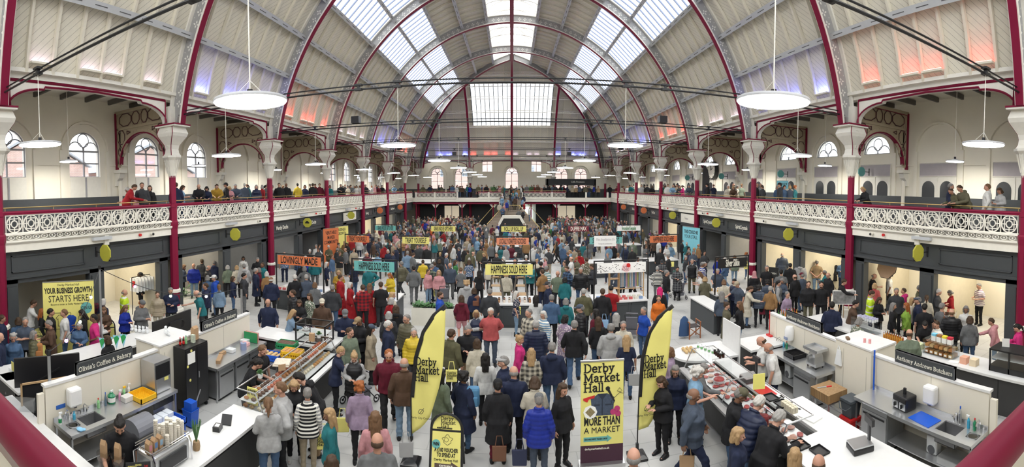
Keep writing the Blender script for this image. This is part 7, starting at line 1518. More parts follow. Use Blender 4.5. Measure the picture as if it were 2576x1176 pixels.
def torso(w, g, fat=1.0):
    """rings; g = garment thickness"""
    if w: R_ = [(0, 0, .80, .165, .125), (0, -.01, .90, .178, .125), (0, 0, 1.0, .158, .105), (0, 0, 1.08, .138, .095), (0, .01, 1.18, .145, .105), (0, .025, 1.27, .155, .125), (0, .01, 1.36, .158, .105), (0, -.005, 1.42, .125, .072), (0, -.01, 1.462, .07, .058)]
    else: R_ = [(0, 0, .80, .165, .125), (0, 0, .90, .17, .122), (0, .01, 1.0, .165, .118), (0, .012, 1.08, .16, .118), (0, .01, 1.18, .168, .122), (0, .01, 1.29, .182, .125), (0, 0, 1.36, .184, .108), (0, -.005, 1.425, .145, .078), (0, -.01, 1.47, .085, .064)]
    return [(a, b, z, (rx+g)*(fat if z < 1.3 else 1), (ry+g)*(fat if z < 1.3 else 1)) for a, b, z, rx, ry in R_]
MC = {}
def hand(B, wv, d, side, hi):
    d = Vector(d).normalized(); out = V(side, 0, 0) if abs(d.x) < .5 else V(0, 1, 0); lat = (V(0, 1, 0) if abs(d.z) > .7 else V(side, 0, 0)).normalized(); lat = (lat-d*lat.dot(d)).normalized(); nrm = d.cross(lat)
    if nrm.dot(V(-side, 0, 0) if abs(d.z) > .7 else V(0, 0, -1)) < 0: nrm = -nrm
    if not hi: B.cap(wv, wv+d*.09, .036, .028, 8); B.cap(wv+d*.09, wv+d*.15+nrm*.02, .028, .016, 8); return
    for k in (-1.2, -.4, .4, 1.2): B.cap(wv+d*.015+lat*.014*k, wv+d*.085+lat*.019*k, .016, .0155, 8)
    for k, L in ((-1.5, .058), (-.5, .072), (.5, .078), (1.5, .070)):
        p0 = wv+d*.085+lat*.0185*k; p1 = p0+d*L*.55+nrm*.010; p2 = p1+d*L*.42+nrm*.026
        B.cap(p0, p1, .0095, .0088, 7); B.cap(p1, p2, .0088, .0075, 7)
    t0 = wv+d*.03+lat*.028; t1 = t0+lat*.028+d*.03+nrm*.008; t2 = t1+d*.032+nrm*.012+lat*.004
    B.cap(t0, t1, .013, .0105, 7); B.cap(t1, t2, .0105, .0085, 7)
LODV = {0: .0095, 1: .018, 2: .032}
def body_mesh(p, w, lod):
    k = ('b', p, w, lod)
    if k in MC: return MC[k]
    J = pose(p, w); B = Blob(); B.loft(torso(w, -.03), 16, J['M'])
    for i, s in ((0, -1), (1, 1)):
        B.cap(J['hip'][i], J['kn'][i], .078, .05); B.cap(J['kn'][i], J['ank'][i], .05, .034); B.cap(J['ank'][i]+V(0, -.02, -.04), J['ank'][i]+V(s*.015, .13, -.06), .032, .026)
        B.cap(J['sh'][i], J['el'][i], .040, .036); B.cap(J['el'][i], J['wr'][i], .037, .025); hand(B, J['wr'][i], J['hd'][i], s, lod == 0)
    B.cap(J['neck'], J['H'] @ V(0, 0, .02), .054, .052)
    H = J['H']
    def he(c, r):
        vs = MB(); vs.ball((0, 0, 0), 1, 16, 12, r); B.b.add([H @ (Vector(v)+Vector(c)) for v in vs.v], vs.f)
    he((0, -.005, .125), (.077, .096, .100)); he((0, .025, .065), (.060, .066, .070)); he((0, .055, .030), (.034, .032, .026))
    if lod < 2:
        he((0, .098, .085), (.011, .016, .020)); he((0, .108, .072), (.014, .012, .010)); he((0, .080, .118), (.052, .014, .012)); he((0, .086, .044), (.024, .012, .011))
        for s in (-1, 1): he((s*.076, -.005, .09), (.008, .020, .030)); he((s*.040, .068, .078), (.022, .018, .020))
    MC[k] = B.mesh('body', LODV[lod] if lod else .0085, SKINM, sm=1 if lod == 0 else 1); return MC[k]
def top_mesh(p, w, g, lod):
    k = ('t', p, w, g, lod)
    if k in MC: return MC[k]
    J = pose(p, w); B = Blob(); th = dict(t=.010, j=.018, h=.024, p=.036, v=.026, c=.028, r=.03, f=.016)[g]; M = J['M']
    R_ = torso(w, th, 1.0 if g != 'f' else 1.28)
    if g == 'f': th = .022
    hem = dict(t=.84, j=.82, h=.84, p=.80, v=.83, c=.48, r=.12, f=.80)[g]
    low = []
    if hem < .8:
        for q in range(5):
            z = hem+(.80-hem)*q/5; low.append((0, .01, z, .205+(.80-z)*(.10 if g == 'c' else .16), .155+(.80-z)*(.12 if g == 'c' else .2)))
    else: low = [(0, 0, hem-.02, .205+th*.6, .155+th*.6)]; R_[0] = (0, 0, .80 if hem < .82 else hem, .203+th*.6, .152+th*.6); R_[1] = (0, -.005, .90, .194+th*.6, .142+th*.6); R_[2] = (0, 0, 1.0, R_[2][3]+.014, R_[2][4]+.012)
    B.loft(low+R_[:-1]+[(0, -.012, 1.452, .082+th*.6, .066+th*.6), (0, -.012, 1.49, .062, .060)], 22, M)
    for i, s in ((0, -1), (1, 1)):
        sh, el, wr = J['sh'][i], J['el'][i], J['wr'][i]
        if g == 'v': B.cap(sh+V(-s*.03, 0, -.02), sh+V(-s*.01, 0, -.05), .07, .075); continue
        if g == 't' or g == 'z': e2 = sh.lerp(el, .72); B.cap(sh, e2, .06, .062); continue
        B.cap(sh, el, .060+th*.55, .050+th*.8); B.cap(el, el.lerp(wr, .93), .050+th*.8, .037+th*.7+(.03 if g == 'r' else 0))
    if g in 'jcp': 
        for q in range(12): a = 2*PI*q/12; B.ell(M(V(.07*math.cos(a), -.012+.065*math.sin(a), 1.495-.02*math.sin(a))), (.02, .02, .022), 8, 6)
    if g == 'h': B.ell(M(V(0, -.105, 1.45)), (.11, .06, .075)); B.ell(M(V(0, -.06, 1.50)), (.09, .05, .035))
    def post(co, no):
        if g in 'pv':
            z = co[:, 2]; co = co+no*(.008*np.abs(np.sin(z*PI/.085)))[:, None]
        return co
    MC[k] = B.mesh('top', {0: .012, 1: .022, 2: .035}[lod], SHINY if g in 'pv' else CLOTH, wr=(.016 if g not in 'pv' else .008) if lod < 2 else 0, wsc=13, sm=2, post=post); return MC[k]
def leg_mesh(p, w, kind, lod):
    k = ('l', p, w, kind, lod)
    if k in MC: return MC[k]
    J = pose(p, w); B = Blob(); B.loft([(0, 0, .80, .168, .125), (0, 0, .90, .172, .124), (0, 0, .98, .150, .105)], 18)
    for i in (0, 1):
        kn, an = J['kn'][i], J['ank'][i]
        if kind == 'shorts': B.cap(J['hip'][i]+V(0, 0, -.03), J['hip'][i].lerp(kn, .8), .098, .090); continue
        B.cap(J['hip'][i]+V(0, 0, -.03), kn, .096, .068); B.cap(kn, an+V(0, 0, .0), .068, .058 if kind != 'slim' else .045)
    if kind == 'skirt':
        B = Blob(); B.loft([(0, 0, .42, .27, .2), (0, 0, .7, .215, .17), (0, 0, .9, .18, .13), (0, 0, 1.02, .16, .115)], 20)
    MC[k] = B.mesh('trousers' if kind in ('slim', 'norm') else kind, {0: .013, 1: .022, 2: .035}[lod], CLOTH, wr=.014 if lod < 2 else 0, wsc=11, zs=1.2); return MC[k]
def shoe_mesh(p, w, i, lod):
    k = ('s', p, w, i, lod)
    if k in MC: return MC[k]
    J = pose(p, w); a = J['ank'][i]; s = (-1, 1)[i]; z0 = a.z-.09; B = Blob()
    B.loft([(a.x+s*.01, a.y+.045, z0, .045, .125), (a.x+s*.01, a.y+.045, z0+.03, .047, .128), (a.x+s*.008, a.y+.03, z0+.06, .040, .10), (a.x, a.y-.02, z0+.10, .038, .05)], 12)
    MC[k] = B.mesh('shoe', .014 if lod < 2 else .03, SHOE, sm=1); return MC[k]
def hair_mesh(h, lod):
    """in head space"""
    k = ('h', h, lod)
    if k in MC: return MC[k]
    B = Blob(); E = B.ell; vox = {0: .010, 1: .015, 2: .022}[lod]
    if h == 'bald': 
        for q in range(9): a = PI+.25+(PI-.5)*q/8-.0; E((.068*math.cos(a), -.012+.083*math.sin(a), .09), (.02, .02, .042), 8, 6)
    else:
        E((0, -.022, .148), (.084, .096, .092)); E((0, -.050, .115), (.078, .070, .085))
        if h in ('bob', 'curly', 'long', 'pony', 'bun'): E((0, .015, .178), (.074, .070, .058))
        if h == 'curly':
            for q in range(26):
                a = R.random()*2*PI; z = R.random(); B.ell((.085*math.cos(a), -.03+.09*math.sin(a)*(1 if math.sin(a) < 0 else .45), .06+.15*z), (.035, .035, .035), 8, 6)
        if h in ('bob', 'long'):
            zb = -.02 if h == 'bob' else -.20
            for s in (-1, 1): B.cap((s*.078, -.01, .13), (s*.082, .0, zb+.03), .032, .028)
            B.loft([(0, -.075, zb, .075, .035), (0, -.07, 0, .088, .045), (0, -.05, .1, .088, .06)], 14)
        if h == 'pony': B.cap((0, -.115, .15), (0, -.14, .05), .028, .032); B.cap((0, -.14, .05), (0, -.11, -.10), .032, .016)
        if h == 'bun': E((0, -.10, .20), (.045, .045, .042))
    MC[k] = B.mesh('hair', vox, HAIRM, wr=.010 if h != 'bald' else .003, wsc=40, sm=1, zs=.3); return MC[k]
def hat_mesh(h, lod):
    k = ('hat', h, lod)
    if k in MC: return MC[k]
    B = Blob(); B.ell((0, -.006, .165), (.089, .104, .085))
    if h == 'cap': B.loft([(0, .12, .150, .07, .055), (0, .12, .162, .068, .052)], 14)
    if h == 'flat': B = Blob(); B.ell((0, .01, .185), (.09, .118, .036)); B.ell((0, -.01, .165), (.088, .10, .05))
    if h == 'scarf': B.ell((0, -.03, .12), (.095, .10, .12)); B.loft([(0, -.02, -.12, .14, .12), (0, -.02, -.02, .10, .10), (0, -.03, .08, .09, .09)], 16)
    MC[k] = B.mesh({'cap': 'cap', 'flat': 'flat_cap', 'beanie': 'beanie', 'scarf': 'headscarf'}[h], .012 if lod < 2 else .02, CLOTH, wr=.004, wsc=20, sm=1); return MC[k]
def simple(key, fn):
    if key not in MC: MC[key] = fn()
    return MC[key]
def eyes_me(s):
    def f():
        m = MB().use(EYEM); m.ball((s*.031, .083, .103), .0085, 8, 6); m.use(HAIRM); m.bar((s*.016, .093, .124), (s*.046, .086, .122), .008, .006); return m.mesh('eye')
    return simple(('eye', s), f)
def mouth_me():
    def f(): m = MB().use(LIP); m.ball((0, .094, .048), 1, 8, 6, (.020, .007, .0055)); return m.mesh('mouth')
    return simple('mouth', f)
def glasses_me():
    def f():
        m = MB().use(BLACK)
        for s in (-1, 1):
            m.tube([(s*.034+.024*math.cos(a), .099, .102+.018*math.sin(a)) for a in [2*PI*i/10 for i in range(10)]], .0022, 4, True); m.tube([(s*.058, .098, .106), (s*.078, .0, .106)], .002, 4)
        m.tube([(-.010, .102, .104), (.010, .102, .104)], .002, 4); return m.mesh('glasses')
    return simple('glasses', f)
def beard_me(lod):
    def f():
        B = Blob(); B.ell((0, .062, .028), (.045, .042, .040)); B.ell((0, .03, .03), (.060, .05, .035)); return B.mesh('beard', .011, HAIRM, wr=.006, wsc=40, sm=1)
    return simple(('beard', lod > 0), f)
NP_ = [0]
def add(name, me, parent, col=None, M=None, mt=None):
    o = bpy.data.objects.new(name, me); COL.objects.link(o); o.parent = parent
    if col: o.color = (*col, 1)
    if M is not None: o.matrix_local = M
    if mt is not None: o.material_slots[0].link = 'OBJECT'; o.material_slots[0].material = mt
    return o
GN = dict(t='T-shirt', j='jacket', h='hoodie', p='padded jacket', v='padded gilet', c='long coat', r='long robe', f='jumper')
def person(loc, rz, lab, po='stand', w=False, g='j', top='navy', bot='denim', legs='norm', hair='short', hc='brown', hat=None, hatc='black', scale=1.0, lod=0, skin=0, shoe='black', pat=None, glass=False, beard=False, fat=1.0, group=None, name='person'):
    t = thing(name, lab, 'person', loc, rz, group); t.scale = (scale*fat, scale*fat, scale)
    sc = SKIN[skin]; J = pose(po, w)
    pm = {'plaid': PLAID, 'stripe': STRIPE, 'spots': SPOTS, 'hivis': HIV}.get(pat)
    bo = add('body', body_mesh(po, w, lod), t, sc)
    add('top' if g in 'tf' else ('robe' if g == 'r' else 'coat' if g == 'c' else 'jacket'), top_mesh(po, w, g, lod), t, COLR[top], mt=pm)
    if g != 'r': add('skirt' if legs == 'skirt' else 'shorts' if legs == 'shorts' else 'trousers', leg_mesh(po, w, legs, lod), t, COLR[bot])
    for i in (0, 1): add('shoe', shoe_mesh(po, w, i, lod), t, COLR[shoe])
    if not (hat == 'scarf'): add('hair', hair_mesh(hair if not (hat and hair in ('curly', 'bun')) else 'short', lod), t, HAIRC[hc], J['H'])
    if hat: add({'cap': 'cap', 'flat': 'flat_cap', 'beanie': 'beanie', 'scarf': 'headscarf'}[hat], hat_mesh(hat, lod), t, COLR[hatc], J['H'])
    if beard: add('beard', beard_me(lod), t, HAIRC[hc], J['H'])
    if g == 'v': add('sleeves', top_mesh(po, w, 'j', lod), t, COLR['lightgrey'], mt=pm)
    if lod < 2 and not (hat == 'scarf'):
        for s in (-1, 1): add('eye', eyes_me(s), bo, HAIRC[hc], J['H'])
        add('mouth', mouth_me(), bo, None, J['H'])
    if glass: add('glasses', glasses_me(), t, None, J['H'])
    return t
# ---- the people seen one by one: x y (head in the photograph) | facing | code
DIRS = dict(a=0, t=180, l=90, r=-90, al=45, ar=-45, tl=135, tr=-135)
PD = '''73 766 r m t white tan short,brown reach glass
105 788 r w j black black long,ginger stand
137 790 r m j black black short,black stand
152 791 l m t white denim short,lightbrown stand
176 777 a m j blue denim short,brown stand
196 765 a m t black black short,brown stand
210 790 l w j black black long,black hold
237 753 a m j maroon charcoal short,grey stand cap,charcoal plaid
252 762 ar w j navy black bob,white stand
261 782 t w j brown black long,lightbrown hold
246 804 r w j white black long,brown hold
127 819 l m j brown black short,grey hold
63 812 t m t slate black short,grey cross
47 812 a w j denim denim bob,brown stand
33 852 t w j denim black curly,silver stand glass
88 849 r w p olive black bob,grey stand glass
209 826 t w j denim denim bob,silver hold
242 847 al w j black black bob,brown stand
283 817 l m t magenta black short,black hip glass
312 739 r m c hivis black bald,grey stand hivis
313 778 tr w j royal black long,lightbrown hold
4 806 r m j navy black short,brown stand glass
3 856 r m j navy navy bald,grey stand
352 695 r m f black black short,brown stand cap,charcoal shorts beard
396 744 t w p beige cream short,brown stand
429 733 t m j navy charcoal short,grey hold
424 707 tr w j teal teal bob,grey stand
354 766 tr m h grey charcoal short,ginger hold beanie,grey beard
487 671 t m f royal paledenim bald,grey stand
538 664 a m h navy khaki short,grey stand
508 660 a m j charcoal black short,brown stand cap,khaki
522 676 r m p black black bald,grey hold
478 654 a m j brown black short,brown stand
460 673 r w j slate black bob,lightbrown hold
551 726 a w j paledenim black pony,lightbrown stand
518 723 l m h navy black short,brown stand glass
507 740 l m t teal charcoal bald,grey reach glass
522 702 a w j denim denim bob,grey stand
540 702 l m h blue denim short,grey stand cap,white
590 704 r w j navy denim bob,brown stand
608 697 r m j charcoal grey short,black hip
577 675 a w j sage black bob,silver stand
596 676 a w j cream black bob,blonde stand
609 672 a m h lightgrey black short,grey stand
612 652 t w j white black bob,black stand spots
643 684 r m c navy black short,silver stand
648 655 t m j black black short,grey hold
661 669 tl m j teal black short,brown stand
652 682 l w j maroon black bob,grey stand
671 692 a w j camel charcoal bob,white stand
682 707 a m j navy black bald,white stand
674 764 t m j navy brown bald,silver walk glass
742 701 a m j black black short,white stand
774 699 a m j slate black short,silver stand
737 741 l m p black black short,brown stand
779 749 tl w j sage black long,brown stand spots
792 720 a w j grey black bob,lightbrown stand
839 694 t w j mustard olive bob,blonde hold
836 728 a m j charcoal denim short,grey stand
810 764 t m j brown brown short,brown stand cap,cream beard
753 764 t w j black black long,brown hold
726 790 r w j paledenim denim long,blonde reach
856 701 r m r red red short,brown stand
893 712 r w r red red bob,white stand
913 728 a m j red black short,brown hold plaid
931 722 a w r red red long,lightbrown stand
958 720 a m t black charcoal short,brown stand
986 746 r w j cream black long,blonde stand
996 780 a w h black black long,brown stand
868 790 t m j navy navy short,grey hold cap,grey
907 811 tl m j black black short,brown hold cap,tan
933 830 r w c beige black long,black stand cap,slate
878 840 tr m h sage black short,brown stand
973 822 r m j navy slate short,white stand
1024 806 tl m p khaki black short,grey stand glass
978 797 a w j charcoal black bob,silver stand
1041 840 t w p yellow charcoal short,silver stand
842 887 r w j navy black short,blonde reach
891 900 t w v black black bun,blonde hold
978 898 t m h maroon black short,ginger walk glass beard
1017 921 a m j brown paledenim bald,grey stand
904 979 a w j lilac black curly,ginger stand
732 968 t w j black black bob,blonde hold trainers
773 997 a w v black beige short,grey stand stripe
792 963 l m h black tan short,black lean
831 1050 l w j teal denim long,blonde stand
944 1060 a w j pink denim long,lightbrown stand
949 1120 a m f grey charcoal bald,brown stand
834 1176 a w j brown black bob,brown stand
650 974 l m f lightgrey black short,lightbrown hip
612 1000 a w j lightgrey denim pony,lightbrown hold
618 927 r w t black black pony,black lean
648 880 tr m t black black short,lightbrown reach
1135 845 ar m j olive black short,brown stand
1177 832 t m j black tan short,grey hold
1200 793 t w v navy navy bob,blonde cross
1232 788 t m j coral slate short,white back
1200 869 a w j cream denim bob,brown stand
1221 906 a w j white black long,black stand
1268 916 l m j navy black short,grey stand flat,lightgrey
1164 953 ar w c navy denim curly,black stand
1256 974 a w c black maroon short,black stand beanie,black
1111 948 ar w c sage black long,black stand
1161 754 a w h maroon pink long,brown walk shorts
1174 715 a m h lightgrey denim curly,blonde stand
1193 735 a w j navy black bob,brown stand
1232 738 a m j charcoal black short,grey stand
1077 686 tr w h pink paledenim short,brown stand glass
1104 688 t w h pink grey long,blonde stand
1132 670 t m j slate grey bald,brown stand glass
1041 678 a m j grey grey short,black walk
1064 662 a w p yellow black bun,brown hold
1025 639 a m j paledenim denim short,grey stand
1180 662 a w t denim black bob,brown stand spots
1206 688 a w t black black long,black stand
1145 662 r w j green black long,brown stand
1361 667 a m t black black short,black stand shorts
1403 691 t m t sage charcoal bald,brown stand glass
1437 654 l m t white paledenim bald,lightbrown walk
1458 641 a w h red black bob,brown stand
1461 683 t m p black denim short,silver stand
1476 657 a m j khaki black short,brown stand spots
1492 673 l m j charcoal black short,brown hold
1421 707 a w j teal navy bob,black stand
1379 720 l m j navy denim short,grey stand cap,charcoal
1468 738 a m j olive black short,silver stand
1421 762 a w h teal denim bob,grey stand
1390 754 a m j denim black short,grey stand
1516 738 a m j black black short,brown stand
1537 730 a m t red denim short,black hold
1298 743 r w t navy paledenim long,white stand spots
1348 754 a w j white black long,black stand
1466 780 l m p black black short,grey stand cap,slate
1361 796 tl w j lightblue denim bob,white stand stripe glass
1338 790 tl m j cream black short,grey stand plaid
1348 822 a m p navy denim short,silver stand
1495 790 al w j maroon black long,black stand
1505 811 a w j black denim long,brown stand
1550 801 a w j black black long,silver stand
1421 806 ar w c lilac black bob,black stand spots
1445 822 a m j black denim short,grey walk
1537 830 a m h lightgrey navy short,grey stand
1568 822 t w j cream black short,grey stand glass
1576 859 a w t navy denim long,blonde stand
1620 785 tl w t blue denim short,grey stand
1657 754 t w j orange black short,brown stand glass
1660 733 a w j black black long,magenta stand
1306 859 r w j magenta black bun,blonde stand
1343 893 a w j cream black long,blonde stand plaid
1382 880 a m h navy denim short,grey stand
1289 944 a m j navy black bald,grey stand
1345 969 a w j cream black bob,brown hold
1356 1013 a w p royal slate short,grey stand beanie,grey
1414 984 tr w j black black long,brown stand
1686 890 l w j lilac black bob,lightbrown stand
1699 937 t w j navy black bob,grey stand glass
1749 942 r m t lightblue charcoal curly,white hold
1770 928 r w j grey black bob,grey reach
1743 1000 r m f slate navy bald,grey walk
1668 963 tl w j black black bob,brown hold
1856 1000 r m j black denim short,grey reach cap,khaki
1903 1026 ar m p navy denim short,white lean
1877 1094 r w j navy denim bob,blonde stand
1594 1160 a m j charcoal black bald,grey stand
1933 1079 ar m j black black short,silver lean
2006 1160 a w j slate denim long,blonde stand
2057 1170 a m j black black bald,brown stand
1924 884 l m t white navy bald,grey reach beard
1920 862 l m t white navy bald,brown hold
1665 660 t w c grey black short,grey hold cap,charcoal plaid
1704 678 t w c grey black short,black hold plaid
1741 660 t m v black khaki short,grey stand
1772 667 r w j navy black short,silver stand
1780 699 l w t white black long,lightbrown hold spots
1814 686 t m t slate black short,silver reach
1783 728 a w j slate black long,grey stand
1799 715 a w j khaki navy bob,blonde hold
1814 712 a w j cream white bob,lightbrown hold
1843 709 tl w p navy navy pony,black stand
1864 717 tl m t slate black short,grey reach cap,beige
1877 728 r w c cream denim pony,brown reach
1898 691 a w p black black short,black stand scarf,pink
1877 641 r w j grey denim bob,ginger stand
1848 649 a w j sage paledenim bob,lightbrown walk
1830 772 r w c khaki denim bun,brown stand
1859 770 l w j black paledenim long,lightbrown stand
1937 730 a w j camel black short,silver walk
1980 744 tr w j lilac charcoal short,grey stand
2034 718 t m f black khaki short,brown stand
2066 719 t m t black black short,black stand beard
2018 696 al m t slate denim short,grey stand cap,maroon
2055 663 a m t tan paledenim short,grey back cap,cream
1968 644 a m p slate paledenim bald,white stand
1988 671 a m j black black short,black stand
2013 666 a m h lightgrey denim bald,brown stand
2000 700 al m j black black bald,brown stand
2084 695 tl m j black black bald,brown stand glass
2077 688 l w j teal denim short,grey hold
2114 711 r m j black black short,brown reach
2120 661 t m j denim navy short,silver hold
2097 660 a w c black black bob,brown stand
1929 677 t m t black khaki short,grey stand glass
1956 715 r w v grey black short,black stand
1970 708 tl w j slate black bob,grey hold
1932 713 a w p slate black curly,black stand
1910 727 a w p slate black curly,black walk
1965 688 a m t grey grey short,black stand
2141 766 r m j brown grey short,black reach
2093 772 a m j navy black short,black stand
2196 697 r m t black black bald,grey hold
2238 695 l m t white black curly,black stand
2200 722 a w j coral black bob,blonde stand
2190 742 r m j hivis navy short,brown hold hivis
2255 736 t m j charcoal black short,grey stand
2274 735 l w h magenta black short,brown stand
2313 728 r m j olive black short,grey stand
2294 759 r w j cream black long,blonde stand
2310 759 l m j navy black short,grey stand flat,slate
2331 753 a w j cream black pony,brown stand
2358 737 r m j charcoal black short,white hold
2393 740 l w j red black curly,grey hold
2465 722 tl m t lilac black short,grey hold stripe
2277 773 l w f lime black long,ginger stand
2250 773 r w j black black long,grey stand
2210 757 tr w j black black long,brown hold
2193 802 ar w t sage sage bob,grey reach spots
2326 777 a m t black black short,black stand
2369 775 ar m t grey denim short,grey stand
2394 790 a m p black black bald,lightbrown stand
2430 781 t w j white black bob,grey stand
2440 808 a w j grey denim bob,brown stand
2327 817 t w t black black pony,black lean
2359 819 tl w t white denim short,brown hold stripe
2306 837 a m f sage black bald,brown hip
2505 812 l w h pink paledenim short,brown reach
2563 828 l w j magenta black pony,black hold
304 1063 t m t black black bun,black reach beard'''
GD = '''317 482 r m j red black short,brown lean
340 490 l w j pink black bob,silver lean
357 470 t m j charcoal black short,brown stand
377 482 t w j black black bob,brown stand
443 475 a m j navy navy short,brown stand
457 480 r w t lightblue denim bob,brown hold
500 475 t m j black black bald,grey lean
520 482 t w j navy navy bob,black lean
545 475 t m h mustard denim short,brown lean
569 475 l m j black black short,black stand cap,black
577 480 t w t pink black bob,blonde lean
592 475 t m j slate black short,silver lean
645 472 t w p navy black bob,silver stand
702 467 t m j black black short,brown stand
720 467 t m j black black bald,grey stand
767 472 t w j navy black bob,brown stand
787 472 a m j black black short,brown stand cap,charcoal
804 472 t m j maroon black short,brown stand
830 472 t w j teal black bob,brown stand
857 470 t m j black black short,grey hold glass
882 472 t m j grey black short,brown lean
897 475 t w t white black bob,black stand
920 472 t m t charcoal black short,grey hold
952 472 t w j maroon black bob,brown stand
961 471 t m j black black short,black lean
992 470 t m j lightblue black short,white lean
1009 472 t m j slate black short,brown lean
1064 470 t m j olive black short,brown stand
1081 466 t m j navy black short,black stand
1104 468 r m j charcoal black short,grey stand
1138 470 t m j denim black short,grey stand
1149 470 t w j white black bob,brown stand
1163 473 t w j brown black bob,brown stand
1175 468 l m j teal denim short,brown stand
1181 468 t w j royal black bob,black stand
1203 469 t m j khaki black short,grey stand
1223 468 t m j black white short,black stand
1258 475 t w j pink black bob,blonde stand
1325 470 t m j grey black bald,grey stand
1338 470 t w j olive black bob,brown stand
1353 470 t m j brown black short,brown stand
1370 471 t w p black black bob,silver stand
1380 468 a m j black black short,black stand
1397 468 a m j charcoal olive short,grey stand
1411 469 r w j black denim long,black stand
1427 469 l m j navy black short,black stand
1440 473 a w j beige black bob,blonde stand
1449 474 a w j tan black bob,grey stand
1457 470 a m j slate black short,brown stand
1473 470 t m j khaki black short,grey stand
1482 470 t w j charcoal denim bob,brown stand
1494 469 r m j royal black short,black stand
1505 472 t w j tan black bob,lightbrown stand
1534 471 t m j black navy short,brown stand
1552 471 t w j maroon black bob,black stand
1565 472 t w j cream black bob,lightbrown stand
1578 474 t w j white black bob,blonde stand
1588 474 t m j teal black short,brown stand
1614 477 t m j lightgrey black short,silver stand
1628 470 a m j black black short,black stand
1641 473 a w j black charcoal bob,brown stand
1662 476 r w j yellow black bob,brown stand
1680 471 t m j white black short,black stand
1693 479 t m j lightblue black bald,grey lean
1709 476 t w j charcoal black long,black stand
1718 473 l w j magenta black pony,brown hold
1734 477 t m j slate black short,grey lean
1779 468 l m h black black short,black stand beanie,black
1832 477 t w j cream denim bob,white stand
1845 482 t w j brown black bob,blonde lean
1962 482 l m h charcoal black short,black stand cap,black
2182 485 tl w j black black bob,blonde lean
2391 475 r m j navy black short,grey stand
2407 477 tl w j olive black short,brown lean
2432 472 tl m h khaki black short,brown lean
2485 467 l m j white black short,lightbrown stand
2517 485 tl w j lightgrey black bob,brown hold glass'''
CN = dict(lightgrey='light grey', lightblue='light blue', hivis='hi-vis yellow', royal='deep blue', paledenim='pale denim', slate='slate blue', denim='denim blue', lime='lime green')
CNB = dict(CN, denim='blue jean', paledenim='pale jean')
HN = dict(short='short', bob='chin-length', long='long', pony='ponytailed', bun='tied-up', curly='curly', bald='balding')
LAND = []   # (x, y, phrase) filled by the furniture part, plus the columns
for k in range(1, 8):
    for s in (-1, 1): LAND.append((s*13.0, CY(k), 'near the %s %s column' % (ordn[k-1], side[s])))
LAND += globals().get('PLACES', [])
def place(x, y, gal):
    if gal:
        if y > 60: return 'on the far gallery %s' % ('far left' if x < -9 else 'left of the stairs' if x < 0 else 'right of the stairs' if x < 6 else 'by the dark kiosk' if x < 12 else 'far right')
        k = int((y-CY(0))/8.452)
        return 'on the %s gallery, %s bay' % ('left' if x < 0 else 'right', (['camera end']+ordn)[max(0, min(7, k))])
    return min(LAND, key=lambda q: (q[0]-x)**2+(q[1]-y)**2)[2]
used = set()
def mklabel(d, x, y, gal):
    hc = d['hc']; hs = ('balding %s-haired' % hc if d['hair'] == 'bald' else '%s %s-haired' % (HN[d['hair']], hc)).replace('short ', '').replace('lightbrown', 'light-brown')
    if d['hat']: hs = 'headscarfed' if d['hat'] == 'scarf' else {'cap': 'capped', 'flat': 'flat-capped', 'beanie': 'beanie-wearing'}[d['hat']]
    pt = {'plaid': 'plaid ', 'stripe': 'striped ', 'spots': 'patterned ', 'hivis': '', None: ''}[d['pat']]
    base = '%s %s in %s %s%s' % (hs, 'woman' if d['w'] else 'man', CN.get(d['top'], d['top']), pt, GN[d['g']])
    bt = '' if d['g'] == 'r' else ' and %s %s' % (CNB.get(d['bot'], d['bot']), {'shorts': 'shorts', 'skirt': 'skirt'}.get(d['legs'], 'trousers'))
    pl = place(x, y, gal)
    for lab in ('%s %s' % (base, pl), '%s%s %s' % (base, bt, pl), '%s %s%s, %s' % (base, 'with glasses' if d['glass'] else 'with beard' if d['beard'] else '', '', pl)):
        lab = ' '.join(lab.split()).replace(' ,', ','); 
        if lab not in used and len(lab.split()) <= 16: used.add(lab); return lab
    for extra in ('nearer the middle aisle', 'farther from the camera', 'closest to the wall'):
        lab = ' '.join(('%s %s, %s' % (base, pl, extra)).split())
        if lab not in used and len(lab.split()) <= 16: used.add(lab); return lab
    return None
def parse(line):
    q = line.split(); hair, hc = q[7].split(',')
    d = dict(px=float(q[0]), py=float(q[1]), rz=math.radians(DIRS[q[2]]), w=q[3] == 'w', g=q[4], top=q[5], bot=q[6], hair=hair, hc=hc, po=q[8], legs='norm' if q[3] == 'm' else 'slim', hat=None, hatc='black', pat=None, glass=False, beard=False, shoe='black')
    for x in q[9:]:
        if ',' in x: d['hat'], d['hatc'] = x.split(',')
        elif x in ('plaid', 'stripe', 'spots', 'hivis'): d['pat'] = x
        elif x == 'glass': d['glass'] = True
        elif x == 'beard': d['beard'] = True
        elif x in ('shorts', 'skirt'): d['legs'] = x
        elif x == 'trainers': d['shoe'] = 'white'
    return d
OCC = []
def put(d, x, y, z, gal, sc=None):
    d = dict(d); px = d.pop('px', 0); d.pop('py', 0); rz = d.pop('rz')
    lab = mklabel(d, x, y, gal)
    if lab is None: return None
    dist = math.hypot(x, y); lod = 0 if dist < 13.5 else 1 if dist < 27 else 2
    # facing is meant as seen from the camera
    az = math.atan2(x, y)
    t = person((x, y, z), rz-az, lab, scale=sc or (.96 if d['w'] else 1.03), lod=lod, fat=R.uniform(1.05, 1.16) if d['w'] else R.uniform(1.12, 1.22), skin=(4 if R.random() < .06 else R.randrange(4)), **d)
    t['hh'] = 1; del t['hh']
    OCC.append((x, y)); NP_[0] += 1; return t
L_ = []
for line in PD.split('\n'):
    d = parse(line); hh = 1.60*(.96 if d['w'] else 1.03)-(.12 if d['po'] == 'lean' else 0)
    p = F(d['px'], d['py'], hh); L_.append([d, p.x, p.y])
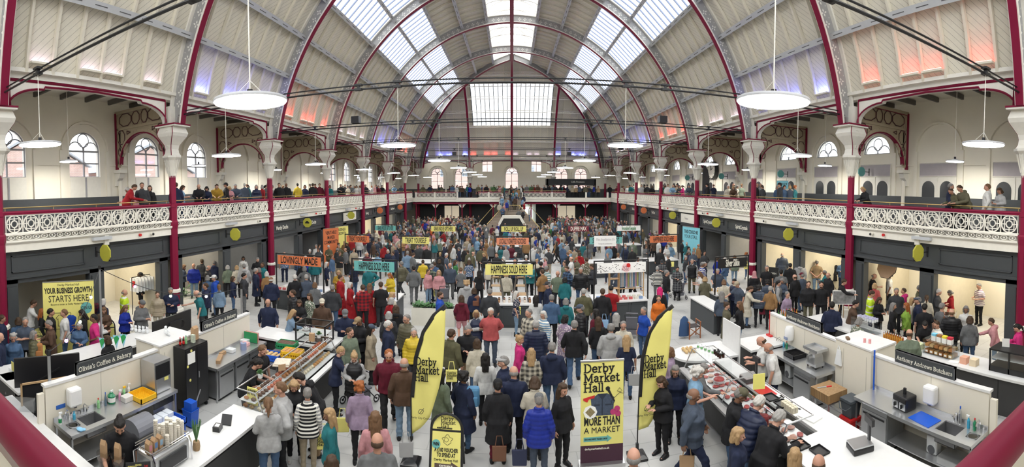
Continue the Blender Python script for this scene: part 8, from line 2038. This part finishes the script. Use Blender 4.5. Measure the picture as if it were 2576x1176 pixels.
def clear_(q):
    x, y = abs(q[1]), q[2]; s = math.copysign(1, q[1]); lo, hi = (4.28, 5.75) if s < 0 else (4.0, 6.0)
    st_ = (int(q[0]['px']), int(q[0]['py'])) in ((618, 927), (648, 880), (304, 1063), (1924, 884), (1920, 862))
    if 4.1 < y < 11.6 and lo < x < hi+(.12 if st_ else 0): x = hi+.12 if st_ else lo
    if 4 < y < 9.9 and 9.7 < x < 11.15: x = 9.55 if x < 10.3 else 11.2
    if 4 < y < 11.4 and 7.1 < x < 8.1: x = 6.85 if x < 7.7 else 8.3
    for a, b, c, e in BLOCK:
        if b > 13 and a-.2 < s*x < c+.2 and b-.2 < y < e+.2: y = b-.25 if y < (b+e)/2 else e+.25
    for k in range(9):
        if abs(x-14) < .5 and abs(y-CY(k)) < .5: x = 13.4 if x < 14 else 14.6
    q[1], q[2] = s*min(x, 17.8), y
for it in range(8):
    for i in range(len(L_)):
        for j in range(i+1, len(L_)):
            a, b = L_[i], L_[j]; dx, dy = b[1]-a[1], b[2]-a[2]; dd = math.hypot(dx, dy)
            if dd < .5: k = (.5-dd)/2/max(dd, .01); a[1] -= dx*k; a[2] -= dy*k; b[1] += dx*k; b[2] += dy*k
    for q in L_: clear_(q)
for d, x, y in L_: put(d, x, y, 0, False)
for line in GD.split('\n'):
    d = parse(line); px = d['px']
    if 1030 < px < 1530: p = FY(px, d['py'], 62.0); x, y = p.x, p.y
    else: X = 14.55 if px > 1288 else -14.55; p = FX(px, d['py'], X); x, y = X, p.y
    put(d, x, y, GZ, True)
# ---- crowd farther back
def rnd_person():
    w = R.random() < .5; r = R.random
    pick = lambda *a: R.choice(a)
    return dict(rz=math.radians(R.choice([0, 0, 0, 180, 180, 90, -90, 45, -45, 135, -135])), w=w, g=R.choice('jjjjthpjc' if w else 'jjjjtthpj'), top=R.choice('black black black black navy navy navy charcoal charcoal grey grey lightgrey lightgrey white white cream cream beige camel olive teal royal lightblue denim denim red maroon pink brown sage slate khaki khaki'.split()+[R.choice('green blue coral lilac purple mustard orange yellow'.split())]),
                bot=R.choice(['black', 'black', 'navy', 'denim', 'denim', 'paledenim', 'charcoal', 'khaki', 'grey', 'beige']), hair=R.choice(['bob', 'long', 'short', 'bob', 'bun', 'pony', 'curly'] if w else ['short', 'short', 'short', 'bald']), hc=R.choice(['brown', 'black', 'grey', 'white', 'silver', 'blonde', 'lightbrown', 'brown', 'ginger'] if w else ['brown', 'black', 'grey', 'white', 'grey', 'lightbrown']),
                po=R.choice(['stand', 'stand', 'hold', 'walk', 'hip', 'stand']), legs='slim' if w else 'norm', hat=None, hatc='black', pat=R.choice([None]*7+['stripe', 'spots', 'plaid']), glass=False, beard=(not w) and r() < .2, shoe=R.choice(['black', 'white', 'brown', 'black']))
BLOCK = globals().get('BLOCK', [])
def free(x, y, dmin):
    if abs(x) > 13.4: return False
    for a, b, c, d in BLOCK:
        if a-.25 < x < c+.25 and b-.25 < y < d+.25: return False
    return all((x-a)**2+(y-b)**2 > dmin*dmin for a, b in OCC)
spots = []
R.seed(21)
def density(x, y):
    if y < 14.5: return .0
    if y < 20: return .22 if abs(x) < 12.4 else .1
    if y < 26: return .6
    if abs(x) < 2.6 and y > 47: return 0
    return 1
tries = 0
while len(spots) < 620 and tries < 60000:
    tries += 1; y = 14.5+46*R.random()**.85; x = R.uniform(-13.2, 13.2)
    if R.random() > density(x, y) or not free(x, y, .52 if y > 26 else .62): continue
    OCC.append((x, y)); spots.append((x, y))
spots.sort(key=lambda q: q[1])
NIND = 300-len(PD.split('\n'))-len(GD.split('\n'))
st = [(rnd_person(), FY(1268+R.random()*48, 470+R.random()*70, y)) for y in ()]
rest = []
for i, (x, y) in enumerate(spots):
    if NP_[0] < 345:
        OCC.remove((x, y)); d = rnd_person(); t = put(d, x, y, 0, False)
        if t is None: rest.append((x, y, 0))
    else: rest.append((x, y, 0))
# people on the stairs
for i in range(30):
    f = R.random(); x = R.uniform(-1.2, 1.4); y = 61.0-f*9.5
    z = 4.2-3.0*min(1, f*1.15); rest.append((x*(1+f*.9), y, max(1.0, z)))
for i in range(40): rest.append((R.uniform(-13, 13), R.uniform(62.4, 66), GZ))
for s in (-1, 1):
    for i in range(34): rest.append((s*R.uniform(14.5, 16.5), R.uniform(20, 60), GZ))
tm = {}
def crowd():
    vs, fs, cs, off = [], [], [], 0
    cache = {}
    def arr(me):
        if me.name not in cache:
            n = len(me.vertices); co = np.empty(n*3); me.vertices.foreach_get('co', co); lt = [tuple(p.vertices) for p in me.polygons]; cache[me.name] = (co.reshape(-1, 3), lt)
        return cache[me.name]
    for x, y, z in rest:
        d = rnd_person(); w = d['w']; po = d['po']; J = pose(po, w); sc = .96 if w else 1.03; a = d['rz']
        RZ = np.array([[math.cos(a), -math.sin(a), 0], [math.sin(a), math.cos(a), 0], [0, 0, 1]])*sc
        H = np.array(J['H'])
        for me, col, hm in ((body_mesh(po, w, 2), SKIN[R.randrange(4)], 0), (top_mesh(po, w, d['g'], 2), COLR[d['top']], 0), (leg_mesh(po, w, 'norm', 2), COLR[d['bot']], 0), (hair_mesh(d['hair'], 2), HAIRC[d['hc']], 1)):
            co, fl = arr(me); q = co
            if hm: q = co @ H[:3, :3].T+H[:3, 3]
            q = q @ RZ.T+np.array([x, y, z]); vs.append(q); fs.extend([tuple(i+off for i in f) for f in fl]); cs.append(np.tile(np.array([*col, 1.0]), (len(q), 1))); off += len(q)
    me = bpy.data.meshes.new('crowd'); me.from_pydata(np.concatenate(vs).tolist(), [], fs)
    at = me.color_attributes.new('dye', 'FLOAT_COLOR', 'POINT'); at.data.foreach_set('color', np.concatenate(cs).ravel())
    me.polygons.foreach_set('use_smooth', [True]*len(me.polygons))
    m = bpy.data.materials.new('crowd cloth'); m.use_nodes = True; n = m.node_tree.nodes; c = n.new('ShaderNodeVertexColor'); c.layer_name = 'dye'; m.node_tree.links.new(c.outputs[0], n['Principled BSDF'].inputs['Base Color']); n['Principled BSDF'].inputs['Roughness'].default_value = .85
    me.materials.append(m); o = bpy.data.objects.new('crowd', me); COL.objects.link(o)
    tag(o, 'dense crowd of small distant shoppers filling the back of the hall', 'crowd', kind='stuff')
crowd()
# ---- things people carry (each hangs from its own person's hand or shoulder)
def tote(px, py, h, lab, m1=YEL2, big=True, txt=True):
    p = F(px, py, h); az = math.atan2(p.x, p.y); t = thing('tote_bag', lab, 'bag', (p.x, p.y, p.z), -az); t.scale = (.8, .8, .8); m = MB().use(m1); m.add([(-.17, -.05, -.2), (.17, -.05, -.2), (.17, .03, -.2), (-.17, .03, -.2), (-.18, -.03, .18), (.18, -.03, .18), (.18, .01, .18), (-.18, .01, .18)], [(0, 1, 2, 3), (4, 7, 6, 5), (0, 4, 5, 1), (1, 5, 6, 2), (2, 6, 7, 3), (3, 7, 4, 0)]); m.build('bag', t, bev=.02); m = MB().use(m1); m.tube([(-.1, -.02, .17), (-.06, 0, .42), (.06, 0, .42), (.1, -.02, .17)], .012, 5); m.build('handle', t)
    if txt: slab('Derby\nMarket\nHall', .095, INK, t, (-.14, -.056, .10), lead=.85)
for px, py, h, lab, mm, tx in ((738, 1040, .85, 'yellow tote bag with black slab lettering held by the blond woman in black', YEL2, 1), (812, 1110, .6, 'yellow tote bag carried near the bottom left of centre', YEL2, 1), (862, 1068, .6, 'small yellow carrier bag behind the teal jacket', YEL2, 0), (898, 1075, .6, 'patterned grey tote bag beside the lilac jacket', mat('checked grey', (.35, .34, .33), .9, noise_amt=.5, scale=60), 0), (1301, 782, .95, 'yellow tote bag on the long-haired woman by the central stall', YEL2, 1), (1136, 945, .95, 'yellow tote bag behind the left feather flag', YEL2, 1), (1877, 671, 1.0, 'yellow tote bag on the ginger woman near the right column', YEL2, 1), (1728, 1165, .4, 'brown paper carrier bag held by the man in navy', CARD, 0), (1307, 1150, .5, 'dark navy shopping bag at the bottom centre', mat('navy bag', (.02, .025, .06), .8), 0), (1411, 1062, .8, 'tan handbag on the long-haired woman in black', mat('tan leather', (.35, .22, .12), .5), 0), (1256, 1140, .35, 'brown woven handbag at the bottom centre', mat('woven leather', (.14, .06, .03), .6), 0), (1022, 1130, .4, 'white and grey carrier bag beside the bald man', mat('grey paper', (.3, .3, .3), .8), 0), (530, 745, .4, 'small carrier bag beside the navy hooded man', PAPER, 0), (1520, 815, .9, 'blue and white striped bag carried in the aisle', mat('striped blue bag', (.25, .4, .6), .8), 0), (1690, 665, .9, 'yellow tote bag hanging near the rollators', YEL2, 0), (1596, 680, .9, 'yellow bag under the far orange banner', YEL2, 0), (1918, 782, .6, 'dark red shopping bag beside the camel coat', mat('wine bag', (.2, .01, .03), .7), 0), (1595, 955, .7, 'white carrier bag behind the right feather flag', mat('grey paper', (.3, .3, .3), .8), 0), (1098, 738, .5, 'yellow tote bag hanging from the pushchair', YEL2, 1)):
    tote(px, py, h, lab, mm, True, bool(tx))
def backpack(px, py, h, c, lab):
    p = F(px, py, h); az = math.atan2(p.x, p.y); t = thing('backpack', lab, 'backpack', (p.x, p.y-.12, p.z), -az); m = MB().use(mat('pack '+lab[:6], c, .7)); m.box(-.15, -.09, -.22, .15, .09, .2); m.build('bag', t, bev=.06); m = MB().use(mat('pack '+lab[:6], c, .7)); m.box(-.11, -.13, -.18, .11, -.09, .02); m.build('pocket', t, bev=.03); m = MB().use(BLACK); m.tube([(-.09, .06, .18), (-.1, .2, .2), (-.12, .22, 0), (-.1, .08, -.18)], .015, 5); m.tube([(.09, .06, .18), (.1, .2, .2), (.12, .22, 0), (.1, .08, -.18)], .015, 5); m.build('strap', t)
for a in ((1190, 990, 1.2, (.07, .2, .35), 'blue patterned backpack behind the left feather flag'), (1387, 778, 1.2, (.015, .015, .02), 'black backpack in the middle aisle'), (1043, 700, 1.2, (.02, .02, .025), 'black small backpack on the grey coat'), (104, 880, 1.15, (.3, .12, .03), 'orange leather backpack at the left counter'), (1197, 755, 1.2, (.16, .06, .03), 'brown leather backpack near the central stall'), (1697, 690, 1.1, (.02, .08, .06), 'dark green rucksack near the orange banner stall'), (1905, 1062, 1.15, (.18, .02, .02), 'maroon strapped rucksack at the meat case')): backpack(*a)
# pushchairs and rollators
def pushchair(px, py, rz, lab, c=(.10, .10, .11), name='pushchair'):
    p = F(px, py, .0); t = thing(name, lab, 'pushchair', (p.x, p.y, 0), rz); fm = mat('pram metal', (.35, .35, .36), .35, .7) if name == 'rollator' else BLACK; m = MB().use(fm)
    for s in (-1, 1): m.tube([(s*.24, -.35, .1), (s*.24, .05, .55), (s*.24, .45, 1.0)], .014, 6); m.tube([(s*.24, .35, .12), (s*.24, .0, .6)], .014, 6)
    m.tube([(-.24, .45, 1.0), (.24, .45, 1.0)], .016, 6); m.build('frame', t)
    for x in (-.25, .25):
        for y in (-.36, .36): m = MB().use(BLACKP); m.tube([(x, y+.09*math.cos(a), .105+.09*math.sin(a)) for a in [2*PI*i/14 for i in range(14)]], .018, 6, True); m.cyl((x-.01, y, .105), (x+.01, y, .105), .03, n=8); m.build('wheel', t)
    m = MB().use(mat('pram cloth', c, .8)); m.add([(-.21, -.25, .42), (.21, -.25, .42), (.21, .1, .40), (-.21, .1, .40), (-.21, .25, .85), (.21, .25, .85), (.21, .29, .83), (-.21, .29, .83), (-.21, .14, .36), (.21, .14, .36), (-.21, -.25, .38), (.21, -.25, .38)], [(0, 1, 2, 3), (3, 2, 5, 4), (4, 5, 6, 7), (7, 6, 9, 8), (8, 9, 11, 10), (10, 11, 1, 0), (0, 3, 8, 10), (1, 11, 9, 2), (3, 4, 7, 8), (2, 9, 6, 5)]); m.box(-.2, -.2, .18, .2, .22, .34); m.build('seat', t)
    if name == 'pushchair':
        m = MB().use(mat('pram cloth', c, .8))
        for i in range(5): a, b = PI*.45+PI*.35*i/5, PI*.45+PI*.35*(i+1)/5; m.quad((-.22, .1-.4*math.cos(a)*-1*.8, .6+.35*math.sin(a)), (.22, .1+.32*math.cos(a), .6+.35*math.sin(a)), (.22, .1+.32*math.cos(b), .6+.35*math.sin(b)), (-.22, .1+.32*math.cos(b), .6+.35*math.sin(b)))
        m.build('hood', t, fix=False)
pushchair(1115, 768, D(200), 'grey pushchair with a small child by the white planter', (.12, .12, .14)); pushchair(905, 1015, D(150), 'black pushchair parked beside the lilac jacket', (.02, .02, .022)); pushchair(1590, 850, D(160), 'grey pushchair in front of the rose stall', (.2, .2, .22))
pushchair(1658, 722, D(190), 'silver rollator walker pushed by the capped woman', (.02, .02, .02), 'rollator'); pushchair(1706, 752, D(190), 'black rollator walker pushed by the woman in checks', (.02, .02, .02), 'rollator')
